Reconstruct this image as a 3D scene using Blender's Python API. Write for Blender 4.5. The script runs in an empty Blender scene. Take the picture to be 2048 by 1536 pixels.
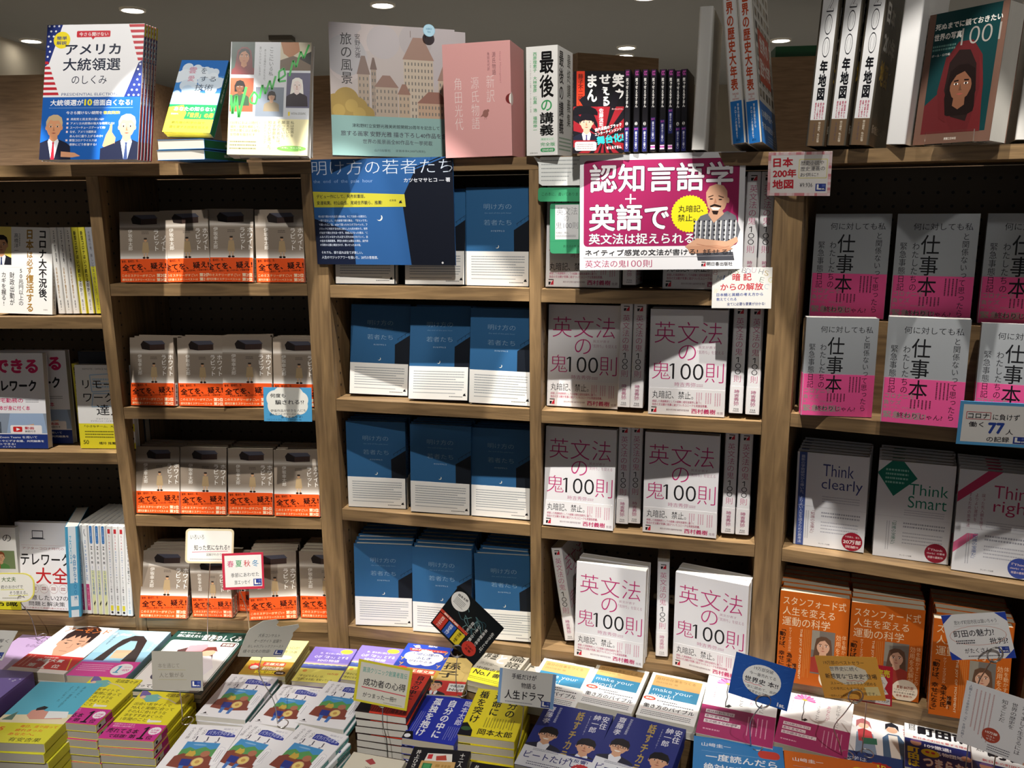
import bpy, math, random
from mathutils import Matrix, Vector
from mathutils.geometry import tessellate_polygon
R = math.radians
random.seed(7)
SC = bpy.context.scene
COL = SC.collection
EYE = 1.55                                   # camera height; the ledge top stands at 1.633 m

# ---------------------------------------------------------------- camera
cam = bpy.data.cameras.new('camera')
cam.sensor_width = 36.0
cam.lens = 1677.4 / 2048 * 36
cam.clip_start = .02
camo = bpy.data.objects.new('camera', cam)
COL.objects.link(camo)
_th, _ro = R(12.1717), R(-.5011)
_r0, _u0 = Vector((1, 0, 0)), Vector((0, math.sin(_th), math.cos(_th)))
_f0 = Vector((0, math.cos(_th), -math.sin(_th)))
_rt = math.cos(_ro) * _r0 + math.sin(_ro) * _u0
_up = -math.sin(_ro) * _r0 + math.cos(_ro) * _u0
camo.matrix_world = Matrix(((_rt.x, _up.x, -_f0.x, 0), (_rt.y, _up.y, -_f0.y, 0), (_rt.z, _up.z, -_f0.z, EYE), (0, 0, 0, 1)))
SC.camera = camo

# ---------------------------------------------------------------- world, lights, exposure
wd = bpy.data.worlds.new('shop')
SC.world = wd
wd.use_nodes = True
wd.node_tree.nodes['Background'].inputs[0].default_value = (.97, .97, 1, 1)
wd.node_tree.nodes['Background'].inputs[1].default_value = .17
SC.view_settings.view_transform = 'Standard'
SC.view_settings.look = 'None'
SC.view_settings.gamma = 1
SC.view_settings.use_curve_mapping = False
SC.view_settings.exposure = 0.0


def spot(x, y, z, tx, ty, tz, watts, ang, blend=.12, size=.012, col=(1, .955, .895), wide=1):
    l = bpy.data.lights.new('ceiling_or_fill_spot', 'SPOT')
    l.energy, l.spot_size, l.spot_blend, l.shadow_soft_size, l.color = watts, R(ang), blend, size, col
    o = bpy.data.objects.new('ceiling_or_fill_spot', l)
    o.location = (x, y, z)
    o.rotation_euler = (Vector((tx, ty, tz)) - Vector((x, y, z))).to_track_quat('-Z', 'Y').to_euler()
    o.scale.x = wide
    COL.objects.link(o)


# wall washers of the shop, in the ceiling close in front of the bookcases: steep beams, so the boards shade the rows below
LORG, LPHI = (-.39094, 1.70244), .0713545
MORG, MPHI = (-.39094, 1.70244), .2445625
RORG, RPHI = (.48228, 1.48452), .4311402


def wash(org, phi, u, dist, watts, lean=11.3, cone=12, side=0, blend=.1):
    x = org[0] + u * math.cos(phi) - dist * math.sin(phi)
    y = org[1] - u * math.sin(phi) - dist * math.cos(phi)
    t = math.tan(R(lean)) * 2
    spot(x, y, 2.66, x + t * math.sin(phi) + side * math.cos(phi), y + t * math.cos(phi) - side * math.sin(phi), .66, watts, cone, blend, .008, wide=2.1)


for _u, _w in ((-.68, 200), (-.22, 225)):
    wash(LORG, LPHI, _u, .27, _w, 9.4, 11, .06)
for _u, _w in ((.22, 190), (.64, 215)):
    wash(MORG, MPHI, _u, .30, _w, 10.7, 11.4, .03)
for _u, _w in ((.16, 105), (.50, 80)):
    wash(RORG, RPHI, _u, .26, _w, side=-.03)
# added frontal fill from farther out, on the table and its cards
for _x, _y, _tx, _ty, _w in ((-.95, -.30, -.85, 1.42, 120), (-.42, -.40, -.45, 1.34, 115), (.16, -.48, .02, 1.26, 82), (.74, -.62, .56, 1.14, 112)):
    spot(_x, _y, 2.62, _tx, _ty, .66, _w, 21, .35, .02)
# on the ledge: a spot at the magazines, then added soft fill spots
spot(-1.10, .80, 2.66, -.66, 1.60, 1.74, 58, 26, .15)
spot(.05, .55, 2.66, -.02, 1.60, 1.76, 74, 30, .5, .03)
spot(.70, .30, 2.66, .58, 1.44, 1.76, 16, 28, .5, .03)


# added fill spots behind the bookcases; their floor bounce brightens the ceiling
for _x, _y in ((-3.2, 3.4), (-1.2, 3.2), (.8, 3.3), (2.8, 3.4), (-2.2, 6), (.2, 6), (2.6, 6)):
    spot(_x, _y, 2.66, _x, _y, 0, 225, 120, .5, .05)


# ---------------------------------------------------------------- materials
def lin(h):
    h = h.lstrip('#')
    c = [int(h[i:i + 2], 16) / 255 for i in (0, 2, 4)]
    return tuple(x / 12.92 if x <= .04045 else ((x + .055) / 1.055) ** 2.4 for x in c) + (1,)


MATS = {}


def ink(h, rough=.42):
    """printed paper of one colour"""
    k = (h, rough)
    if k not in MATS:
        m = bpy.data.materials.new('print_' + h)
        m.use_nodes = True
        b = m.node_tree.nodes['Principled BSDF']
        b.inputs['Base Color'].default_value = lin(h)
        b.inputs['Roughness'].default_value = rough
        b.inputs['Specular IOR Level'].default_value = .22
        MATS[k] = m
    return MATS[k]


def nodes(name):
    m = bpy.data.materials.new(name)
    m.use_nodes = True
    nt = m.node_tree
    return m, nt, nt.nodes['Principled BSDF']


def wood(name, c1, c2, rough=.5, along='X'):
    m, nt, b = nodes(name)
    tc = nt.nodes.new('ShaderNodeTexCoord')
    mp = nt.nodes.new('ShaderNodeMapping')
    mp.inputs['Scale'].default_value = {'X': (1.2, 14, 14), 'Z': (14, 14, 1.2)}[along]
    n = nt.nodes.new('ShaderNodeTexNoise')
    n.inputs['Scale'].default_value = 6
    n.inputs['Detail'].default_value = 8
    n.inputs['Distortion'].default_value = .8
    cr = nt.nodes.new('ShaderNodeValToRGB')
    cr.color_ramp.elements[0].position = .3
    cr.color_ramp.elements[0].color = lin(c1)
    cr.color_ramp.elements[1].position = .74
    cr.color_ramp.elements[1].color = lin(c2)
    bp = nt.nodes.new('ShaderNodeBump')
    bp.inputs['Strength'].default_value = .12
    bp.inputs['Distance'].default_value = .002
    nt.links.new(tc.outputs['Object'], mp.inputs[0])
    nt.links.new(mp.outputs[0], n.inputs['Vector'])
    nt.links.new(n.outputs['Fac'], cr.inputs[0])
    nt.links.new(cr.outputs[0], b.inputs['Base Color'])
    nt.links.new(n.outputs['Fac'], bp.inputs['Height'])
    nt.links.new(bp.outputs[0], b.inputs['Normal'])
    b.inputs['Roughness'].default_value = rough
    return m


def plain(name, h, rough=.7, noise=.06):
    m, nt, b = nodes(name)
    tc = nt.nodes.new('ShaderNodeTexCoord')
    n = nt.nodes.new('ShaderNodeTexNoise')
    n.inputs['Scale'].default_value = 9
    n.inputs['Detail'].default_value = 5
    mx = nt.nodes.new('ShaderNodeMixRGB')
    c = lin(h)
    mx.inputs[1].default_value = tuple(x * (1 - noise) for x in c[:3]) + (1,)
    mx.inputs[2].default_value = tuple(min(1, x * (1 + noise)) for x in c[:3]) + (1,)
    nt.links.new(tc.outputs['Object'], n.inputs['Vector'])
    nt.links.new(n.outputs['Fac'], mx.inputs[0])
    nt.links.new(mx.outputs[0], b.inputs['Base Color'])
    b.inputs['Roughness'].default_value = rough
    return m


def pages(name, h, dark=.78):
    """cut edge of a page block: fine lines that follow the sheets"""
    m, nt, b = nodes(name)
    tc = nt.nodes.new('ShaderNodeTexCoord')
    mp = nt.nodes.new('ShaderNodeMapping')
    mp.inputs['Scale'].default_value = (2, 900, 2)
    n = nt.nodes.new('ShaderNodeTexNoise')
    n.inputs['Scale'].default_value = 1
    n.inputs['Detail'].default_value = 3
    mx = nt.nodes.new('ShaderNodeMixRGB')
    c = lin(h)
    mx.inputs[1].default_value = tuple(x * dark for x in c[:3]) + (1,)
    mx.inputs[2].default_value = c
    nt.links.new(tc.outputs['Object'], mp.inputs[0])
    nt.links.new(mp.outputs[0], n.inputs['Vector'])
    nt.links.new(n.outputs['Fac'], mx.inputs[0])
    nt.links.new(mx.outputs[0], b.inputs['Base Color'])
    b.inputs['Roughness'].default_value = .8
    return m


def pegboard(name, h):
    """dark board with a 25 mm grid of drilled holes"""
    m, nt, b = nodes(name)
    tc = nt.nodes.new('ShaderNodeTexCoord')
    sp = nt.nodes.new('ShaderNodeSeparateXYZ')
    nt.links.new(tc.outputs['Object'], sp.inputs[0])

    def mth(op, a, v=None, v2=None):
        x = nt.nodes.new('ShaderNodeMath')
        x.operation = op
        for i, q in enumerate((a, v, v2)):
            if q is None:
                continue
            if isinstance(q, (int, float)):
                x.inputs[i].default_value = q
            else:
                nt.links.new(q, x.inputs[i])
        return x.outputs[0]
    sq = []
    for ax in 'XZ':
        f = mth('SUBTRACT', mth('FRACT', mth('MULTIPLY', sp.outputs[ax], 40.0)), .5)
        sq.append(mth('MULTIPLY', f, f))
    d = mth('ADD', sq[0], sq[1])
    hole = mth('LESS_THAN', d, .0135)
    mx = nt.nodes.new('ShaderNodeMixRGB')
    nt.links.new(hole, mx.inputs[0])
    mx.inputs[1].default_value = lin(h)
    mx.inputs[2].default_value = (.002, .002, .002, 1)
    nt.links.new(mx.outputs[0], b.inputs['Base Color'])
    b.inputs['Roughness'].default_value = .6
    return m


def glow(name, col, s):
    m, nt, b = nodes(name)
    b.inputs['Emission Color'].default_value = col
    b.inputs['Emission Strength'].default_value = s
    return m


WOODX = wood('oak_along', '6b5438', '9d7f57', along='X')
WOODZ = wood('oak_upright', '6b5438', '9d7f57', along='Z')
WOODFAR = wood('oak_far', '634c34', '80654a', along='X')
PEG = pegboard('peg_board', '63543f')
PAGE_W = pages('page_edge_white', 'dedad0')
PAGE_C = pages('page_edge_cream', 'cfc5ae')
PAGE_G = pages('page_edge_grey', 'a8a49a')
STEEL = nodes('wire_steel')[0]
_b = STEEL.node_tree.nodes['Principled BSDF']
_b.inputs['Base Color'].default_value = (.5, .49, .47, 1)
_b.inputs['Metallic'].default_value = 1
_b.inputs['Roughness'].default_value = .32
ACRYL = nodes('clear_acrylic')[0]
_b = ACRYL.node_tree.nodes['Principled BSDF']
_b.inputs['Transmission Weight'].default_value = 1
_b.inputs['Roughness'].default_value = .05
_b.inputs['IOR'].default_value = 1.3
_b.inputs['Base Color'].default_value = (.96, .98, .97, 1)
PIN = plain('shelf_pin_hole', '1c1712', .6)


# ---------------------------------------------------------------- mesh building
class MB:
    def __init__(s):
        s.v, s.f, s.m, s.mats = [], [], [], []

    def mat(s, m):
        if m not in s.mats:
            s.mats.append(m)
        return s.mats.index(m)

    def face(s, pts, m):
        n = len(s.v)
        s.v += [tuple(p) for p in pts]
        s.f.append(tuple(range(n, n + len(pts))))
        s.m.append(s.mat(m))

    def box(s, x0, x1, y0, y1, z0, z1, m):
        n, k = len(s.v), s.mat(m)
        s.v += [(x, y, z) for z in (z0, z1) for y in (y0, y1) for x in (x0, x1)]
        for q in ((0, 2, 3, 1), (4, 5, 7, 6), (0, 1, 5, 4), (2, 6, 7, 3), (0, 4, 6, 2), (1, 3, 7, 5)):
            s.f.append(tuple(n + i for i in q))
            s.m.append(k)

    def prism(s, prof, z0, z1, m, M=None):
        """closed profile in XY (counter-clockwise), extruded in Z; concave caps are tessellated"""
        n, k, c = len(s.v), s.mat(m), len(prof)
        P = [Vector((x, y, z)) for z in (z0, z1) for x, y in prof]
        if M is not None:
            P = [M @ p for p in P]
        s.v += [tuple(p) for p in P]
        for i in range(c):
            j = (i + 1) % c
            s.f.append((n + i, n + j, n + c + j, n + c + i))
            s.m.append(k)
        for t in tessellate_polygon([[Vector((x, y, 0)) for x, y in prof]]):
            a, b, d = t
            A, B, D = (Vector(prof[q]) for q in t)
            if (B - A).x * (D - A).y - (B - A).y * (D - A).x < 0:
                b, d = d, b
            s.f += [(n + c + a, n + c + b, n + c + d), (n + a, n + d, n + b)]
            s.m += [k, k]

    def tube(s, pts, r, m, n=6):
        k = s.mat(m)
        base = len(s.v)
        P = [Vector(p) for p in pts]
        up = Vector((.13, .31, .94)).normalized()
        for i, p in enumerate(P):
            t = (P[min(i + 1, len(P) - 1)] - P[max(i - 1, 0)]).normalized()
            a = t.cross(up)
            if a.length < 1e-3:
                a = t.cross(Vector((1, 0, 0)))
            a.normalize()
            b = t.cross(a)
            s.v += [tuple(p + r * (math.cos(2 * math.pi * j / n) * a + math.sin(2 * math.pi * j / n) * b)) for j in range(n)]
        for i in range(len(P) - 1):
            for j in range(n):
                q = (j + 1) % n
                s.f.append((base + i * n + j, base + i * n + q, base + (i + 1) * n + q, base + (i + 1) * n + j))
                s.m.append(k)
        s.f.append(tuple(base + j for j in range(n)))
        s.f.append(tuple(base + (len(P) - 1) * n + j for j in reversed(range(n))))
        s.m += [k, k]

    def disc(s, c, ax, ay, r, m, n=10):
        c, ax, ay = Vector(c), Vector(ax), Vector(ay)
        s.face([c + r * (math.cos(2 * math.pi * i / n) * ax + math.sin(2 * math.pi * i / n) * ay) for i in range(n)], m)

    def art(s, a, fn, eps=2.5e-5):
        """print the shapes of an Art through fn(u, v, offset) -> xyz"""
        for tri, col, lay in a.out:
            n = len(s.v)
            s.v += [fn(u / 100, v / 100, eps * (lay + 1)) for u, v in tri]
            s.f.append(tuple(range(n, n + len(tri))))
            s.m.append(s.mat(ink(col, a.rough)))

    def mesh(s, name, smooth=False):
        me = bpy.data.meshes.new(name)
        me.from_pydata(s.v, [], s.f)
        for m in s.mats:
            me.materials.append(m)
        me.polygons.foreach_set('material_index', s.m)
        if smooth:
            me.polygons.foreach_set('use_smooth', [True] * len(s.f))
        me.update()
        return me


def link(name, me, parent=None):
    o = bpy.data.objects.new(name, me)
    COL.objects.link(o)
    if parent is not None:
        o.parent = parent
    return o


def tag(o, label, cat, group=None):
    o['label'], o['category'] = label, cat
    if group:
        o['group'] = group
    return o


def struct(name, mb):
    o = link(name, mb.mesh(name))
    o['kind'] = 'structure'
    return o


# ---------------------------------------------------------------- printed art: shapes and lettering in percent of a sheet
_tc = bpy.data.curves.new('lettering', 'FONT')
_to = bpy.data.objects.new('lettering', _tc)
_tc.resolution_u = 2
GL = {}


def glyphs(s, bold):
    k = (s, bold)
    if k not in GL:
        _tc.body = s
        _tc.offset = min(bold, 0)
        _tc.resolution_u = 5 if len(s) <= 5 else 2
        e = bold * .85
        me = _to.to_mesh()
        vs = [(v.co.x, v.co.y) for v in me.vertices]
        ts = [[vs[i] for i in p.vertices] for p in me.polygons]
        _to.to_mesh_clear()
        if e > .004:                      # heavier weights: the outline laid over itself with small shifts
            mv = ((0, 0), (e, 0), (-e, 0), (0, e), (0, -e))
            n0 = len(ts)
            ts = [[(x + dx, y + dy) for x, y in t] for dx, dy in mv for t in ts]
            vs = [q for t in ts for q in t]
        sub = [.16 * (i // n0) for i in range(len(ts))] if e > .004 else [0] * len(ts)
        xs = [v[0] for v in vs] or [0, 1]
        ys = [v[1] for v in vs] or [0, 1]
        GL[k] = (ts, min(xs), max(xs), min(ys), max(ys), sub)
    return GL[k]


ROT90 = set('ー―-~〜()「」『』…[]=')


class Art:
    def __init__(s, w, h, rough=.42):
        s.k = w / h                      # aspect: 1 % of the width is k % of the height
        s.out, s.box, s.rough = [], [], rough
        s.c = (0, 0, 100, 100)

    def clip(s, x0=0, y0=0, x1=100, y1=100):
        s.c = (x0, y0, x1, y1)

    def _add(s, polys, col, sub=None):
        P, S = [], []
        for pi, p in enumerate(polys):
            for ax, lim, sg in ((0, s.c[0], 1), (0, s.c[2], -1), (1, s.c[1], 1), (1, s.c[3], -1)):
                q = []
                for i in range(len(p)):
                    a, b = p[i - 1], p[i]
                    da, db = sg * (a[ax] - lim), sg * (b[ax] - lim)
                    if (da >= 0) != (db >= 0):
                        t = da / (da - db)
                        q.append((a[0] + t * (b[0] - a[0]), a[1] + t * (b[1] - a[1])))
                    if db >= 0:
                        q.append(b)
                p = q
                if len(p) < 3:
                    break
            if len(p) >= 3:
                P.append(p)
                S.append(sub[pi] if sub else 0)
        if not P:
            return
        xs = [q[0] for p in P for q in p]
        ys = [q[1] for p in P for q in p]
        bx = (min(xs), min(ys), max(xs), max(ys))
        lay = 0
        for b, l in s.box:
            if l >= lay and b[0] < bx[2] and b[2] > bx[0] and b[1] < bx[3] and b[3] > bx[1]:
                lay = l + 1
        s.box.append((bx, lay))
        for p, sb in zip(P, S):
            ar = sum(p[i - 1][0] * p[i][1] - p[i][0] * p[i - 1][1] for i in range(len(p)))
            s.out.append((p if ar < 0 else p[::-1], col, lay + sb))     # y runs down

    def r(s, x0, y0, x1, y1, col):
        s._add([[(x0, y0), (x1, y0), (x1, y1), (x0, y1)]], col)

    def p(s, pts, col):
        s._add([[pts[i] for i in t] for t in tessellate_polygon([[Vector((x, y, 0)) for x, y in pts]])], col)

    def e(s, cx, cy, rx, col, ry=None, n=28, spike=0):
        ry = rx * s.k if ry is None else ry
        pts = []
        for i in range(n):
            f = 1 - spike * (i % 2)
            pts.append((cx + f * rx * math.cos(2 * math.pi * i / n), cy + f * ry * math.sin(2 * math.pi * i / n)))
        s._add([[(cx, cy), pts[i - 1], pts[i]] for i in range(n)] if spike else [pts], col)

    def rr(s, x0, y0, x1, y1, rad, col):
        pts, k = [], s.k
        for cx, cy, a in ((x1 - rad, y0 + rad * k, -90), (x1 - rad, y1 - rad * k, 0), (x0 + rad, y1 - rad * k, 90), (x0 + rad, y0 + rad * k, 180)):
            pts += [(cx + rad * math.cos(R(a + t)), cy + rad * k * math.sin(R(a + t))) for t in (0, 30, 60, 90)]
        s._add([pts], col)

    def l(s, pts, w, col):
        q = []
        for (ax, ay), (bx, by) in zip(pts, pts[1:]):
            dx, dy = bx - ax, (by - ay) / s.k
            n = math.hypot(dx, dy) or 1
            nx, ny = -dy / n * w / 2, dx / n * w / 2 * s.k
            q.append([(ax + nx, ay + ny), (bx + nx, by + ny), (bx - nx, by - ny), (ax - nx, ay - ny)])
        s._add(q, col)

    def t(s, txt, x0, y0, x1, y1, col, b=0., rot=0):
        """a line of lettering whose ink fills the box; rot tilts it about the box centre, 90 turns it to read downwards"""
        if txt == '1':                        # a numeral one with flag and foot
            w, h = x1 - x0, y1 - y0
            s.p([(x0 + a * w, y0 + c * h) for a, c in ((.34, 0), (.66, 0), (.66, .88), (1, .9), (1, 1), (0, 1), (0, .9), (.34, .88), (.34, .2), (.02, .24), (.02, .16))], col)
            return
        ts, a0, a1, b0, b1, sub = glyphs(txt, b)
        cx, cy = (x0 + x1) / 2, (y0 + y1) / 2
        hw, hh = (x1 - x0) / 2, (y1 - y0) / 2
        c, n = math.cos(R(rot)), math.sin(R(rot))
        P = []
        if rot == 90:
            P = [[(x0 + (y - b0) / (b1 - b0) * (x1 - x0), y0 + (x - a0) / (a1 - a0) * (y1 - y0)) for x, y in t] for t in ts]
        else:
            for t in ts:
                q = []
                for x, y in t:
                    dx = (2 * (x - a0) / (a1 - a0) - 1) * hw
                    dy = (1 - 2 * (y - b0) / max(b1 - b0, 1e-6)) * hh / s.k
                    q.append((cx + dx * c - dy * n, cy + (dx * n + dy * c) * s.k))
                P.append(q)
        s._add(P, col, sub)

    def v(s, txt, xc, y0, y1, wd, col, b=0.):
        """a vertical line of lettering, centred on xc, character width wd percent"""
        n = len(txt)
        em = (y1 - y0) / n
        P, S = [], []
        for i, ch in enumerate(txt):
            if ch in ' \u3000':
                continue
            ts = glyphs(ch, b)[0]
            S += glyphs(ch, b)[5]
            asc = ord(ch) < 128
            half = (glyphs(ch, b)[1] + glyphs(ch, b)[2]) / 2 if asc else .5
            top = y0 + i * em
            for t in ts:
                q = []
                for x, y in t:
                    fx, fy = x - half, .5 - (y + .12)
                    if ch in ROT90:
                        fx, fy = -fy if ch in '「」『』()[]' else -fy * .9, fx
                        if ch in 'ー〜~':
                            fx = -fx
                    elif ch in '、。':
                        fx, fy = fx + .6, fy - .6
                    elif ch in 'ッっゃゅょャュョァィゥェォ':
                        fx, fy = fx + .1, fy - .1
                    q.append((xc + fx * wd, top + em / 2 + fy * em))
                P.append(q)
        if P:
            s._add(P, col, S)

    def g(s, x0, y0, x1, y1, n, col, vert=False, fill=.6, seed=1):
        """n lines of print too small to read: rows of little dashes"""
        rnd = random.Random(seed + n)
        P = []
        for i in range(n):
            if vert:
                wx = (x1 - x0) / n
                a = x0 + i * wx + wx * (1 - fill) / 2
                y = y0
                end = y1 - (y1 - y0) * rnd.random() * .3 * (i % 3 == 2)
                while y < end:
                    d = wx * fill * s.k * rnd.uniform(.6, 1.1)
                    P.append([(a, y), (a + wx * fill, y), (a + wx * fill, min(y + d, end)), (a, min(y + d, end))])
                    y += d * 1.35
            else:
                hy = (y1 - y0) / n
                a = y0 + i * hy + hy * (1 - fill) / 2
                x = x0
                end = x1 - (x1 - x0) * rnd.random() * .3 * (i % 4 == 3)
                while x < end:
                    d = hy * fill / s.k * rnd.uniform(.5, 1.1)
                    P.append([(x, a), (min(x + d, end), a), (min(x + d, end), a + hy * fill), (x, a + hy * fill)])
                    x += d * 1.4
        s._add(P, col)

    def man(s, cx, cy, f, skin='d9a683', hair='1d1714', cloth='23232b', shirt=None, tie=None, style='short', glasses=False, beard=False, smile=False, body=True, back=None):
        """head and shoulders of a person; f is half the width of the face"""
        k = s.k

        def q(pts):
            return [(cx + x * f, cy + y * f * k) for x, y in pts]

        def el(x, y, rx, ry, col):
            s.e(cx + x * f, cy + y * f * k, rx * f, col, ry * f * k, 20)
        if style == 'long':
            s.p(q([(-1.25, -.2), (-1.1, -1.2), (-.4, -1.65), (.4, -1.65), (1.1, -1.2), (1.3, -.1), (1.5, 2.3), (.9, 2.6), (-.9, 2.6), (-1.5, 2.3)]), hair)
        if style == 'hood':
            s.p(q([(-1.5, .2), (-1.3, -1.1), (-.5, -1.8), (.5, -1.8), (1.3, -1.1), (1.55, .2), (1.7, 2.4), (-1.8, 2.4)]), cloth)
        if style == 'bob':
            s.p(q([(-1.3, 1.2), (-1.35, -.3), (-.9, -1.35), (0, -1.7), (.9, -1.35), (1.35, -.3), (1.3, 1.2)]), hair)
        if body:
            s.p(q([(-2.5, 4.6), (-2.3, 2.5), (-1.8, 2.1), (-.6, 1.6), (.6, 1.6), (1.8, 2.1), (2.3, 2.5), (2.5, 4.6)]), cloth)
        s.p(q([(-.5, .8), (.5, .8), (.55, 1.75), (0, 2.1), (-.55, 1.75)]), skin)
        if shirt:
            s.p(q([(-.6, 1.55), (0, 2.0), (.6, 1.55), (.75, 1.9), (.15, 4.6), (-.15, 4.6), (-.75, 1.9)]), shirt)
        if tie:
            s.p(q([(-.16, 2.0), (.16, 2.0), (.1, 2.3), (.26, 4.2), (0, 4.6), (-.26, 4.2), (-.1, 2.3)]), tie)
        if style not in ('long', 'hood', 'bob'):
            el(-1.02, .12, .16, .3, skin)
            el(1.02, .12, .16, .3, skin)
        s.p(q([(-1, -.2), (-.92, -.9), (-.5, -1.3), (.5, -1.3), (.92, -.9), (1, -.2), (.95, .45), (.7, 1.0), (.3, 1.32), (-.3, 1.32), (-.7, 1.0), (-.95, .45)]), skin)
        if style == 'short':
            s.p(q([(-1.07, .05), (-1.12, -.7), (-.8, -1.35), (-.2, -1.62), (.4, -1.6), (.95, -1.25), (1.14, -.6), (1.07, .05), (.93, -.35), (.6, -.85), (-.1, -.8), (-.6, -.95), (-.92, -.4)]), hair)
        elif style in ('bangs', 'bob'):
            s.p(q([(-1.1, .3), (-1.15, -.7), (-.8, -1.4), (0, -1.68), (.8, -1.4), (1.15, -.7), (1.1, .3), (.92, -.15), (.55, -.35), (.1, -.28), (-.4, -.4), (-.9, -.1)]), hair)
        elif style in ('long', 'hood'):
            s.p(q([(-1.1, .5), (-1.1, -.7), (-.6, -1.4), (.1, -1.55), (.8, -1.3), (1.12, -.6), (1.1, .5), (.85, -.35), (.2, -1.05), (-.5, -.8), (-.9, -.2)]), hair)
        for sx in (-1, 1):
            s.l(q([(sx * .68, -.3), (sx * .25, -.33)]), .12 * f, hair if style != 'bald' else '3a2d26')
            el(sx * .45, -.05, .2, .09, 'e8e0d8')
            el(sx * .45, -.05, .1, .1, '1c1512')
            if glasses:
                s.l(q([(sx * .8, -.2), (sx * .12, -.2), (sx * .15, .16), (sx * .76, .16), (sx * .8, -.2)]), .07 * f, '3b2418')
        s.p(q([(-.05, -.1), (.08, .42), (.18, .5), (-.15, .52)]), 'a8755a' if skin > 'b' else '5d4232')
        if beard:
            s.p(q([(-.45, .68), (0, .58), (.45, .68), (.5, 1.0), (.3, 1.35), (-.3, 1.35), (-.5, 1.0)]), '2a211d')
        if smile:
            s.p(q([(-.42, .72), (.42, .72), (.2, .95), (-.2, .95)]), 'f3ece4')
        else:
            s.p(q([(-.34, .8), (0, .74), (.34, .8), (0, .9)]), '9b4f45')


# ---------------------------------------------------------------- books
def pose(x, y, z, yaw, lean, roll, sc=1.0):
    return (Matrix.Translation((x, y, z)) @ Matrix.Rotation(R(yaw), 4, 'Z') @ Matrix.Rotation(-R(lean), 4, 'X')
            @ Matrix.Rotation(R(roll), 4, 'Y') @ Matrix.Scale(sc, 4))


def c_profile(w, t, th, r, right, off=0.0):
    """cover seen from the head: front board, rounded spine, back board"""
    def arc(cx, cy, rad, a0, a1):
        return [(cx + rad * math.cos(R(a0 + (a1 - a0) * i / 3)), cy + rad * math.sin(R(a0 + (a1 - a0) * i / 3))) for i in range(4)]
    x0, x1 = -w / 2 - off, w / 2
    y0, y1 = -off, t + off
    ro, ri = r + off, max(r - th, .0002)
    outer = [(x1, y0)] + [p for p in arc(x0 + ro, y0 + ro, ro, 270, 180)] + arc(x0 + ro, y1 - ro, ro, 180, 90) + [(x1, y1)]
    x0 += th
    y0 += th
    y1 -= th
    inner = [(x1, y1)] + arc(x0 + ri, y1 - ri, ri, 90, 180) + arc(x0 + ri, y0 + ri, ri, 180, 270) + [(x1, y0)]
    prof = outer + inner                      # clockwise
    if right:
        return [(-x, y) for x, y in prof]     # now counter-clockwise
    return prof[::-1]


PROTO = {}


class Book:
    """w, h, t in metres; spine 'L' or 'R'; front/spine/obi arts; band = height of the paper band as a share of h"""

    def __init__(s, key, w, h, t, col, front=None, spine=None, side='L', hard=False, page=PAGE_C, band=0, bandcol=None,
                 bandart=None, bandspine=None, spinecol=None, inset=None, name='paperback_book', clear=False):
        s.key, s.w, s.h, s.t, s.side, s.name = key, w, h, t, side, name
        right = side == 'R'
        th = .0022 if hard else .0007
        r = min(.004 if hard else .0025, t * .3)
        mb = MB()
        mb.prism(c_profile(w, t, th, r, right), 0, h, ink(col))

        def ff(off0, z0=0.0, z1=None):
            z1 = h if z1 is None else z1
            return lambda u, v, o: (-w / 2 + u * w, -off0 - o, h * (1 - v))

        def fs(off0):
            if right:
                return lambda u, v, o: (w / 2 + off0 + o, r + (t - 2 * r) * u, h * (1 - v))
            return lambda u, v, o: (-w / 2 - off0 - o, t - r - (t - 2 * r) * u, h * (1 - v))
        if spinecol:
            a = Art(t, h)
            a.r(0, 0, 100, 100, spinecol)
            mb.art(a, fs(0))
        if front:
            mb.art(front, ff(0))
        if spine:
            mb.art(spine, fs(3e-5))
        s.parts = [('cover', mb.mesh('cover'))]
        i = (.003 if hard else .0006) if inset is None else inset
        pb = MB()
        lo, hi = (-w / 2 + i + .0004, w / 2 - th - .0004) if right else (-w / 2 + th + .0004, w / 2 - i - .0004)
        pb.box(lo, hi, th + .0002, t - th - .0002, i, h - i, page)
        s.parts.append(('page_block', pb.mesh('page_block')))
        if band:
            ob = MB()
            off = .0005
            ob.prism(c_profile(w - .0004, t, .0003, r, right, off), .0006, h * band, ink(bandcol))
            if bandart:
                ob.art(bandart, ff(off))
            if bandspine:
                ob.art(bandspine, fs(off))
            s.parts.append(('paper_band', ob.mesh('paper_band')))
        s.first = None
        PROTO[key] = s

    def put(s, M, label, cat='book', group=None, spine_out=False):
        if spine_out:
            q = Matrix.Rotation(R(90), 4, 'Z') if s.side == 'L' else Matrix.Rotation(R(-90), 4, 'Z')
            M = M @ Matrix.Translation((s.t / 2 if s.side == 'L' else -s.t / 2, s.w / 2, 0)) @ q
        if s.first is None:
            root = bpy.data.objects.new(s.name, None)
            root.empty_display_size = .02
            COL.objects.link(root)
            for n, me in s.parts:
                link(n, me, root)
            s.first = root
        else:
            root = s.first.copy()
            COL.objects.link(root)
            for ch in s.first.children:
                c = ch.copy()
                c.parent = root
                COL.objects.link(c)
        root.matrix_world = M
        if 'group' in root:
            del root['group']
        return tag(root, label, cat, group)


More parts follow.
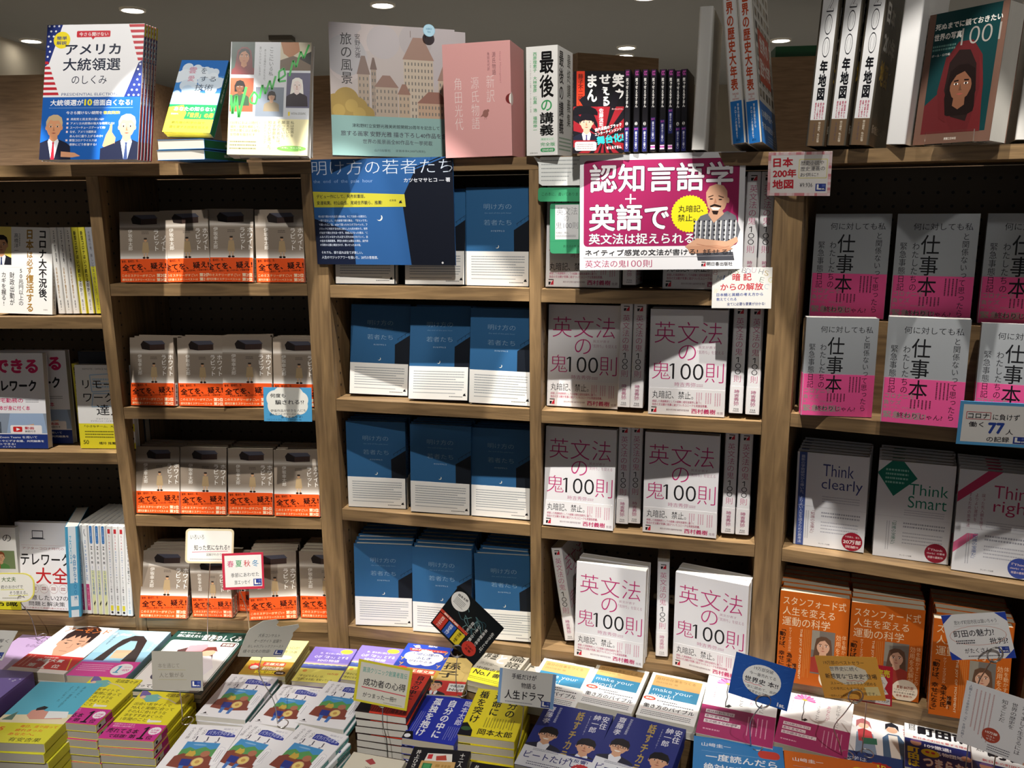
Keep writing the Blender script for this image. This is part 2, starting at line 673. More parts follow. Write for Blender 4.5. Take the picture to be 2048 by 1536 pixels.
def flatstack(key, p, n, what, step=None, where='', jit=1.2, topz=None):
    """n copies lying on one another, the topmost at pose p"""
    b = PROTO[key]
    x, y, z, yaw, lean, roll, sc = p
    for i in range(n):
        j = 0 if i == 0 else 1
        M = pose(x + j * random.uniform(-.0015, .0015), y + j * random.uniform(-.0015, .0015), z - i * (b.t * sc + .0012),
                 yaw + j * random.uniform(-jit, jit), 90, 0, sc)
        lab = what if n == 1 else '%s, %s of its stack %s' % (what, ('topmost' if i == 0 else ORD[i] + ' down'), where)
        b.put(M, lab.strip(), 'book', None if n == 1 else 'stack of ' + what)


ORD = ['first', 'second', 'third', 'fourth', 'fifth', 'sixth', 'seventh', 'eighth', 'ninth', 'tenth', 'eleventh', 'twelfth']


# ---------------------------------------------------------------- cards
def card(name, k, art, col, label, cat='card', t=.0012, outline=None, group=None):
    """a flat paper sign at pose k = (x, y, z, yaw, lean, roll, w, h), printed on its face; outline in percent"""
    x, y, z, yaw, lean, roll, w, h = k
    mb = MB()
    pts = outline or [(0, 0), (100, 0), (100, 100), (0, 100)]
    prof = [((u / 100 - .5) * w, (1 - v / 100) * h) for u, v in pts]
    if sum(prof[i - 1][0] * prof[i][1] - prof[i][0] * prof[i - 1][1] for i in range(len(prof))) < 0:
        prof.reverse()
    # profile lies in XY of the prism; stand it up so that its -Z cap... faces -Y
    S = Matrix(((1, 0, 0, 0), (0, 0, -1, 0), (0, 1, 0, 0), (0, 0, 0, 1)))
    mb.prism(prof, -t, 0, ink(col, .6), S)
    if art:
        mb.art(art, lambda u, v, o: ((u - .5) * w, -o, (1 - v) * h))
    o = link(name, mb.mesh(name))
    o.matrix_world = pose(x, y, z, yaw, lean, roll)
    return tag(o, label, cat, group)


def rounded(rad=8, k=1.4, n=5):
    pts = []
    for cx, cy, a in ((100 - rad, rad * k, -90), (100 - rad, 100 - rad * k, 0), (rad, 100 - rad * k, 90), (rad, rad * k, 180)):
        pts += [(cx + rad * math.cos(R(a + 90 * i / n)), cy + rad * k * math.sin(R(a + 90 * i / n))) for i in range(n + 1)]
    return pts


def wire(pts, label, ring=False, rad=.0125):
    """bent wire card holder: a double ring that grips the card, a stem and a flat foot"""
    P = [Vector(p) for p in pts]
    # smooth the stem
    out = []
    for i in range(len(P) - 1):
        p0, p1, p2, p3 = P[max(i - 1, 0)], P[i], P[i + 1], P[min(i + 2, len(P) - 1)]
        for j in range(6):
            t = j / 6
            out.append(.5 * ((2 * p1) + (p2 - p0) * t + (2 * p0 - 5 * p1 + 4 * p2 - p3) * t * t + (3 * p1 - p0 - 3 * p2 + p3) * t ** 3))
    out.append(P[-1])
    b = P[-1]
    root = bpy.data.objects.new('card_holder_wire', None)
    COL.objects.link(root)
    mb = MB()
    mb.tube(out, .0009, STEEL)
    link('stem', mb.mesh('stem'), root)
    mb = MB()
    c = P[0] + Vector((0, -.003, rad * .8))
    if not ring:                              # gripped from behind the card
        rad *= .6
        c = P[0] + Vector((0, .008, rad * .9))
    mb.tube([c + Vector((rad * math.cos(a * .35), -.0012 * a * .12, rad * math.sin(a * .35))) for a in range(-5, 33)], .0008, STEEL)
    link('clip_ring', mb.mesh('clip_ring'), root)
    mb = MB()
    mb.tube([b + Vector((.012 * (1 - math.cos(a * .3)) * .8, .012 * math.sin(a * .3), 0)) for a in range(0, 20)], .0009, STEEL)
    link('foot_loop', mb.mesh('foot_loop'), root)
    return tag(root, label, 'card holder')
# ---------------------------------------------------------------- the room
def room():
    mb = MB(); mb.box(-3.62, 5.5, -2.5, 9, -.05, 0, plain('floor_tile', 'a5a29c', .5)); struct('floor', mb)
    mb = MB(); mb.box(-3.62, 5.5, -2.5, 9, 2.7, 2.75, plain('ceiling_paint', '8b8a86', .9, .02)); struct('ceiling', mb)
    mb = MB(); mb.box(-5, 5.5, 8.9, 9, 0, 2.7, plain('far_wall', '8d8475', .9)); struct('wall_back', mb)
    mb = MB(); mb.box(-3.62, -3.5, -2.5, 9, 0, 2.7, plain('side_wall', 'b7ad9b', .9)); struct('wall_left', mb)
    mb = MB(); mb.box(5.4, 5.5, -2.5, 9, 0, 2.7, plain('side_wall_b', 'a39a8a', .9)); struct('wall_right', mb)


def case_unit(name, org, phi, us, ups, cols, label):
    """one straight section of the bookcase. us = (u0, u1); ups = list of (ua, ub); cols = list of (ua, ub, [shelf tops])"""
    root = bpy.data.objects.new('bookcase', None)
    COL.objects.link(root)
    root.matrix_world = Matrix.Translation((org[0], org[1], 0)) @ Matrix.Rotation(-phi, 4, 'Z')
    dep, top = .26, 1.633
    mb = MB(); mb.box(us[0], us[1], 0, dep, top - .0225, top, WOODX); link('top_board', mb.mesh('top_board'), root)
    for ua, ub in ups:
        mb = MB(); mb.box(ua, ub, 0.0005, dep - .012, 0, top - .023, WOODZ)
        for side in (ua, ub):
            sg = -1 if side == ua else 1
            for yy in (.03, .21):
                z = .68
                while z < 1.6:
                    mb.disc((side + sg * .0003, yy, z), (0, sg, 0), (0, 0, 1), .0026, PIN, 8)
                    z += .025
        link('upright', mb.mesh('upright'), root)
    for ua, ub, tops in cols:
        for zt in tops:
            mb = MB(); mb.box(ua + .0008, ub - .0008, .001, dep - .014, zt - .0245, zt, WOODX)
            link('shelf', mb.mesh('shelf'), root)
        mb = MB(); mb.box(ua + .001, ub - .001, .004, .022, 0, min(tops) - .0255, WOODX)
        link('plinth', mb.mesh('plinth'), root)
    mb = MB(); mb.box(us[0] + .001, us[1] - .001, dep - .011, dep, .02, top - .024, PEG); link('back_panel', mb.mesh('back_panel'), root)
    return tag(root, label, 'bookcase', 'bookcase sections along the wall of displays')


def bookcases():
    case_unit('bookcase', LORG, LPHI, (-.9, -.0001), [(-.9, -.876), (-.463, -.438), (-.0225, -.0001)],
              [(-.876, -.463, [1.3255, 1.0305, .645]), (-.438, -.0225, [1.394, 1.132, .8895, .645])],
              'oak bookcase section holding four rows of tan paperbacks with orange bands')
    case_unit('bookcase', MORG, MPHI, (.0001, .8999), [(-.004, .0245), (.4385, .4605), (.876, .8999)],
              [(.0245, .4385, [1.391, 1.155, .914, .641]), (.4605, .876, [1.390, 1.153, .912, .641])],
              'oak bookcase section holding blue novels beside white grammar books')
    case_unit('bookcase', RORG, RPHI, (.0001, .9), [(-.004, .024), (.438, .461), (.876, .9)],
              [(.024, .438, [1.173, .911, .645]), (.461, .876, [1.173, .911, .645])],
              'oak bookcase section holding grey pink-banded books above orange books')


def far_things():
    def cab(x, y, w, d, h, rz, label):
        root = bpy.data.objects.new('tall_cabinet', None)
        COL.objects.link(root)
        root.location = (x, y, 0)
        root.rotation_euler.z = R(rz)
        mb = MB(); mb.box(-w / 2, w / 2, 0, .03, 0, h, WOODFAR); link('front_panel', mb.mesh('front_panel'), root)
        mb = MB(); mb.box(-w / 2, -w / 2 + .03, .031, d, 0, h, WOODFAR); link('side_panel', mb.mesh('side_panel'), root)
        mb = MB(); mb.box(w / 2 - .03, w / 2, .031, d, 0, h, WOODFAR); link('side_panel', mb.mesh('side_panel'), root)
        mb = MB(); mb.box(-w / 2 + .031, w / 2 - .031, .031, d, h - .03, h, WOODFAR); link('top_panel', mb.mesh('top_panel'), root)
        tag(root, label, 'cabinet')
    cab(-2.35, 3.75, 1.45, .9, 2.095, -4, 'tall wooden cabinet behind the red and blue magazines')
    cab(-1.02, 4.3, .86, .5, 2.16, -10, 'dark wooden cabinet behind the book with the woman photographs')
    cab(.54, 4.36, .46, .6, 2.253, 24, 'wooden cabinet corner behind the black comic books')
    cab(1.9, 4.6, 1.16, .6, 2.288, -8, 'wooden cabinet topped by a green strip behind the map atlases')
    mb = MB(); mb.box(-.5, .5, 0, .4, 0, .055, plain('green_sign_board', '0f4a2a', .5, .02))
    o = link('green_header_board', mb.mesh('green_header_board')); o.location = (1.9, 4.62, 2.2885); o.rotation_euler.z = R(-8)
    tag(o, 'dark green header board lying on a wooden cabinet', 'board')
    lamp = glow('lamp_disc', (1, .95, .85, 1), 14)
    trim = plain('lamp_trim', 'e8e2d6', .5, .02)

    def down(x, y, r, label):
        root = bpy.data.objects.new('ceiling_downlight', None)
        COL.objects.link(root)
        root.location = (x, y, 2.7)
        mb = MB()
        n = 28
        for i in range(n):
            a, b = 2 * math.pi * i / n, 2 * math.pi * (i + 1) / n
            q = [(r * 1.22, -.001), (r * 1.18, -.012), (r, -.012), (r, -.002)]
            for (r0, z0), (r1, z1) in zip(q, q[1:]):
                mb.face([(r0 * math.cos(a), r0 * math.sin(a), z0), (r0 * math.cos(b), r0 * math.sin(b), z0), (r1 * math.cos(b), r1 * math.sin(b), z1), (r1 * math.cos(a), r1 * math.sin(a), z1)], trim)
        link('trim_ring', mb.mesh('trim_ring', True), root)
        mb = MB()
        mb.disc((0, 0, -.004), (1, 0, 0), (0, -1, 0), r * .985, lamp, 28)
        link('lamp_disc', mb.mesh('lamp_disc'), root)
        tag(root, label, 'ceiling lamp', 'recessed downlights of the shop ceiling')
    down(-2.242, 5.361, .062, 'round downlight above the red and blue magazines')
    down(-2.273, 5.0, .062, 'round downlight at the picture top above the magazines')
    down(-.741, 5.289, .062, 'round downlight above the large castle picture book')
    down(.783, 5.15, .062, 'round downlight at the picture top between white box and history books')
    down(-3.36, 6.28, .062, 'small far downlight beside the pale wall')
    down(.891, 6.75, .062, 'far double downlight above the black comic books, nearer one')
    down(.924, 7.1, .062, 'far double downlight above the black comic books, farther one')
    down(1.985, 6.51, .062, 'far downlight above the green header board')
    mb = MB(); mb.box(-.08, .08, -.05, .05, -.03, 0, plain('vent_grey', '5b564d', .6)); o = link('ceiling_sensor', mb.mesh('ceiling_sensor')); o.location = (-1.584, 6.235, 2.699)
    tag(o, 'small grey ceiling box far above the woman photograph book', 'ceiling sensor')
    # wall washer that makes the pale pool of light on the side wall
    spot(-3.2, 6.9, 2.66, -3.5, 7.2, 1.7, 40, 50, .3, .03)


def display_table():
    root = bpy.data.objects.new('display_table', None)
    COL.objects.link(root)
    TOP = .505
    prof = [(-1.45, 1.72), (-1.4, .75), (.2, .66), (1.2, .35), (1.42, 1.0), (.50, 1.42), (-.39, 1.665)]
    mb = MB(); mb.prism(prof, TOP - .03, TOP, WOODX); link('table_top', mb.mesh('table_top'), root)
    inner = [(x * .94 + .01, y * .97 + .02) for x, y in prof]
    mb = MB(); mb.prism(inner, .0, TOP - .031, WOODX); link('base', mb.mesh('base'), root)
    tag(root, 'low wooden display table in front of the bookcases under the stacked books', 'table')
    return TOP, root
# ---------------------------------------------------------------- what is printed on the covers
def A_(w, h, bg=None, rough=.42):
    a = Art(w, h, rough)
    if bg:
        a.r(0, 0, 100, 100, bg)
    return a


def shop_mark(a, x0, y0, x1, y1, col='2b3f8f'):
    """small square shop mark: a block with a pale L and the lettering 1st"""
    a.r(x0, y0, x1, y1, col)
    w, h = x1 - x0, y1 - y0
    a.p([(x0 + .12 * w, y0 + .1 * h), (x0 + .3 * w, y0 + .1 * h), (x0 + .3 * w, y0 + .62 * h), (x0 + .55 * w, y0 + .62 * h), (x0 + .55 * w, y0 + .8 * h), (x0 + .12 * w, y0 + .8 * h)], 'f1efe9')
    a.t('st.', x0 + .6 * w, y0 + .58 * h, x0 + .93 * w, y0 + .82 * h, 'f1efe9', .02)
    a.r(x0 + .62 * w, y0 + .12 * h, x0 + .92 * w, y0 + .42 * h, '5a6bb0')


# ---- tan paperback with the orange band
def art_rabbit():
    a = A_(105, 151, '85786a')
    for i, c in enumerate(('8b7f71', '93887b', 'a1978b', 'b5aca1', 'c2bab0', 'a79d91', '8d8173')):
        a.r(0, 13.5 + i * 1.7, 100, 15.2 + i * 1.7, c)
    for i, c in enumerate(('8b7f71', '95897c', 'a69b8f', 'bbb2a7', 'd2ccc3', 'e4e0d9')):
        a.r(0, 54 + i * 2.1, 100, 56.1 + i * 2.1 + (1 if i == 5 else 0), c)
    a.p([(27, 9.6), (80, 9.2), (80, 17.6), (46, 18.6), (28, 17)], '3a2a25')
    a.p([(25, 10), (31, 4.8), (75, 4.4), (82, 9.4), (46, 11.6)], '2a2022')
    a.p([(31, 4.8), (75, 4.4), (82, 9.4), (48, 10.6)], '4a4a55')
    a.p([(25, 10), (31, 4.8), (46, 11.4), (46, 18.6), (28, 17)], '1e1614')
    for i in range(8):
        a.l([(50 + i * 3.6, 11.6), (50 + i * 3.6, 18)], .4, '211714')
    a.v('ホワイト', 93, 24.5, 56, 12.5, 'eae6df', .01)
    a.v('ラビット', 77.5, 24.5, 56, 12.5, 'eae6df', .01)
    a.v('伊坂幸太郎', 22.5, 24.5, 55, 10, 'e2ddd4')
    a.g(47, 27.5, 62, 32, 2, '5c5148')
    a.e(54.5, 40, 3.1, 'b98d68', 2.7)
    a.r(51.4, 37, 57.6, 39.4, '2a211c')
    a.p([(49, 43), (60, 43), (62.5, 58), (46.8, 58)], 'a48c68')
    a.r(50, 58, 53.2, 63.8, 'c0a184')
    a.r(56.2, 58, 59.4, 63.8, 'c0a184')
    a.e(51, 65, 3.2, '1b1512', 1.3)
    a.e(58.4, 65, 3.2, '1b1512', 1.3)
    return a


def art_rabbit_band():
    a = A_(105, 151)
    a.clip(0, 66.4, 100, 100)
    a.t('警察、籠城犯、兎…', 3, 68, 42, 71.6, '3a1408', .01, -3)
    a.t('全てを、疑え!', 4, 72.6, 98, 82.2, '1d0d08', .035, -3.5)
    a.t('伊坂史上最高の「騙しの切れ味」が読者を襲う。', 14, 82.6, 97, 85.4, '5a1c0a', .01, -2.5)
    a.t('このミステリーがすごい!', 3, 88.4, 73, 92.2, 'f6dcae', .015)
    a.t('第2位', 77, 87.4, 98, 92.6, 'fbeac6', .03)
    a.t('週刊文春ミステリーベスト10', 3, 94.4, 73, 98, 'f6dcae', .015)
    a.t('第3位', 77, 93.6, 98, 98.6, 'fbeac6', .03)
    return a


def art_rabbit_bandspine():
    a = A_(16, 151)
    a.clip(0, 66.4, 100, 100)
    a.r(0, 66.4, 100, 100, 'f0ede6')
    a.v('新潮文庫の新刊', 50, 69, 91, 60, '1e1c1a', .02)
    a.r(26, 93, 74, 97.4, '8c2a22')
    return a


# ---- blue novel
def blue_building(a):
    a.p([(75, 43), (101, 31.5), (101, 101), (75.8, 101)], '151a22')
    for i in range(4):
        a.l([(80 + i * 6, 38.6 - i * 2.7), (80 + i * 6, 36.4 - i * 2.7)], .5, '151a22')
    a.l([(79, 36.8), (101, 26.9)], .5, '151a22')


def moon(a, x, y, r, col='e6e2d4'):
    k = a.k
    pts = [(x + r * math.cos(R(t)), y + r * k * math.sin(R(t))) for t in range(-40, 141, 20)]
    pts += [(x - .28 * r + r * .92 * math.cos(R(t)), y - .2 * r * k + r * .95 * k * math.sin(R(t))) for t in range(130, -31, -20)]
    a.p(pts, col)


def art_blue():
    a = A_(128, 188, '2d5b85')
    blue_building(a)
    a.t('明け方の', 28, 16.5, 71, 22, '8aa5bb', -.013)
    a.t('the end of the pale hour', 29, 25, 71, 26.8, '7595b2', -.008)
    a.t('若者たち', 28, 32.5, 71, 38, '8aa5bb', -.013)
    a.t('カツセマサヒコ', 39, 43, 60, 44.6, 'b5c8d8')
    moon(a, 49, 59.5, 2.8)
    return a


def logo_figure(a, x, y, s, col='1c1c20'):
    k = a.k
    a.p([(x - s, y + s * k), (x - .3 * s, y - .5 * s * k), (x, y - .2 * s * k), (x + .5 * s, y - .9 * s * k), (x + .6 * s, y), (x + s, y + s * k)], col)


def art_blue_band():
    a = A_(128, 188)
    a.clip(0, 64.5, 100, 100)
    a.g(8, 68.5, 92, 90, 8, '7f878e', False, .36, 3)
    a.g(8, 92, 78, 93.4, 1, '85898e', False, .6)
    a.g(68, 95.6, 90, 96.8, 1, '6a6a6a', False, .8)
    logo_figure(a, 93, 93.5, 2.6)
    return a


# ---- white grammar book
MAG = 'b8276c'


def red_mark(a, x0, y0, x1, y1):
    a.r(x0, y0, x1, y1, 'f2e6e4')
    a.p([(x0, y1), (x0, y0 + .45 * (y1 - y0)), (x0 + .5 * (x1 - x0), y0 + .45 * (y1 - y0)), (x0 + .3 * (x1 - x0), y1)], '1f1c20')
    a.p([(x0 + .35 * (x1 - x0), y1), (x0 + .6 * (x1 - x0), y0 + .5 * (y1 - y0)), (x1, y0 + .1 * (y1 - y0)), (x1, y1)], 'c8283a')
    a.r(x0, y0, x1, y0 + .2 * (y1 - y0), '55504f')


def art_eng():
    a = A_(148, 210, 'e2e0e1')
    a.t('英文法', 6, 11.5, 93, 31.6, MAG, -.012)
    a.t('の', 38, 33, 60.5, 47.5, MAG, -.012)
    a.t('鬼', 3.5, 49, 28, 66, MAG, -.012)
    a.t('100', 30.5, 50.5, 71, 65.6, '1d1b1e', -.01)
    a.p([(26.6, 52.4), (30.6, 50.5), (31.6, 51.6), (27.2, 53.4)], '1d1b1e')
    a.t('則', 73, 49.4, 97, 67.8, MAG, -.012)
    a.t('英文が表す', 63, 33.4, 86, 36, 'b58a9c')
    a.t('「気持ち」を捉える', 62, 37.6, 96, 41, 'b58a9c')
    a.t('時吉秀弥', 34, 68.4, 61.5, 72.4, 'b7718f')
    a.g(62.5, 69.4, 71, 72.2, 2, 'c3a0ae')
    return a


def art_eng_band():
    a = A_(148, 210)
    a.clip(0, 74.5, 100, 100)
    a.t('丸暗記、禁止。', 5, 77, 59, 84.4, '1c1a1c', .004)
    a.g(62, 77.5, 71, 86, 3, 'cc8fa2', True, .4)
    a.g(74, 77.5, 83, 88, 3, 'cc8fa2', True, .4)
    a.g(86, 77.5, 95, 90, 3, 'cc8fa2', True, .4)
    a.t('卓越した英語教師としての経験と認知言語学に基づく', 5, 86, 70, 88.4, 'b03a63', .012)
    a.t('独自の文法観が見事に結びついたユニークな英語指南書。', 5, 89, 78, 91.6, 'b03a63', .012)
    a.t('東京大学文学部 言語学研究室 教授', 24, 94.2, 54, 96, '8a6a74', .01)
    a.t('西村義樹', 57, 93, 88.5, 97.8, 'b8275f', .025)
    a.t('推薦', 90, 95, 98, 97.8, 'a08890')
    red_mark(a, 4, 92.6, 11, 98)
    return a


def art_eng_spine():
    a = A_(21, 210, 'e4e2e2')
    red_mark(a, 22, 2.8, 78, 7.6)
    a.v('英文法の鬼', 50, 11, 46, 76, MAG, -.01)
    a.r(46, 47.4, 54, 52.4, '1d1b1e')
    a.p([(28, 48.3), (46, 47.4), (46, 48.2), (30, 49)], '1d1b1e')
    for y in (53.2, 58.6):
        a.e(50, y + 2.4, 27, '1d1b1e', 2.4, 32)
        a.e(50, y + 2.4, 20, 'e4e2e2', 1.8, 32)
    a.v('則', 50, 63.8, 71, 76, MAG, -.01)
    return a


def art_eng_bandspine():
    a = A_(21, 210)
    a.clip(0, 74.5, 100, 100)
    a.v('時吉秀弥', 50, 77.5, 92.5, 52, 'b85f86')
    a.t('アスカ', 26, 95, 74, 96.6, '3a3538', .02)
    a.g(22, 97, 78, 98.2, 1, '8a8588')
    return a


# ---- grey book with the pink band
def shigoto_text(a, on_band):
    c = '17171a'
    a.t('何に対しても私', 21, 8.5, 93, 15, c, -.002)
    a.v('と関係ないって思ったら', 86, 17, 94, 9, c, -.002)
    a.v('仕事本', 43.5, 18.6, 76.5, 24.5, c, .006)
    a.v('わたしたちの', 26, 26, 71.5, 9.6, c, -.002)
    a.v('緊急事態日記', 10.5, 26, 71.5, 9.6, c, -.002)
    if on_band:
        g = 'a6938f'
        a.t('コロナニモ', 3, 71.5, 40, 76.4, g, .02)
        a.t('負ケズ', 2, 78, 24, 82.6, g, .02)
        a.t('働く77人、77の日記', 2, 84, 44, 86.4, g)
        a.t('緊急出版!!', 2, 88.6, 56, 95.6, g, .035)
        a.g(64, 59, 82, 75, 4, '5a2438', True, .38)
        a.g(34, 76.5, 62, 85, 6, '5a2438', True, .38)
        a.t('終わりじゃん?', 20, 89.4, 76, 94.6, c, .004)


def art_shigoto():
    a = A_(128, 188, 'a4a8ab', .5)
    shigoto_text(a, False)
    return a


def art_shigoto_band():
    a = A_(128, 188)
    a.clip(0, 57, 100, 100)
    shigoto_text(a, True)
    a.clip()
    return a


# ---- orange book with the portrait
def art_orange():
    a = A_(128, 188, 'b85a18', .4)
    c = 'e0c8a4'
    a.t('スタンフォード式', 5, 5.5, 95, 14.6, c)
    a.t('人生を変える', 5, 16.6, 80, 25.6, c)
    a.t('運動の科学', 5, 27.4, 74, 37.4, c)
    a.v('「動けば、幸せになる」', 6.5, 39, 98, 9.6, '2a1407', .03)
    a.v('ケリー・マクゴニガル', 17.5, 39, 66, 5, c)
    a.v('神崎朗子訳', 24, 80, 92, 2.6, c)
    a.v('為末大氏', 18, 67, 91, 8.6, '2a1407', .03)
    a.v('推薦!', 26, 78, 93, 7, '2a1407', .03)
    a.t('THE JOY OF MOVEMENT', 31, 39, 35, 95, c, .01, 90)
    a.g(37, 39, 47, 92, 4, 'c98c4a', True, .22)
    a.r(49, 38.5, 82, 86, '6e675f')
    a.clip(49, 38.5, 82, 86)
    a.r(49, 38.5, 60, 60, '8d8678')
    a.man(66, 55, 9.4, 'c99c80', '5e4433', '98382c', style='long')
    a.clip()
    a.v('体を動かすことの', 95, 40, 82, 6.6, 'e3b98a')
    a.v('効用を全解剖', 87, 40, 82, 8, 'e3b98a')
    a.e(80, 89.5, 18, 'e7d9c2')
    a.t('累計 80万部', 69, 84, 92, 87.6, '9b3d16', .02)
    a.t('「スタンフォードの', 66, 88, 94, 90, '3a2a20', .01)
    a.t('自分を変える教室』', 66, 91, 95, 93, '3a2a20', .01)
    a.t('著者 最新作', 69, 94, 91, 96.4, '9b3d16', .01)
    return a


# ---- three pale "Think" books
def think_band(a, c):
    a.l([(0, 57), (100, 57)], .3, 'b9b9bd')
    a.g(38, 61, 92, 68, 2, '9a9aa2', False, .5)
    a.g(38, 71, 90, 85, 4, 'ababb3', False, .36)
    a.v('「知識の宝庫だ」', 26, 59, 88, 6.5, c)
    a.g(15, 62, 21, 92, 2, '9a9aa2', True, .3)
    a.t('サンマーク出版', 36, 95.4, 52, 97, '5a5a60', .01)


def art_think(kind):
    a = A_(128, 188, 'dcdcde', .3)
    if kind == 0:
        a.r(3, 0, 14, 100, '41538c')
        a.v('最新の学術研究から導いた、よりよい人生を送るための思考法', 8.5, 3, 98, 6, 'c9cee0')
        a.t('Think', 37, 11, 80, 23.5, '383f7a', -.004)
        a.t('clearly', 36, 26, 93, 40.5, '383f7a', -.004)
        c, red = '8a4a58', '9b1f33'
    elif kind == 1:
        a.p([(-1, 13), (26, -6), (52, 16), (22, 36)], '14705c')
        a.g(10, 7, 40, 24, 4, '8cc0b0', False, .45)
        a.t('Think', 42, 21.5, 93, 32.6, '1a7a62', -.004)
        a.t('Smart', 42, 34, 92, 46, '1a7a62', -.004)
        c, red = '1a6a55', '8a1f33'
    else:
        a.p([(-2, 34), (56, -2), (38, -2), (-2, 24)], 'c2305c')
        a.p([(-2, 84), (30, 62), (16, 62), (-2, 74)], 'd2668a')
        a.v('誤った先入観を捨て、', 32, 22, 60, 4.6, '9a4a64')
        a.v('よりよい選択を', 24, 22, 50, 4.6, '9a4a64')
        a.v('するための思考法', 16, 22, 56, 4.6, '9a4a64')
        a.t('Think', 44, 13, 95, 25, 'b8275a', -.004)
        a.t('right', 45, 27, 94, 42, 'b8275a', -.004)
        c, red = '3f5a9a', '3f4f9a'
    a.g(38, 44 if kind == 0 else 48, 90, 52 if kind == 0 else 55, 3, 'b0b0ba', False, .38)
    think_band(a, c)
    a.e(83, 90, 14.5, red)
    if kind == 0:
        a.t('今邪悪な、最も', 73, 84, 93, 86, 'f0dada')
        a.t('20万部', 70.5, 88, 95.5, 92.6, 'f4e8e6', .03)
        a.t('突破!!', 74, 94, 92, 97, 'f0dada', .02)
    else:
        a.t('『Think', 73, 85, 92, 87.6, 'e8d4d8', .01)
        a.t('clearly』の著者', 71.5, 89, 95, 91.4, 'e8d4d8', .01)
        a.t('待望の最新作!', 73, 93, 93, 95.4, 'e8d4d8', .01)
    return a


# ---- far left shelves
def art_corona():
    a = A_(128, 188, 'f4f2ee')
    a.r(0, 0, 27, 44, 'f2dc74')
    a.clip(0, 0, 27, 44)
    a.man(9, 21, 10.5, 'd8a27c', '1f1a1a', '24252c', 'e8e8ea', '3a4668')
    a.clip()
    a.v('元内閣参事官', 42, 7, 22, 2.6, '5a5a5a', .01)
    a.v('高橋洋一', 36, 7, 30, 8, '26262a', .004)
    a.v('日本', 60, 2, 26, 14, 'a8803c', .04)
    a.v('は必ず', 60, 27, 54, 11.5, 'a8803c', .03)
    a.v('復活する', 60, 54, 98, 14, 'a8803c', .035)
    a.v('コロナ大不況後、', 83, 2, 92, 15, '1d1c1e', .035)
    a.v('50兆円以上の', 44, 47, 91, 9, '1d1c1e', .012)
    a.v('財政出動が', 28, 52, 91, 9, '1d1c1e', .012)
    a.v('カギを握る!', 13, 52, 92, 9, '1d1c1e', .012)
    a.l([(0, 46.5), (48, 46.5)], .4, 'd4d2cc')
    a.t('宝島社', 84, 94, 92, 95.6, '55555a')
    return a


def art_corona_spine():
    a = A_(18, 188, 'f1efe9')
    a.v('コロナ大不況後、', 62, 3, 45, 34, '2a282a', .03)
    a.v('日本は必ず復活する', 36, 46, 82, 40, 'a8803c', .03)
    a.v('高橋洋一', 50, 84, 97, 28, '3a383a', .01)
    return a


def art_yellow_spine(grey=False):
    a = A_(18, 188, 'a8aab0' if grey else 'ede34a')
    if grey:
        a.r(0, 45, 100, 100, 'e6e03e')
        a.v('大恐慌の後、新しい日本の話をしよう', 50, 4, 78, 44, '54545e', .01)
        a.v('田原総一朗', 50, 82, 96, 30, '54545e')
    else:
        a.r(0, 62, 100, 100, 'f2f0e8')
        a.v('新型コロナはいつ終わるのか?', 50, 4, 80, 58, '202024', .03)
        a.v('橋本武', 50, 83, 96, 36, '303034')
    return a


def art_black_spine():
    a = A_(16, 188, '1d1b1c')
    a.r(0, 0, 30, 100, 'e7e4de')
    a.v('これでもあなたは', 66, 6, 30, 34, 'e8e4dc', .01)
    a.v('新聞業界の', 66, 32, 50, 40, 'e8e4dc', .01)
    a.v('大ウソ', 66, 50, 66, 52, 'c8283a', .03)
    a.v('崩壊寸前の内部事情', 66, 68, 94, 26, 'e8e4dc')
    return a


def art_dekiru():
    a = A_(148, 210, 'ecebee')
    a.t('できる', 26, 6, 92, 21, 'd02a62', .06)
    a.t('テレワーク', 18, 28, 88, 40, '1d1b22', .05)
    a.t('在宅勤務の', 22, 47, 66, 52, 'cb3068', .02)
    a.t('基本が身に付く本', 22, 55, 76, 60, 'cb3068', .02)
    a.g(70, 48, 90, 52, 2, '8a8890', False, .4)
    a.r(0, 63, 100, 84, '8c98a8')
    a.clip(0, 63, 100, 84)
    a.p([(45, 62), (95, 62), (100, 84), (38, 84)], '9cb2d0')
    a.p([(52, 78), (80, 74), (84, 84), (46, 84)], 'd8aa88')
    a.r(0, 72, 30, 84, '49525e')
    a.r(3, 74, 15, 79, 'c9d2da')
    a.r(17, 74, 28, 79, 'a7b4be')
    a.clip()
    a.rr(44, 75.5, 92, 84.5, 2, 'f2eeee')
    a.rr(48, 77, 62, 82.6, 1.5, 'd42a2a')
    a.p([(53, 78.2), (59, 79.8), (53, 81.4)], 'ffffff')
    a.t('動画', 66, 77, 80, 80, 'c8283a', .02)
    a.t('解説付き', 66, 80.8, 82, 83, '3a3a40', .01)
    a.r(0, 85, 100, 100.0, '23387f')
    a.t('Zoom Teams を用いて', 26, 87, 84, 89.4, 'e8eaf2', .01)
    a.t('チャットやビデオ会議、共同編集を', 8, 91, 94, 93.4, 'e8eaf2', .015)
    a.t('スタートできる!', 8, 94.4, 50, 96.6, 'e8eaf2', .015)
    a.t('インプレス', 30, 97.4, 50, 99.2, 'e8eaf2', .02)
    return a


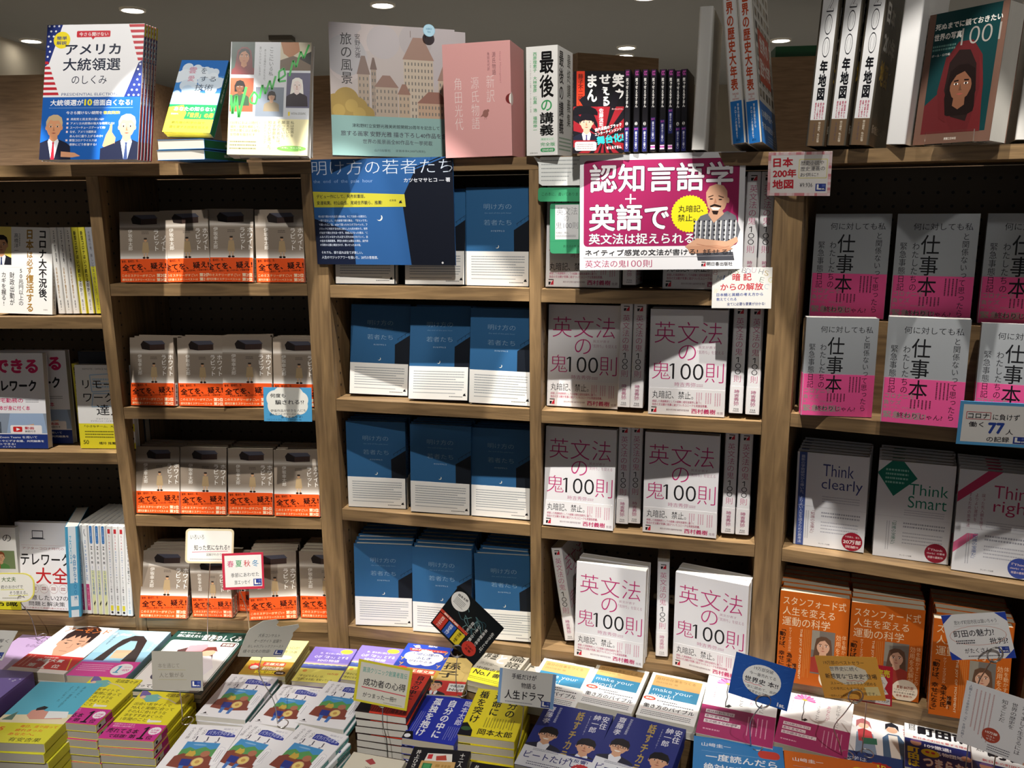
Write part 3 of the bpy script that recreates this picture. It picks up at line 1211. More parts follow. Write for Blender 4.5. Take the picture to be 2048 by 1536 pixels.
def art_remote():
    a = A_(128, 188, 'f2f1ee')
    a.t('REMOTE : OFFICE NOT REQUIRED', 14, 4, 88, 6, '3a3a3e', -.006)
    for q in ([(26, 12), (74, 10), (76, 30), (28, 32), (26, 12)], [(30, 34), (80, 34), (86, 48), (26, 50), (30, 34)]):
        a.l(q, 1.6, 'a8cbe8')
    a.g(30, 15, 72, 28, 3, 'bcd8ee', False, .5)
    a.t('リモート', 12, 18, 86, 28, '1d1c20', .006)
    a.t('ワークの', 12, 33, 86, 44, '1d1c20', .006)
    a.t('達人', 34, 47, 82, 60, '1d1c20', .006)
    a.t('ジェイソン・フリード&', 32, 63, 80, 65, '5a5a5e')
    a.t('デイヴィッド・ハイネマイヤー・ハンソン', 22, 66, 94, 68, '5a5a5e')
    a.r(0, 70, 100, 100, 'efe335')
    a.t('「小さなチーム、大きな仕事」', 10, 72, 90, 74.6, '2a2a20', .02)
    a.g(10, 78, 62, 88, 3, '5a561c', False, .42)
    a.e(84, 86, 18, 'f6f4ec')
    a.t('アフター', 74, 80, 94, 82.4, '2a2a20', .02)
    a.t('コロナの', 74, 83.6, 94, 86, '2a2a20', .02)
    a.t('働き方の', 74, 87, 94, 89.6, '2a2a20', .02)
    a.t('バイブル', 74, 91, 94, 93.4, '2a2a20', .02)
    a.t('50', 6, 90, 16, 95, '5a561c', .02)
    a.t('橘玲 推薦', 34, 92, 64, 95.4, '2a2a20', .015)
    return a


def art_leftmost():
    a = A_(148, 210, 'eeece6')
    a.t('これからの', 10, 8, 92, 17, '232326', -.004)
    a.r(46, 28, 96, 50, '7a8a60')
    a.clip(46, 28, 96, 50)
    a.man(72, 36, 6, 'd8a880', '8a4a2a', '5a8a4a')
    a.r(50, 42, 70, 50, 'c0503a')
    a.clip()
    a.t('ワーク', 40, 56, 96, 66, '232326', .01)
    a.r(0, 80, 100, 100, 'e4df2e')
    a.t('新常識', 30, 86, 94, 96, '26261c', .02)
    return a


def art_telework():
    a = A_(148, 210, 'efeef0')
    a.r(30, 9, 50, 18, '3a3c44')
    a.r(31.2, 10, 48.8, 17, 'e8e8ec')
    a.p([(26, 19), (54, 19), (51, 18), (29, 18)], '3a3c44')
    a.t('アフターコロナ時代の', 12, 28, 86, 31, 'a05a60')
    a.l([(10, 26), (90, 26)], .3, 'c89aa0')
    a.t('テレワーク', 8, 35, 96, 49, '1c1b1e', .018)
    a.t('大全', 34, 51, 92, 70, 'c0282e', .014)
    a.g(10, 60, 26, 66, 3, 'b08a8e', False, .4)
    for i in range(5):
        a.e(14 + i * 17, 75.5, 7.6, 'c0a0a4')
        a.e(14 + i * 17, 75.5, 7.0, 'f2f0f0')
        a.g(10 + i * 17, 73.4, 18 + i * 17, 77.4, 2, 'a04a50')
    a.t('用意したい27の', 14, 83, 90, 89, '232226', .006)
    a.t('問題と解決策', 20, 90.4, 84, 95.6, '232226', .006)
    a.t('導入の基本から課題改善の方法まで', 10, 97, 88, 98.8, 'b04a50')
    return a


def art_noom():
    a = A_(27, 210, '4da3c9')
    a.r(18, 0, 90, 100, 'dfeaf0')
    a.t('NOOM', 26, 10, 46, 40, '74b8d6', .02, 90)
    a.r(18, 62, 90, 76, '5aa6cc')
    a.v('今日からZOOM', 66, 30, 82, 34, '3a88b8', .03)
    a.r(18, 88, 90, 92, '4d9fc6')
    return a


def art_zspine(k):
    a = A_(11, 210, 'f2f2f0')
    if k == 0:
        a.v('Zoomはじめました', 50, 16, 62, 60, '2f74b8', .02)
        a.r(0, 66, 100, 96, 'c8447a')
        a.v('テレワーク入門', 50, 70, 92, 50, 'f0dce6')
        a.l([(50, 4), (30, 8), (70, 12)], 14, '2a2a30')
    elif k == 1:
        a.r(0, 50, 100, 100, 'e2e6b0')
        a.rr(14, 0, 90, 20, 30, '2f7ac0')
        a.v('テレビ会議システム', 52, 2, 19, 30, 'e6eef6')
        a.v('Zoom', 50, 22, 43, 74, '202024', .04)
        a.v('120%活用術', 50, 44, 78, 58, '2f6ab4', .02)
        a.p([(30, 88), (80, 84), (80, 87), (40, 91)], '202024')
    elif k == 2:
        a.r(12, 3, 88, 8, 'c8343a')
        a.v('Slack', 50, 9, 26, 66, 'c04a5a', .02)
        a.v('ZoomTrello', 50, 27, 55, 56, '3a70b0', .02)
        a.v('テレワーク基本・活用ワザ', 50, 56, 88, 52, '36363a', .01)
        a.r(10, 89, 90, 95, 'e6d83a')
        a.e(50, 97, 34, '2a2a2e', 1.4)
    else:
        a.v('「明日からSlack使って」', 50, 3, 66, 60, '26262a', .02)
        a.v('と言われたら読む本', 50, 68, 92, 44, '4a80a8')
        a.r(14, 93, 86, 98, 'b8d4e4')
    return a


# ---- the ledge
def art_us():
    a = A_(210, 285, 'f4f4f6', .3)
    nav, red = '22347e', 'c52a37'
    for sx in (0, 1):
        def m(pts):
            return [(100 - x, y) for x, y in pts] if sx else pts
        # stars field and stripes, swapped on the other side
        up, lo = [(0, 0), (16, 0), (4, 29), (0, 31)], [(0, 27), (4, 29), (17, 54), (0, 54)]
        st, sp = (up, lo) if not sx else (lo, up)
        a.p(m(st), nav)
        y0, y1 = (27, 54) if not sx else (0, 29)
        for i in range(7):
            ya, yb = y0 + (i + .08) * (y1 - y0) / 7, y0 + (i + .6) * (y1 - y0) / 7
            f = (lambda y: max(0, 4 + (y - 29) * .52)) if not sx else (lambda y: max(3, 16 - y * .41))
            a.p(m([(0, ya), (f(ya), ya), (f(yb), yb), (0, yb)]), red)
        y0 = 1 if not sx else 30
        for i in range(7):
            for j in range(3):
                y = y0 + i * 3.8
                x = 2.2 + j * 5 + (i % 2) * 2
                lim = (15 - (y) * .42) if not sx else 3 + (y - 29) * .52
                if x < lim - 1:
                    X = 100 - x if sx else x
                    a._add([[(X, y)] + [(X + rr_ * math.cos(R(-90 + q * 36)), y + rr_ * .72 * math.sin(R(-90 + q * 36))) for q in (n, n + 1)] for n in range(10) for rr_ in (1.1,)], 'e8ecf6')
    a.e(16, 11.5, 8.6, 'f3de2c')
    a.t('簡単', 10.6, 8.6, 21, 11.4, '26407e', .02)
    a.t('解説', 10.6, 12.2, 21, 15, '26407e', .02)
    a.rr(31, 4.8, 65.6, 9.6, 1.2, 'cc2f3c')
    a.p([(46, 9.5), (50, 9.5), (48, 11.4)], 'cc2f3c')
    a.t('今さら聞けない', 33.5, 5.8, 63.5, 8.8, 'f6eeee', .02)
    a.t('アメリカ', 20, 14.6, 77, 22.6, '20293e', .03)
    a.t('大統領選', 18.6, 25, 77.6, 34.6, '20293e', .02)
    a.t('のしくみ', 28.6, 38, 64.6, 44.4, '20293e', 0)
    a.t('PRESIDENTIAL ELECTION', 19, 51, 76, 53, '34508c', .004)
    a.r(0, 54, 100, 100, '1c5fb4')
    a.t('大統領選が', 8, 55.8, 42, 60.4, 'f4f6fa', .03)
    a.t('10', 43, 55.6, 51, 60.4, 'f3e12c', .05)
    a.t('倍面白くなる!', 52, 55.8, 92, 60.4, 'f4f6fa', .03)
    a.l([(7, 62), (93, 62)], .3, '9cc0e8')
    a.t('今さら聞けない疑問を', 25, 64.4, 62, 66.8, 'f4f6fa', .02)
    a.t('徹底図解!', 63, 64.4, 80, 66.8, 'f3e12c', .02)
    for i, (q, x1) in enumerate((('共和党と民主党の違いは?', 64), ('アメリカ大統領の強大な権限とは?', 75), ('スーパーチューズデーって何?', 66), ('なぜ、アメリカ国民は', 57), ('あんなに盛り上がるのか?', 64), ('新型コロナウイルスは', 58), ('選挙にどう影響する?', 58))):
        y = 69.4 + i * 3.1
        if i not in (4, 6):
            a.r(26, y + .2, 28, y + 1.7, 'f0d8dc')
        a.t(q, 30, y, x1, y + 1.9, 'eef2fa', .015)
    a.clip(0, 54, 100, 100)
    a.man(13.5, 76, 7.6, 'd99a72', 'c9b08a', '1f2236', 'eef0f6', 'c0283a')
    a.p([(22, 94), (36, 95), (42, 97.4), (34, 98.4), (22, 98)], 'dca07a')
    a.man(88, 76, 7.8, 'dca88a', 'd9d5d0', '20253c', 'cfdcf0', '3a4a78')
    a.p([(64, 90), (67, 82), (70, 78), (71, 74), (73, 74), (73, 80), (77, 84), (76, 90), (70, 94)], 'dca07a')
    a.p([(62, 92), (76, 88), (80, 100), (62, 100)], '20253c')
    a.clip()
    return a


def art_us_spine():
    a = A_(6, 285, '8c1f30')
    a.r(0, 0, 100, 9, 'e6cf34')
    a.r(0, 9, 100, 28, '24306e')
    a.v('アメリカ大統領選のしくみ', 50, 11, 60, 70, 'e4d8d8', .02)
    return a


def cloudshape(a, x, y, w, col, n=7, seed=2):
    rnd = random.Random(seed)
    for i in range(n):
        a.e(x + w * (i / (n - 1) - .5), y - rnd.uniform(0, w * .18), w * rnd.uniform(.12, .2), col)


def art_cloud():
    a = A_(108, 173, '3c7fc4', .3)
    a.r(0, 0, 100, 22, '2a68b2')
    a.r(0, 46, 100, 62, '8cb8dc')
    cloudshape(a, 48, 22, 60, 'c9d6e2')
    cloudshape(a, 40, 32, 72, 'd6e0e9', 8, 5)
    cloudshape(a, 62, 42, 80, 'c6d5e3', 8, 9)
    cloudshape(a, 28, 52, 60, 'b4cbe0', 7, 4)
    a.t('雲', 22, 10, 38, 19, 'c88a9e', .012)
    a.t('を', 48, 11, 60, 19, '3c4a5c', .004)
    a.t('愛', 24, 22, 38, 30, 'c88a9e', .012)
    a.t('する', 50, 23, 84, 30, '3c4a5c', .004)
    a.t('技術', 44, 34, 82, 43, '3c4a5c', .004)
    a.t('荒木健太郎', 58, 49, 78, 51, '8a98a8')
    a.r(0, 62, 100, 82, '1f7a4a')
    a.p([(0, 66), (30, 63), (40, 74), (30, 100), (0, 100)], 'e4da3c')
    a.r(0, 82, 100, 100, 'e6dc40')
    a.t('あなたの知らない', 12, 65, 98, 71, 'f2f6ee', .03)
    a.t('「世界」の扉', 44, 73, 98, 80, 'f0e23a', .03)
    a.t('重版御礼', 8, 74, 24, 76, 'e8f0e8')
    a.t('最先端の科学の目で', 14, 85, 84, 88.4, '4a4a20', .02)
    a.t('雲を愛する技術を伝える', 12, 91, 94, 94.6, '4a4a20', .02)
    return a


def art_women():
    a = A_(168, 232, 'c9ccd0', .35)
    a.r(0, 68, 100, 100, 'e4dcae')

    def ph(x0, y0, x1, y1, bg, *m, **k):
        a.r(x0, y0, x1, y1, bg)
        a.clip(x0, y0, x1, y1)
        a.man(*m, **k)
        a.clip()
    ph(1, 0, 30, 29, '3d5048', 17, 13, 6.5, 'b07a58', '1c1412', '6e2a2c', style='hood')
    ph(1, 32, 30, 62, 'b0583a', 13, 40, 5, '6e442c', '17110f', '35523a', style='bob')
    a.r(62, 0, 100, 25, 'c2b8a0')
    a.clip(62, 0, 100, 25)
    a.p([(62, 0), (84, 0), (86, 8), (74, 14), (66, 10)], 'a8744e')
    a.p([(62, 16), (78, 12), (100, 18), (100, 25), (62, 25)], '6a5a4a')
    a.p([(84, 14), (100, 8), (100, 20)], '2a2622')
    a.clip()
    ph(33, 40, 68, 66, '7a8490', 53, 48, 4, 'b08a70', '26201e', '8d8068', style='bob')
    ph(71, 27, 100, 58, '5c5a72', 84, 38, 5.6, 'e0d0ca', 'e2ded6', '2a2028', style='long')
    a.v('ここにいる私', 51, 4, 30, 6, '33363c', -.004)
    a.v('あらゆる場所で女たちの、', 43, 6, 36, 2.8, '55585e')
    a.v('思いもかけない生き方', 37, 4, 30, 2.8, '55585e')
    # hand-brushed green word across the pictures
    g = '3fae4e'
    a.l([(2, 47), (5, 64), (9, 48), (13, 67), (21, 40)], 3.2, g)
    for q in ([(26, 50), (31, 44), (36, 48), (33, 55), (27, 54), (26, 50)], [(38, 50), (41, 38), (45, 46), (50, 34), (53, 42), (57, 30)],
              [(60, 34), (69, 29), (67, 23), (61, 26), (61, 35), (70, 34)], [(74, 30), (78, 16), (82, 22), (87, 8), (91, 14), (97, 2)]):
        a.l(q, 2.4, g)
    a.t('130年におよぶ時代・', 3, 70.4, 40, 73, '5a5638')
    a.t('場所・境遇を横断して、', 3, 74, 40, 76.6, '5a5638')
    a.t('世界の驚くほど多様な', 3, 77.4, 40, 80, '5a5638')
    a.t('女性像を描きだす', 3, 81, 34, 83.4, '5a5638')
    a.g(3, 87, 36, 96, 3, '7a7654', False, .4)
    for i, (q, y) in enumerate((('私は世界を', 84), ('変えたいと', 84), ('願っていた。', 88), ('そのためには、', 92), ('まず世界を', 86), ('知りたいと思った。', 97))):
        a.v(q, 80 - i * 5.6, 69.5, y, 4.6, '3a3826')
    a.v('ジョディ・コッブ', 46, 70, 90, 3.4, '5a9a5e')
    a.e(80, 94, 18, '7cb458', 2.6)
    a.t('「女性」でたどる', 66, 92.6, 92, 94, 'e8f0d8')
    a.t('NATIONAL GEOGRAPHIC', 78, 62, 96, 64, '6a6a60', .01)
    a.r(74, 61.5, 76.4, 65, 'e2c83a')
    return a


def tower(a, x, y0, y1, w, wall, roof, rh):
    a.r(x - w / 2, y0, x + w / 2, y1, wall)
    a.p([(x - w / 2 - .8, y0), (x - w / 6, y0 - rh), (x + w / 6, y0 - rh), (x + w / 2 + .8, y0)], roof)
    n = max(2, int(w / 2.6))
    for j in range(int((y1 - y0) / 5)):
        for i in range(n):
            xx = x - w / 2 + w * (i + .5) / n
            a.r(xx - .5, y0 + 2 + j * 5, xx + .5, y0 + 4.4 + j * 5, '6f6a66')


def art_scenery():
    a = A_(262, 268, 'b3a9a6', .5)
    rnd = random.Random(4)
    for i in range(14):
        a.e(rnd.uniform(5, 95), rnd.uniform(4, 48), rnd.uniform(8, 16), rnd.choice(('aaa3a4', 'bbb0ae', 'b0a9ab', 'a8a5a8')))
    tower(a, 70, 25, 70, 24, 'b8aa98', '96786a', 17)
    a.l([(64, 8), (64, 3)], .4, '6b5a52')
    a.l([(76, 8), (76, 3)], .4, '6b5a52')
    tower(a, 26, 38, 70, 9, 'a49484', '7d6a62', 14)
    tower(a, 34, 34, 70, 4, '9a8a7c', '6f5c55', 9)
    tower(a, 92, 40, 70, 12, 'b5a28e', '94776a', 12)
    tower(a, 44, 47, 70, 18, 'aa9a8a', '8a6d62', 9)
    tower(a, 58, 52, 70, 9, 'b09c86', '8c6a5c', 8)
    tower(a, 82, 58, 70, 26, 'b39880', '8b6255', 9)
    for x, y, r in ((4, 62, 9), (12, 58, 10), (20, 64, 9), (8, 69, 10), (28, 68, 6)):
        a.e(x, y, r, '9c8346')
    for x, y, r in ((6, 66, 5), (16, 62, 5), (22, 68, 5)):
        a.e(x, y, r, 'ad9350')
    a.r(0, 69.5, 100, 100, '86aaa6')
    a.v('旅の風景', 13, 7, 46, 9.5, '1f1d1e', .004)
    a.v('安野光雅', 22, 7.6, 26, 4.6, '2a2728')
    a.t('津和野町立安野光雅美術館開館20周年を記念して', 16, 75.4, 86, 78.4, '2e3a3e', .01)
    a.t('旅する画家 安野光雅 描き下ろし40作品を含む', 7, 81, 96, 85, '3a3442', .008)
    a.t('世界の風景画全80作品を一挙掲載', 24, 87, 80, 90.6, '3a3442', .004)
    a.t('山川出版社', 33, 94.4, 46, 96.4, '3a4648')
    a.t('定価本体4,500円(税別)', 50, 94.4, 74, 96.6, '3a4648')
    return a


def art_pink():
    a = A_(142, 222, 'dfa5a2', .32)
    a.v('源氏物語', 76, 9, 29, 5.6, '7a4c52')
    a.v('角田光代訳', 68, 9, 25, 3.6, '7a4c52')
    a.t('Genji Monogatari', 83.5, 9, 86.5, 36, 'b9797c', 0, 90)
    w = 'f3e2df'
    for q, x, y0, y1 in (('新訳', 70, 28, 53), ('源氏物語', 47, 29, 76), ('角田光代', 22, 29, 76)):
        a.v(q, x, y0, y1, 13, w, -.014)
    a.e(62, 62, 4.2, '9a6a62', 3.4)
    a.e(65.5, 59.5, 2, '9a6a62')
    a.p([(58, 62), (54, 65), (60, 64)], '9a6a62')
    a.l([(61, 64.6), (60.6, 67)], .5, '9a6a62')
    a.l([(63.4, 64.6), (63, 67)], .5, '9a6a62')
    return a


def art_lecture(side=False):
    a = A_(108 if side else 70, 222, 'f3f2ee', .3)
    g = '4aa868'
    if side:
        a.v('最後の講義', 24, 3, 80, 30, '2a2a2a', .02)
        a.v('最終講義集', 74, 3, 72, 24, '55554c', .01)
        a.g(10, 82, 90, 96, 4, '6a9a74', False, .4)
        return a
    a.v('最後', 65, 4, 47, 46, '141414', .03)
    a.v('の', 65, 47, 60, 40, g, .02)
    a.v('講義', 65, 60, 82, 46, '141414', .03)
    a.v('西原理恵子 大林宣彦 石黒 浩 福岡伸一', 28, 5, 78, 13, g, .02)
    a.v('この人だけに聞いてみたい話', 14, 12, 60, 4, '8a8a86')
    a.r(45, 83.6, 90, 86.4, 'e4f2e4')
    a.t('限定セット', 48, 84.2, 86, 86, g)
    a.t('完全版', 45, 88, 92, 91.6, g, .02)
    a.rr(45, 93.2, 92, 97, 6, g)
    a.t('DVD付', 52, 93.9, 86, 96.4, 'f2f6f0', .02)
    a.t('主婦の友社', 10, 97, 36, 98.4, '3a3a3a')
    return a


def art_manga():
    a = A_(112, 174, '141316', .35)
    a.r(6, 0, 22, 42, 'd03a22')
    a.v('藤子不二雄', 14, 3, 36, 11, '1c1412', .01)
    a.e(14, 39, 5, '1c1412', n=20)
    a.e(14, 39, 4.3, 'd03a22', n=20)
    a.v('笑ゥ', 88, 3, 36, 24, 'f0eeea', .045)
    a.v('せぇるす', 62, 3, 56, 24, 'f0eeea', .045)
    a.v('まん', 36, 3, 38, 24, 'f0eeea', .045)
    a.r(0, 43, 100, 100, '8e1f28')
    for i in range(14):
        a.p([(60, 82), (60 + 80 * math.cos(i * .45), 82 + 60 * math.sin(i * .45)), (60 + 80 * math.cos(i * .45 + .2), 82 + 60 * math.sin(i * .45 + .2))], '17141a')
    a.clip(0, 42, 50, 84)
    a.man(26, 62, 12, 'd8a890', '16131a', '1e1f2e', 'e8e6ea', '4a3f6e', style='bangs')
    a.p([(-4, 54), (2, 44), (24, 40), (44, 46), (52, 54), (26, 51)], '121116')
    a.clip()
    a.r(48, 43, 60, 72, '9c2630')
    a.v('佐藤流司', 55, 45, 68, 9, 'f4ecec', .01)
    a.t('笑ゥせぇるすまん', 76, 45, 99, 47, 'e8b8b8', .01)
    a.t('前代未聞のブラック', 42, 66, 96, 70.4, 'f4f0ee', .035, -12)
    a.t('エンターテインメント', 42, 71.6, 96, 75.6, 'f4f0ee', .03, -12)
    a.t('舞台化!', 46, 77, 100, 88, '36b0b4', .06, -8)
    a.t('せぇるすまん', 66, 91, 96, 95, 'f2ecec', .04, -4)
    a.rr(3, 86, 46, 97, 4, 'f2f0ec')
    a.g(7, 88, 40, 95.6, 3, '6a4a4a', False, .42)
    return a


def art_manga_spine(n, shift=0):
    a = A_(13, 174, '17151b')
    a.r(0, 0, 100, 8.6, '3a1a3c')
    a.t('CC', 14, 1.6, 86, 7, 'b84a9c', .08)
    a.v('笑ゥせぇるすまん', 46, 10, 46, 62, 'f0eee8', .05)
    a.e(46, 65.6, 30, 'eceae4')
    a.t(str(n), 30, 63.6, 62, 67.6, '17151b', .04)
    a.r(0, 70 - shift, 100, 100 - shift, '262a66')
    a.t('舞台化', 10, 70.6 - shift, 90, 73.4 - shift, 'b04aa0', .03, -6)
    a.v('藤子不二雄', 50, 75 - shift, 93 - shift, 50, 'e6e6f2', .02)
    a.e(50, 95 - shift, 22, 'e6e6f2', n=16)
    a.e(50, 95 - shift, 17, '262a66', n=16)
    if shift:
        a.r(0, 92, 100, 97.4, 'e8c8e0')
        a.r(0, 93.4, 100, 95.4, 'b04a9c')
    return a


def art_hist_spine():
    a = A_(31, 330, 'f0efed', .3)
    a.v('ビジュアル', 50, 1, 9, 20, '3a3a3a')
    a.v('世界の歴史大年表', 47, 10, 69, 64, 'c8502c', .04)
    for i, q in enumerate(('TIMELINES', 'OF', 'EVERYTHING')):
        a.t(q, 22 if i != 1 else 42, 70.4 + i * 1.5, 78 if i != 1 else 56, 71.5 + i * 1.5, 'c04a3a', .01)
    a.r(0, 75, 100, 100, '2a7ac8')
    a.v('宇宙の誕生から', 66, 76.5, 91, 17, 'f0f4f8', .03)
    a.v('ドローンの登場まで', 40, 78, 97, 17, 'f0f4f8', .03)
    a.t('創元社', 30, 97.4, 66, 98.8, '1a3a68', .01)
    return a


def art_hist():
    a = A_(220, 330, 'd9d5cc', .3)
    rnd = random.Random(8)
    for i in range(9):
        for j in range(5):
            x, y = 5 + j * 19 + rnd.uniform(-2, 2), 3 + i * 8
            a.r(x, y, x + 12, y + 5, rnd.choice(('8a8478', '5e5a54', 'a89c88', 'b0a898', '6e6860')))
            a.e(x + 6, y + 2, 3, rnd.choice(('4a4640', '9a8870', 'c2b29a')))
        a.l([(0, 2 + i * 8), (100, 2 + i * 8)], .8, 'f4f2ee')
    a.r(16, 30, 84, 62, 'c8482c')
    a.t('世界の', 24, 33, 76, 44, 'f2ece4', .04)
    a.t('歴史大年表', 20, 47, 80, 58, 'f2ece4', .04)
    a.r(0, 75, 100, 100, '2a74c0')
    a.t('130億年前〜', 8, 79, 80, 84, 'e8f0f8', .03)
    a.t('宇宙の誕生から', 8, 87, 90, 91, 'e8f0f8', .02)
    a.g(40, 93, 92, 98, 3, 'b8d0e8', False, .4)
    return a


def art_map_spine():
    a = A_(36, 320, 'dedede', .25)
    a.v('日本', 52, 1, 12, 54, '17171b', .04)
    for i, ch in enumerate('200'):
        a.t(ch, 28, 13 + i * 12.6, 76, 24.4 + i * 12.6, '2a2a30', .02)
        a.t(ch, 31, 13.7 + i * 12.6, 73, 23.7 + i * 12.6, 'e2e2e2', -.004)
    a.v('年地図', 52, 51, 74, 54, '17171b', .05)
    for i, q in enumerate(('伊能図から', '現代図まで', '全国130都市の', '歴史をたどる')):
        a.v(q, 78 - i * 17, 75, 84.6, 12, 'b03058', .03)
    a.r(0, 85, 100, 100, '6a5540')
    a.v('街の歴史、私の記憶', 66, 86, 98, 17, 'd8ccb8', .01)
    a.v('江戸、明治大正、昭和、平成', 34, 87, 97, 12, '4a4458')
    return a


def art_map():
    a = A_(225, 320, '4c463c', .25)
    rnd = random.Random(3)
    for i in range(60):
        x, y = rnd.uniform(0, 100), rnd.uniform(0, 84)
        a.l([(x, y), (x + rnd.uniform(-14, 14), y + rnd.uniform(-9, 9))], .6, rnd.choice(('8a7e66', '6e6654', 'a89c80', '39352e')))
    a.t('日本', 8, 20, 52, 32, 'e8e4da', .05)
    a.t('200年', 8, 36, 70, 48, 'e8e4da', .05)
    a.t('地図', 8, 52, 52, 66, 'c9a23a', .05)
    a.r(0, 85, 100, 100, '5a4836')
    a.t('街の歴史、私の記憶', 6, 88, 80, 93, 'd8ccb8', .01)
    return a


def art_1001():
    a = A_(150, 235, '6d5145', .25)
    a.r(9, 0, 92, 92, '14383a')
    a.clip(9, 0, 92, 92)
    a.p([(9, 92), (9, 70), (24, 62), (40, 66), (60, 88), (70, 92)], '5e2426')
    a.p([(26, 60), (30, 36), (44, 24), (62, 24), (76, 36), (82, 58), (84, 92), (50, 92), (34, 74)], '5a2224')
    a.p([(32, 58), (34, 40), (46, 30), (60, 31), (70, 42), (74, 62), (66, 84), (46, 80)], '261c1b')
    a.man(54, 56, 14, '7c533e', '1e1615', '5e2426', style='long', body=False)
    a.p([(24, 60), (30, 34), (36, 34), (33, 60), (40, 84), (30, 80)], '5a2224')
    a.p([(72, 34), (80, 50), (86, 92), (70, 92), (78, 60)], '642426')
    a.clip()
    a.t('死ぬまでに観ておきたい', 10, 8, 94, 13, 'e6e2da', .03)
    a.t('世界の写真', 10, 15.6, 46, 21, 'e6e2da', .03)
    a.t('1001', 46, 14.4, 94, 27, '97918a', -.014)
    a.g(10, 24, 40, 29, 2, '5a8078')
    a.t('ポール・ロウ編', 10, 31, 34, 33, 'd8d4cc')
    a.t('実業之日本社', 42, 95.4, 58, 97.4, 'e0d8cc', .02)
    return a
# ---- books lying on the table
def art_almond():
    a = A_(128, 188, 'efedea')
    a.clip(0, 0, 100, 66)
    a.p([(26, 40), (22, 20), (28, 6), (42, 1), (60, 0), (72, 6), (78, 16), (78, 36), (70, 46)], '33211f')
    a.p([(28, 36), (30, 22), (40, 18), (60, 18), (70, 24), (73, 38), (68, 54), (58, 66), (42, 66), (32, 54)], 'd3a184')
    a.p([(24, 36), (28, 34), (30, 46), (26, 44)], 'd3a184')
    a.p([(74, 36), (78, 34), (76, 46), (72, 46)], 'd3a184')
    a.p([(27, 30), (30, 16), (50, 12), (72, 18), (75, 32), (69, 22), (64, 27), (59, 20), (54, 28), (49, 21), (44, 28), (39, 21), (33, 30)], '33211f')
    for sx in (-1, 1):
        a.l([(51 + sx * 17, 33), (51 + sx * 6, 33.6)], 1.6, '33211f')
        a.l([(51 + sx * 16, 39), (51 + sx * 7, 39)], 1.1, '4a2a22')
        a.e(51 + sx * 11, 39.6, 2, '2a1a18')
    a.l([(53, 40), (55, 48), (50, 49)], .7, '8c5a45')
    a.l([(44, 56), (58, 56)], .9, '9a5a48')
    a.clip()
    a.t('アーモンド', 10, 5, 92, 15, 'de7a3a', .012)
    a.t('ソン・ウォンピョン', 40, 2, 66, 4, 'de7a3a', .01)
    a.r(0, 66, 100, 96, 'c92f2b')
    a.r(0, 93, 100, 100, 'f0e4dc')
    a.t('2020年', 34, 69, 60, 72, 'f2dcd4', .01)
    a.t('本屋大賞', 26, 73, 74, 79, 'f6ece6', .04)
    a.t('第', 22, 83, 36, 90, 'f6ece6', .02)
    a.t('1', 44, 78, 56, 92, 'f6ece6', .05)
    a.t('位', 64, 83, 78, 90, 'f6ece6', .02)
    a.g(4, 68, 20, 90, 2, 'e8a090', True, .25)
    a.l([(82, 70), (96, 92)], 2, 'e0a83a')
    return a


def art_girl():
    a = A_(128, 188, 'a3cadc')
    a.p([(0, 52), (100, 46), (100, 70), (0, 70)], '8fbdd2')
    cloudshape(a, 20, 14, 26, 'c8e0ea', 5)
    a.p([(16, 70), (24, 40), (30, 22), (44, 12), (60, 12), (74, 22), (80, 40), (90, 70), (64, 70), (66, 40), (58, 24), (46, 24), (36, 40), (34, 70)], '352a29')
    a.p([(36, 44), (46, 25), (58, 25), (66, 44), (62, 62), (40, 62)], '9cc8da')
    a.p([(38, 50), (66, 48), (63, 62), (40, 62)], 'd6b08e')
    a.p([(38, 45), (66, 44), (66, 49), (38, 52)], 'c4a98a')
    a.v('水を縫う人たちの', 92, 6, 44, 7, 'e8f0f4')
    a.v('あの頃の空を', 10, 6, 34, 4.5, '3a4a5a')
    a.r(0, 68, 100, 100, 'dd4a9e')
    a.r(0, 68, 66, 71.4, '8a8ac8')
    a.g(6, 75, 60, 90, 4, 'f0b8d8', False, .4)
    a.e(80, 84, 17, 'f2f0f4')
    a.t('1', 70, 77, 79, 91, '3aa0c8', .02)
    a.t('400', 81, 83, 93, 87, 'd85aa0', .01)
    a.t('累計部数', 81, 78, 92, 80.4, 'd85aa0')
    return a


def art_world():
    a = A_(182, 257, '1e4038')
    a.t('親子でわかる!', 6, 2.5, 34, 5, 'f2f2ee', .02)
    a.t('娘に教えたい', 6, 6.4, 40, 11.6, 'f2f2ee', .03)
    a.t('世界のしくみ', 41, 5.4, 95, 15.6, 'f4f4f0', .05)
    a.rr(4, 17, 96, 97, 4, 'e8ece8')
    a.rr(5, 17.8, 95, 96.2, 4, '1e4038')
    a.rr(5.8, 18.4, 94.2, 95.6, 4, 'f4f2ee')
    a.r(74, 19, 92, 25, '5a2a2a')
    a.t('新装版', 75.6, 20, 90.4, 24, 'f0e8e0', .03)
    # two people drawn at a table
    a.clip(6, 18.5, 94, 95.5)
    a.p([(24, 34), (44, 24), (70, 30), (84, 60), (60, 66), (30, 56)], '4a3232')
    a.p([(34, 26), (56, 22), (66, 34), (50, 42), (36, 38)], 'd68a92')
    a.p([(50, 40), (74, 42), (88, 60), (80, 82), (52, 76), (44, 54)], 'ece8ec')
    a.e(66, 36, 9, 'e2b294')
    a.p([(56, 36), (60, 27), (70, 26), (77, 34), (70, 32), (62, 33)], '7a3a34')
    a.l([(62, 48), (58, 70)], 2, 'c0383a')
    a.e(70, 72, 5, 'e2b294')
    a.e(30, 76, 9, '4a4a62')
    a.clip()
    a.t('知っておきたい世界の話', 12, 89, 90, 94, '26302c', .02)
    return a


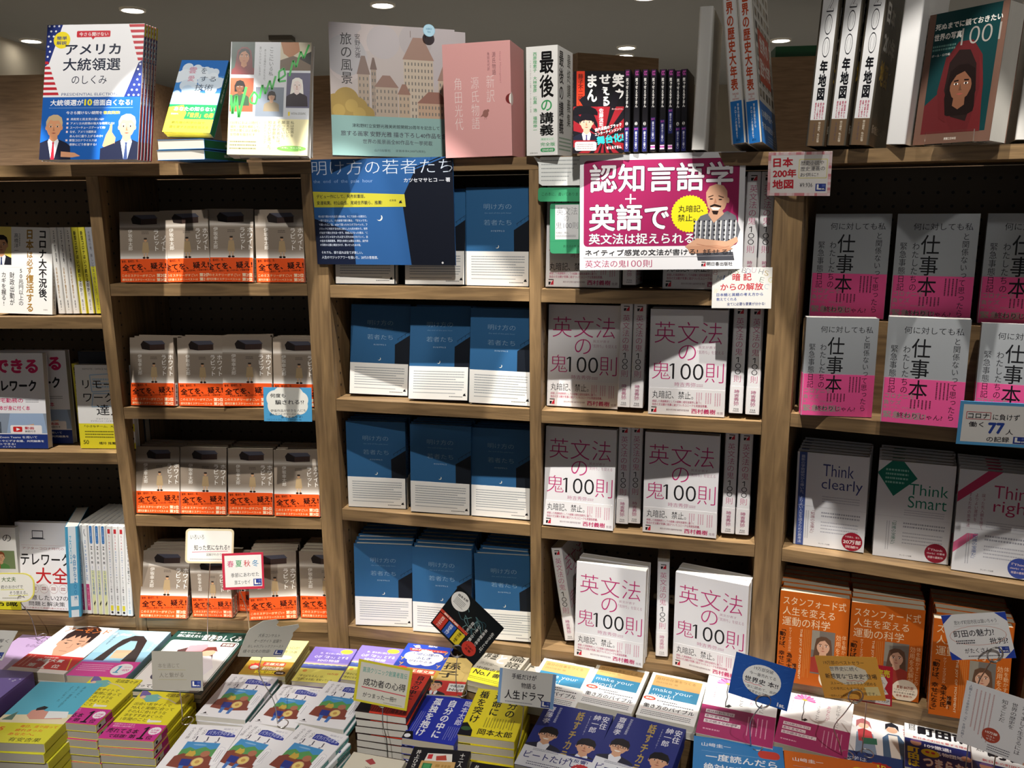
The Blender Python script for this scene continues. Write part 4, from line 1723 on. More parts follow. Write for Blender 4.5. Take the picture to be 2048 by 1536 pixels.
def art_purple():
    a = A_(128, 188, '7d68b4')
    rnd = random.Random(5)
    for i in range(16):
        x, y = rnd.uniform(40, 98), rnd.uniform(4, 92)
        a.r(x, y, x + 3, y + 1.6, 'd8d4ea')
    a.t('夜空の', 56, 40, 92, 47, 'e0dcf0')
    a.e(78, 56, 4, 'c03a8a')
    return a


def art_ariyasu():
    a = A_(128, 188, '5cb4cf')
    a.v('もう一度歩き出す', 68, 6, 44, 5, '2a4a58', .004)
    a.v('ようになった', 58, 6, 34, 5, '2a4a58', .004)
    a.v('あなたへ', 78, 6, 28, 5, '2a4a58', .004)
    a.p([(0, 58), (100, 54), (100, 70), (0, 70)], 'e8dcb8')
    a.p([(34, 50), (44, 46), (54, 50), (86, 54), (90, 62), (44, 64), (34, 58)], 'd69a8a')
    a.p([(38, 46), (46, 42), (54, 44), (52, 48), (40, 50)], '26222a')
    a.p([(60, 50), (90, 50), (96, 60), (64, 62)], 'e8ecec')
    a.p([(4, 66), (16, 52), (20, 66)], '5a7a6a')
    a.r(0, 70, 100, 100, 'd9d43c')
    a.t('25', 4, 76, 22, 84, 'd8662c', .03)
    a.e(14, 80, 14, 'd9d43c')
    a.t('25', 5, 76.6, 22, 83, 'd8662c', .03)
    a.t('毎日、走り回って', 42, 73, 96, 77, 'd8662c', .02)
    a.t('疲れきった', 40, 79, 80, 83, 'd8662c', .02)
    a.t('あなたへ。', 36, 85, 74, 89, 'd8662c', .02)
    a.t('有安杏果', 44, 92, 90, 98, '4a4a20', .006)
    return a


def art_hanada():
    a = A_(105, 150, 'e9dd33')
    a.p([(0, 0), (10, 0), (22, 6), (24, 14), (14, 18), (4, 12)], '7a68a8')
    a.p([(14, 10), (34, 6), (48, 12), (44, 22), (26, 24), (16, 18)], '7ab8b4')
    a.l([(40, 12), (64, 16), (84, 24)], 2.4, 'd8c8a8')
    a.e(12, 14, 5, 'e8c0a8')
    a.t('花田菜々子', 52, 3, 96, 10.6, '26241a', .012)
    for i, (q, x1) in enumerate((('出会い系サイトで', 78), ('70人と実際に会って', 88), ('その人に合いそうな', 80), ('本をすすめまくった', 80), ('1年間のこと', 56))):
        a.t(q, 8, 25 + i * 8, x1, 31.4 + i * 8, '26241a', .006)
    a.p([(58, 60), (60, 57), (62, 60), (84, 60), (84, 63), (60, 65)], 'eceae4')
    a.r(0, 68, 100, 100, 'c9388f')
    a.t('出版界のヤバすぎる', 6, 69.6, 44, 72.6, 'f2b8d8', .02)
    a.t('実録私小説が熱い!!', 6, 73.6, 46, 76.6, 'f2b8d8', .02)
    a.t('売れてる本', 4, 79, 60, 88, '24121c', .025)
    a.t('で話題!', 14, 90, 46, 96.6, '24121c', .02)
    a.t('第', 50, 89, 62, 96.6, '24121c', .02)
    a.t('1', 66, 73, 78, 97, '24121c', .05)
    a.t('位', 81, 89, 92, 96.6, '24121c', .02)
    a.e(87, 80, 11, 'f2eaf0', spike=.08, n=32)
    a.t('6万部', 80, 77, 94, 80.4, 'c9388f', .02)
    a.t('突破', 81, 81.6, 93, 84.4, 'c9388f', .02)
    return a


def art_hanada_spine():
    a = A_(15, 150, 'e4d835')
    a.r(0, 68, 100, 100, 'c9388f')
    a.r(6, 82, 94, 100, 'eceae2')
    a.v('花田菜々子', 50, 4, 26, 44, '26241a', .01)
    a.v('出会い系サイトで70人と', 50, 28, 66, 36, '26241a', .01)
    a.e(50, 93, 28, '26241a', 2.4)
    return a


def art_yellowbunko():
    a = A_(105, 150, 'f0ea9c')
    a.t('いつも', 20, 6, 60, 14, '4a463a', .004)
    a.t('いい人、いい心が', 14, 18, 90, 26, '4a463a', .004)
    a.t('育つ本', 60, 30, 92, 38, '4a463a', .004)
    a.e(70, 50, 18, 'f6f2c8', 6)
    a.r(0, 62, 100, 100, 'ad8a35')
    a.r(36, 65, 84, 75, 'c8413a')
    a.t('王様文庫', 40, 66.4, 82, 73.4, 'f0e0c0', .03)
    a.t('創刊20周年', 40, 77, 86, 86, 'f4ead0', .04)
    a.e(22, 78, 15, 'cf3c34', 11, 20, .3)
    a.e(22, 80, 9, 'f0ece0', 5)
    a.r(30, 88, 74, 95, 'e8d43a')
    a.t('プレゼント', 33, 89, 72, 94, '3a2a10', .03)
    a.e(84, 92, 12, '241c18', 5)
    a.t('300名', 76, 90, 92, 94, 'f4f0e0', .03)
    return a


def art_hotto():
    a = A_(105, 150, '7b6bb8')
    a.r(0, 44, 100, 48, '9a86b8')
    a.r(0, 48, 100, 53, 'd8c890')
    a.r(0, 53, 100, 63, '4a5a9c')
    for i in range(8):
        a.e(6 + i * 13, 54, 8, '5a6aa8', 3)
    a.e(80, 10, 14, 'e2d63e', 6.6)
    a.t('夜、眠る前に読むと', 22, 15, 76, 20, 'e4e0f0')
    a.t('心が「ほっ」とする', 14, 24, 92, 32, 'f0eef6', .004)
    a.t('50の物語', 26, 35, 76, 42, 'f0eef6', .004)
    a.r(0, 63, 100, 100, 'eae070')
    a.e(14, 70, 5, 'e6a04a')
    a.t('「幸せになる人」は、', 8, 80, 64, 86, '5a4a20', .01)
    a.t('「幸せになる話」を知っている', 8, 89, 86, 95, '5a4a20', .01)
    a.t('10万部', 68, 72, 92, 77, 'c8443a', .01)
    return a


def art_ningen():
    a = A_(105, 150, '2743a6')
    a.e(24, 10, 6, 'e8e0d4')
    a.l([(14, 8), (34, 14)], 1.4, 'f0e8da')
    a.t('清田予紀', 46, 4, 66, 8, 'f0eef4', .02)
    a.p([(10, 16), (92, 14), (88, 20), (14, 23)], 'd8483a')
    a.t('思わず自慢したくなる!', 16, 16.4, 84, 20, 'f4e0d0', .02)
    for x, y, r in ((26, 36, 17), (50, 32, 20), (74, 36, 18), (40, 46, 20), (64, 46, 18)):
        a.e(x, y, r, 'f0eff2')
    a.t('人間心理の', 20, 26, 80, 33, '26357c', .016)
    a.t('ふしぎ', 36, 36, 68, 43, '26357c', .03)
    a.t('がわかる本', 24, 46, 76, 52, '26357c', .016)
    for x, y in ((90, 20), (94, 34), (8, 44), (12, 58), (90, 56)):
        a.l([(x - 4, y - 3), (x, y), (x + 4, y - 3), (x, y + 5)], 1.6, 'd8a83a')
    a.r(0, 66, 100, 100, 'ad8a35')
    a.e(20, 72, 13, 'd0402f', 8)
    a.r(38, 68, 92, 79, 'c8413a')
    a.t('王様文庫', 42, 69.4, 90, 77, 'f0e0c0', .03)
    a.t('創刊20周年', 40, 81, 94, 89, 'f4ead0', .04)
    a.e(88, 94, 10, '241c18', 5)
    return a


def art_okamoto(kind):
    if kind == 0:
        a = A_(105, 150, 'd63c28')
        a.v('自分の中に', 84, 4, 62, 16, '1c1210', .03)
        a.v('毒を持て', 62, 12, 76, 16, '1c1210', .03)
        a.p([(0, 72), (20, 72), (28, 100), (0, 100)], '1a1416')
        a.g(24, 84, 66, 96, 9, '5a1a14', True, .3)
        a.t('岡本太郎', 66, 86, 96, 95, '1c1210', .02)
    elif kind == 1:
        a = A_(105, 150, '2834a8')
        w = 'f0f0f6'
        a.v('孤独を抱け', 28, 6, 92, 17, w, .035)
        a.v('自分の中に', 58, 6, 92, 17, w, .035)
        a.v('岡本太郎', 87, 4, 60, 14, 'd8d8ec', .02)
        a.g(6, 40, 18, 88, 3, '9aa0d8', True, .26)
        a.g(72, 64, 96, 92, 6, '9aa0d8', True, .26)
        a.p([(0, 86), (14, 84), (22, 100), (0, 100)], '17151a')
        a.e(8, 94, 6, 'e8e8ee', 4)
    else:
        a = A_(105, 150, 'ead92c')
        k = '1d1a12'
        a.v('楯を突け', 17, 4, 74, 18, k, .025)
        a.v('運命に', 46, 4, 56, 18, k, .025)
        a.v('自分の', 75, 4, 56, 18, k, .025)
        a.t('岡本太郎', 32, 83, 92, 95, k, .02)
        a.g(36, 60, 90, 80, 11, '6a6220', True, .3)
        a.p([(0, 76), (8, 74), (22, 88), (24, 100), (0, 100)], '17151a')
        a.e(10, 86, 9, '3a5a34', 4)
    return a


def art_sonshi():
    a = A_(105, 150, 'b39a5c')
    a.t('孫', 40, 14, 78, 34, '26221a', .02)
    a.t('子', 34, 38, 78, 56, '26221a', .02)
    a.r(0, 64, 100, 100, 'c8322c')
    a.clip(0, 64, 100, 100)
    a.man(40, 78, 11, 'd8a684', '1c1818', '1f2028', 'e8e8ec', 'b02a2a')
    a.r(66, 70, 100, 90, 'ecece8')
    a.t('中国古典', 70, 73, 98, 79, '24201a', .02)
    a.t('No.1', 70, 82, 96, 88, '24201a', .02)
    a.clip()
    return a


def art_rongo():
    a = A_(105, 150, 'a39d90')
    a.t('論', 62, 8, 96, 26, '2a2822', .016)
    a.t('語', 62, 28, 96, 46, '2a2822', .016)
    a.t('と', 38, 16, 56, 40, 'eeeae2', .03)
    a.t('算盤', 4, 6, 34, 34, '2a2822', .016)
    a.t('渋沢栄一', 6, 44, 50, 52, '4a463c')
    a.p([(0, 66), (44, 64), (60, 58), (100, 62), (100, 100), (0, 100)], 'e8dc34')
    a.t('中国古典', 8, 58, 70, 65, '3a3620', .02)
    a.t('No.1', 10, 68, 46, 80, '26241a', .02)
    a.t('書', 54, 68, 72, 80, '26241a', .02)
    a.e(84, 72, 7, 'c8322c')
    a.g(8, 86, 92, 94, 2, '6a6420', False, .4)
    return a


def art_inoue():
    a = A_(105, 150, '1c1a1d')
    a.v('井上ひさし', 12, 5, 46, 9, 'eceae4', .01)
    a.v('十二人の手紙', 88, 5, 56, 9, 'eceae4', .01)
    a.p([(28, 10), (70, 8), (74, 24), (26, 26)], 'e6e2da')
    a.p([(30, 12), (38, 11), (38, 20), (30, 20)], 'c8343a')
    a.p([(44, 14), (60, 11), (64, 20), (46, 22)], 'b8483a')
    a.p([(22, 24), (80, 22), (82, 64), (20, 66)], 'cba468')
    a.r(26, 28, 42, 38, '2f7a4a')
    a.r(28.4, 29.4, 39.6, 36.6, '4a9a60')
    a.g(48, 28, 74, 34, 1, 'b08a4a', False, .8)
    a.t('十二人の', 30, 44, 72, 53, '3a2a14', .01)
    a.t('手紙', 38, 55, 64, 63, '3a2a14', .01)
    return a


def art_cream():
    a = A_(105, 150, 'd9d2c0')
    a.p([(30, 12), (40, 6), (52, 14), (44, 18)], 'a8484a')
    a.p([(14, 34), (30, 30), (38, 40), (18, 44)], '9a9ab8')
    a.t('源氏の恋', 36, 22, 90, 31, '3a362c', -.004)
    a.p([(60, 44), (84, 40), (88, 60), (64, 62)], 'b8a890')
    return a


def art_small():
    a = A_(105, 150, 'f0eff2')
    for i, q in enumerate(('ぼどけき', '小さな辞')):
        a.v(q, 26 - i * 12, 5, 29, 6.6, '3a3a48', .004)
    a.v('心が', 37, 8, 20, 6.6, '3a3a48', .004)
    a.p([(42, 10), (52, 8), (62, 9), (72, 11), (84, 13), (96, 17), (97, 21), (84, 22), (70, 20), (56, 21), (42, 20)], '33429c')
    a.t('バラバラのまま', 45, 10.6, 92, 18.6, 'c8d0ee', .02)
    a.t('益田ミリ', 68, 4.5, 92, 7.6, '8a8aa8')
    for x in (30, 50, 70):
        a.l([(x + 1, 23), (x + 2.4, 31)], 2.2, '4a4a5a')
        a.e(x, 32.6, 2.4, '9a9ab0', n=14)
    a.r(20, 34, 80, 74, '4a94cc')
    a.p([(20, 50), (32, 44), (44, 48), (58, 42), (70, 47), (80, 44), (80, 74), (20, 74)], '5a9a5c')
    a.e(46, 39, 12, '8ab8de', 1.4)
    a.p([(14, 80), (16, 62), (28, 56), (50, 60), (72, 56), (86, 64), (90, 80), (52, 84)], '86483c')
    a.e(42, 58, 7.4, '8c5a3a')
    a.p([(33, 60), (36, 50), (40, 52), (45, 50), (50, 56), (48, 61)], 'c8a84a')
    a.e(66, 55, 8, 'b0745a')
    a.p([(32, 66), (50, 66), (52, 78), (34, 78)], '2c3c8a')
    a.e(62, 70, 10, 'd6b684', 8)
    a.e(62, 70, 8.4, 'e6ce7a', 6.4)
    a.e(62, 70, 4, 'c89a5a', 3)
    a.p([(36, 78), (44, 78), (44, 90), (38, 90)], '4a7ac0')
    a.p([(54, 78), (62, 78), (60, 91), (54, 91)], '4a7ac0')
    a.p([(86, 40), (94, 42), (98, 50), (95, 60), (98, 68), (92, 76), (85, 74), (82, 64), (85, 54), (82, 46)], 'dcdce4')
    a.p([(86.6, 41), (93.4, 43), (97, 50), (94, 60), (97, 68), (91.4, 75), (86, 73), (83, 64), (86, 54), (83.2, 46.5)], 'f4f3f6')
    a.g(87, 46, 94, 68, 2, '8a8a98', True, .3)
    a.p([(10, 94), (14, 90), (18, 94)], '26262a')
    a.g(8, 95, 22, 96.6, 1, '6a6a70')
    return a


def art_small_spine():
    a = A_(12, 150, '3d8a86')
    a.v('ぼどけき小さな辞', 50, 8, 60, 46, 'd8ece8')
    a.r(0, 30, 100, 46, 'e8ecec')
    return a


def art_make():
    a = A_(105, 150, 'e6e3da')
    a.r(7, 5, 93, 30, 'c79f66')
    a.t('自分の仕事をつくる', 12, 9, 82, 15, '8a6a3c')
    a.t('西村佳哲 著', 12, 19, 52, 23, '9a7a4c')
    a.r(7, 30, 93, 55, '397c9e')
    a.t('make your', 12, 34, 82, 44, 'e6f0f4', -.012)
    a.t('work!', 12, 45, 52, 55, 'e6f0f4', -.012)
    a.p([(0, 58), (10, 52), (100, 62), (100, 100), (0, 100)], 'f4f3f0')
    a.e(12, 60, 11, 'd84a36', 4.4)
    a.t('感動!', 5, 58, 19, 62, 'f4e8e0', .03)
    a.g(26, 60, 62, 64, 1, '4a4a4e', False, .5)
    a.g(38, 65, 92, 69, 1, '4a4a4e', False, .5)
    a.t('働き方のバイブル', 6, 71, 94, 80.4, '17171a', .02)
    a.l([(4, 82.6), (95, 82.6)], .8, 'd88a88')
    a.g(6, 85.4, 92, 96, 3, '55555a', False, .42)
    return a


def art_hanasu():
    a = A_(128, 188, '25307a', .35)
    a.v('話すチカラ', 56, 4, 82, 11, 'b39a4c', .03)
    a.v('齋藤孝', 12, 4, 34, 11, 'e8eaf2', .01)
    a.v('明治大学文学部教授', 24, 4, 30, 4, 'd8dcea')
    a.v('安住', 92, 4, 26, 11, 'e8eaf2', .01)
    a.v('紳一郎', 80, 4, 34, 11, 'e8eaf2', .01)
    a.v('TBSアナウンサー', 70, 8, 40, 2.6, 'd8dcea')
    a.clip(0, 30, 100, 72)
    a.man(24, 50, 11.5, 'd8a888', '141216', '26283a', 'e6e8f0', style='bangs', glasses=True, smile=True)
    a.man(80, 56, 11.5, 'd4a283', '141216', '22242e', 'e6e8f0', '2a2f4a', style='bangs')
    a.clip(0, 0, 100, 100)
    a.p([(0, 70), (100, 76), (100, 100), (0, 100)], 'e4e6ec')
    a.t('大反響!', 64, 76, 92, 81, '2a3478', .02)
    a.t('ビートたけし', 6, 78, 78, 88, '2a3478', .012)
    a.g(14, 72.4, 50, 76, 2, '6a7088', False, .45)
    a.g(14, 91, 70, 97, 2, '6a7088', False, .45)
    a.e(86, 91, 14, 'c8343a', spike=.1, n=36)
    a.t('12', 78, 87, 94, 95, 'f4e8e4', .05)
    return a


def art_flower():
    a = A_(128, 188, 'f3f2ef')
    for i in range(9):
        t = R(180 + i * 22.5)
        c = ('d66aa0', 'dc86b4', 'cc5a92')[i % 3]
        a.p([(30, 22), (30 + 15 * math.cos(t - .18), 22 + 8 * math.sin(t - .18)), (30 + 17 * math.cos(t), 21 + 9.4 * math.sin(t)), (30 + 15 * math.cos(t + .18), 22 + 8 * math.sin(t + .18))], c)
    a.e(30, 21.6, 4, 'e0a83a', 1.4)
    a.l([(30, 23), (30, 34), (32, 42), (31, 50), (32, 57)], 1.3, '33302c')
    a.p([(31, 56), (36, 52), (40, 54), (36, 57)], '2a2826')
    a.v('死にゆく人に', 80, 18, 56, 6.5, '4a4648', -.004)
    a.v('あなたが', 66, 22, 48, 6.5, 'b8447a', -.004)
    a.v('できること', 52, 18, 52, 6.5, '4a4648', -.004)
    a.v('聖路加国際病院', 14, 26, 46, 3, 'b85a80')
    a.t('鈴木秀子', 66, 4, 90, 8, '3a3638')
    a.r(0, 58, 100, 100, 'a83368')
    for i, (q, x1) in enumerate((('死は終わりでは', 46), ('ありません。', 40), ('生の続きなのです。', 56))):
        a.r(7, 64 + i * 7, x1, 69 + i * 7, 'efe2e6')
        a.t(q, 8.4, 64.8 + i * 7, x1 - 1.4, 68.2 + i * 7, '6a2a48', .01)
    a.g(62, 64, 92, 90, 5, 'e0a8c0', True, .22)
    a.g(8, 90, 30, 93, 1, 'e0a8c0')
    return a


def art_ichido(orange=False):
    a = A_(148, 210, 'd9702a' if orange else '3481c2', .35)
    w = 'f0f4f8'
    a.t('山﨑圭一', 9, 7, 42, 12, w, .01)
    a.l([(9, 18), (92, 18)], .3, 'a8cbe8')
    a.t('一度読んだら', 14, 20, 92, 29, w, .02)
    a.t('絶対に忘れない', 12, 33, 92, 42, w, .02)
    a.t('日本史の教科書' if orange else '世界史の教科書', 12, 46, 92, 57, w, .03)
    a.rr(72, 8, 96, 18, 6, 'e8cf34' if orange else 'c8443c')
    return a


def art_daigaku():
    a = A_(128, 188, 'f0efee')
    a.clip(0, 0, 100, 62)
    a.p([(20, 64), (24, 30), (36, 24), (46, 30), (48, 64)], '8aa0b8')
    a.p([(26, 26), (34, 22), (44, 26), (46, 44), (26, 44)], 'c84a50')
    a.e(34, 17, 7.6, 'e8bca0')
    a.p([(24, 22), (25, 10), (34, 5), (43, 10), (45, 22), (40, 14), (30, 14)], 'b06a6c')
    a.p([(30, 38), (50, 36), (50, 46), (32, 48)], '3a7a62')
    a.p([(56, 64), (58, 32), (66, 24), (80, 24), (86, 34), (86, 64)], '4f6a88')
    a.p([(66, 26), (78, 26), (78, 64), (66, 64)], 'ece4d8')
    a.e(72, 17, 7.4, 'e6b898')
    a.p([(63, 18), (64, 8), (73, 4), (81, 9), (81, 18), (77, 12), (68, 12)], '26262e')
    a.clip()
    a.v('大学4年間で', 91, 10, 60, 9.5, 'c8383c', .03)
    a.v('やっておくべきこと', 9, 8, 58, 6, '3a3a42', .01)
    a.e(12, 5, 9, 'c83a3e', 5)
    a.r(0, 62, 100, 100, '27427a')
    a.t('大学は', 6, 70, 34, 76, 'd8e0ec', .01)
    a.t('自分の', 6, 79, 34, 85, 'd8e0ec', .01)
    a.e(50, 80, 17, 'b8302c', 7, 24, .16)
    a.t('「売り」', 38, 76, 62, 84, 'f2dc3a', .04)
    a.t('を', 70, 80, 78, 86, 'd8e0ec', .02)
    for i, q in enumerate(('就活', '恋愛', '勉強')):
        a.t(q, 84, 68 + i * 8, 96, 73 + i * 8, 'c8d84a', .01)
    a.t('つくろう!', 20, 90, 60, 96, 'f2dc3a', .02)
    return a


def art_machida():
    a = A_(130, 190, 'f1f0ee')
    a.t('これでいいのか', 6, 4, 92, 15, '26262c', .004)
    a.t('東京都', 6, 17, 16, 30, '26262c', .02)
    a.t('町田市', 19, 17, 94, 36, '1c1a20', .06)
    a.t('新日本の町田を愛する理由', 12, 40, 90, 44, 'c83a3e', .02)
    a.r(0, 46, 100, 100, '262c6c')
    a.e(16, 52, 8, 'c89070')
    a.p([(7, 50), (12, 46), (22, 46), (25, 50)], '7a5a94')
    a.t('109撤退!', 28, 50, 66, 57, 'f0eef4', .05)
    a.t('名物団地も', 42, 60, 92, 67, 'f0eef4', .05)
    a.v('町田は', 12, 60, 96, 17, 'e8cf30', .06)
    a.e(36, 66, 13, 'e8cf30', 7)
    a.e(32, 65, 3, 'c83a3e')
    a.e(40, 65, 3, 'c83a3e')
    a.t('つまらない', 25, 73, 98, 92, 'e8883a', .09)
    a.t('つまらない', 25.6, 73.6, 97.4, 91.4, 'f4f0ea', .05)
    a.e(86, 62, 7, 'd8a080')
    return a


def art_lavender():
    a = A_(128, 188, 'c0a4cc')
    a.t('たいせつな', 40, 8, 80, 14, '6a5078')
    a.t('ものは愛だった', 32, 19, 90, 26, '6a5078')
    return a


# ---------------------------------------------------------------- signs and hand-written cards
def art_poster():
    a = A_(285, 200, '2a568c', .45)
    a.p([(64, 38), (74, 11), (96, 0), (100, 0), (100, 100), (69, 100)], '10141f')
    a.l([(74, 9), (92, 0)], .7, '10141f')
    for i in range(7):
        a.l([(75 + i * 2.6, 10.6 - i * 2.2), (75 + i * 2.6, 7.6 - i * 2.0)], .25, '10141f')
    a.p([(0, 56), (10, 60), (28, 70), (28.6, 100), (0, 100)], '121a30')
    a.t('明け方の若者たち', .5, 1.4, 99.8, 14.6, 'c2cddc', -.012)
    a.t('the  end  of  the  pale  hour', 1, 19, 44, 23, '8aa4cc', -.006)
    a.t('カツセマサヒコ — 著', 66, 18.6, 98, 22.6, 'd8dce4', .01)
    a.p([(0, 30), (66, 33.5), (66.6, 45), (.4, 45)], 'bcb63a')
    a.t('デビュー作にして、発売前重版。', 2.6, 33, 38, 36.6, '1e2330', .015)
    a.t('安達祐実、村山由佳、尾崎世界観ら、推薦!', 2.6, 39, 50, 42.8, '1e2330', .015)
    a.t('幻冬舎', 55.4, 38, 60, 40, '1e2330', .01)
    logo_figure(a, 63, 40, 1.2)
    moon(a, 47.5, 55, 2.2)
    L = ('明大前で開かれた退屈な飲み会。そこで出会った彼女に、', '一瞬で恋をした。本多劇場で観た舞台。「写ルンです」', 'で撮った江ノ島。IKEAで買ったセミダブルベッド。フ',
         'ジロックに対抗するために旅をした七月の終わり。世界', 'が彼女で満たされる一方で、社会人になった僕は、"こ', 'んなハズじゃなかった人生"に打ちのめされていく。息', 'の詰まる満員電車。夢見た未来とは異なる現在。高円寺', 'の深夜の公園と親友だけが、救いだったあの頃。')
    for i, q in enumerate(L):
        a.t(q, 3, 52.6 + i * 3.9, 38.5 if i < 7 else 33, 54.9 + i * 3.9, 'c8d2e2', .01)
    a.t('それでも、振り返れば全てが美しい。', 3.6, 87, 34, 89.8, 'ccd6e4', .005)
    a.t('人生のマジックアワーを描いた、20代の青春譚。', 3.6, 91.6, 45, 94.6, 'ccd6e4', .005)
    a.e(91, 97.6, .7, 'c8c8c8')
    return a


def art_sign():
    a = A_(286, 201, 'efeef0', .45)
    M = '9e2459'
    a.rr(2.4, 5, 96.6, 79.5, 2.4, M)

    def out(q, x0, y0, x1, y1, b):
        a.t(q, x0 - .2, y0 - .3, x1 + .2, y1 + .3, '4e0f30', b + .03)
        a.t(q, x0, y0, x1, y1, 'f0ecee', b)
    out('認知言語学', 6, 8, 93, 32.6, .022)
    a.t('+', 28, 34, 34.6, 42.6, 'f0ecee', -.01)
    out('英語で', 5.6, 42.6, 55, 66, .03)
    out('英文法は捉えられる!', 5.6, 68, 73, 77.6, .024)
    a.e(67.4, 52, 11.4, 'e9df28', spike=.06, n=72)
    a.t('丸暗記、', 60.5, 44.6, 75.6, 50.6, '24221c', .008)
    a.t('禁止。', 60.2, 52.4, 71, 58.4, '24221c', .008)
    # smiling bald man with a small beard, patterned short-sleeved shirt, arms folded
    a.clip(0, 0, 100, 92)
    S, s = 'd2a284', 'b98468'
    a.p([(70, 62), (74, 54), (80, 51), (84, 54), (90, 50), (95, 54), (98, 66), (96, 76), (70, 78)], '6d6e74')
    rnd = random.Random(6)
    for i in range(9):
        x = 71.4 + i * 3
        a.l([(x, 58), (x - .6, 77)], .9, 'd8d8d6')
        for j in range(5):
            a.r(x - 1.5, 57 + j * 4 + rnd.random(), x - .5, 58.6 + j * 4 + rnd.random(), '24252a')
    a.p([(78.6, 53), (82, 60), (88, 52.4), (86, 47), (80, 48)], S)
    a.p([(65, 80), (72, 73), (90, 76), (96, 72), (97, 76), (90, 84), (70, 86)], S)
    a.p([(66, 80), (84, 79), (94, 82), (88, 87), (68, 86)], 'c59274')
    a.l([(72, 78), (86, 82), (92, 80)], .4, s)
    a.p([(72, 86), (94, 85), (95, 92), (73, 92)], '4a4b52')
    a.p([(77.2, 40), (77, 34), (79, 29), (83, 27), (87.4, 28.4), (89.6, 33), (90, 41), (88.4, 48), (85, 52), (81, 51), (78.4, 47)], S)
    a.e(90.2, 41, .8, S, 2.4)
    a.l([(78.4, 38), (81.4, 36.6)], .6, '4a3226')
    a.l([(84.4, 37), (87.6, 38.6)], .6, '4a3226')
    a.e(80.2, 39.6, 1.1, '2a1c16', .55)
    a.e(85.6, 40.2, 1.1, '2a1c16', .55)
    a.p([(82.6, 39), (83.6, 43), (81.6, 43.4)], s)
    a.p([(79.4, 45.4), (82.2, 43.8), (86.4, 45.6), (86, 47), (82, 45.8), (79.8, 47)], '2b1d18')
    a.p([(79.8, 46.6), (86, 47), (84.4, 49.2), (81.2, 49)], 'f2ece6')
    a.p([(80.6, 49.6), (84.8, 49.8), (84, 53), (81.6, 52.6)], '2b1d18')
    a.clip()
    a.t('ネイティブ感覚の文法が書ける!', 3.4, 82, 73, 87.4, '26262a', .012)
    a.t('話せる!', 76, 82.6, 92.8, 87.4, '26262a', .012)
    a.l([(2.4, 89), (94, 88.4)], .2, 'a8a6a8')
    a.t('英文法の鬼', 3.4, 91.4, 29, 97.8, 'b02a60', .004)
    a.t('100', 29.8, 91.8, 38.6, 97.4, 'b02a60', -.012)
    a.t('則', 39.4, 91.4, 45, 97.8, 'b02a60', .004)
    red_mark(a, 75.2, 93.4, 77.8, 97.4)
    a.t('明日香出版社', 78.4, 93.6, 94, 97.2, '1d1c20', .03)
    return a


def hand(a, rows, col='26242c', b=.004):
    for q, x0, y0, x1, y1, *c in rows:
        a.t(q, x0, y0, x1, y1, c[0] if c else col, c[1] if len(c) > 1 else b, -1.2)


CARDS = {}


def mk(name):
    def dec(f):
        CARDS[name] = f
        return f
    return dec


@mk('bubble')
def _():
    a = A_(90, 50)
    for i in range(6):
        a.g(8, 8 + i * 14, 84 - i * 5, 16 + i * 14, 1, '9aa0a0', False, .45, i)
    return a


@mk('greenlabel')
def _():
    a = A_(90, 25)
    a.t('この本に、書いてあります。', 8, 34, 92, 60, '1d3a2c', -.006)
    return a


@mk('greenpanel')
def _():
    a = A_(69, 92)
    a.r(14, 4, 78, 72, 'dedede')
    a.t('英文法', 18, 9, 74, 24, '8a8a8e', -.01)
    a.t('の', 38, 26, 50, 36, '8a8a8e', -.01)
    a.t('鬼100則', 16, 38, 76, 51, '77777c', -.01)
    a.t('丸暗記、禁止。', 16, 57, 52, 61, '66666a')
    a.g(16, 63, 70, 68, 2, 'a0a0a4')
    a.t('英文法の鬼100則', 36, 83, 90, 88, '2a5a44')
    a.l([(0, 76), (100, 76)], .5, '23805a')
    return a


@mk('card200')
def _():
    a = A_(103, 72, 'e9e6e2', .6)
    rnd = random.Random(2)
    for i in range(26):
        for x, y in ((i * 4, 0), (i * 4, 93.4)):
            a.r(x, y, x + 4, y + 6.6, rnd.choice(('e8b4b8', 'd88a90', 'f0d8d8', 'e6c4c4')))
    for i in range(14):
        for x in (0, 95.4):
            a.r(x, 6.6 + i * 6.2, x + 4.6, 12.8 + i * 6.2, rnd.choice(('e8b4b8', 'd88a90', 'f0d8d8', 'e6c4c4')))
    c = 'c22836'
    hand(a, (('日本', 8, 12, 40, 34, c, .04), ('200年', 8, 38, 46, 58, c, .04), ('地図', 8, 62, 42, 84, c, .04)))
    a.rr(49, 16, 94, 60, 2, 'e6dc9a')
    a.rr(50.4, 18, 92.6, 58, 2, 'ece8e0')
    hand(a, (('歴史小説や', 52, 20, 88, 30), ('歴史漫画の', 52, 33, 90, 43), ('お供に!', 52, 47, 80, 56), ('¥9.936', 52, 70, 72, 80)))
    shop_mark(a, 77, 72, 93, 89)
    return a


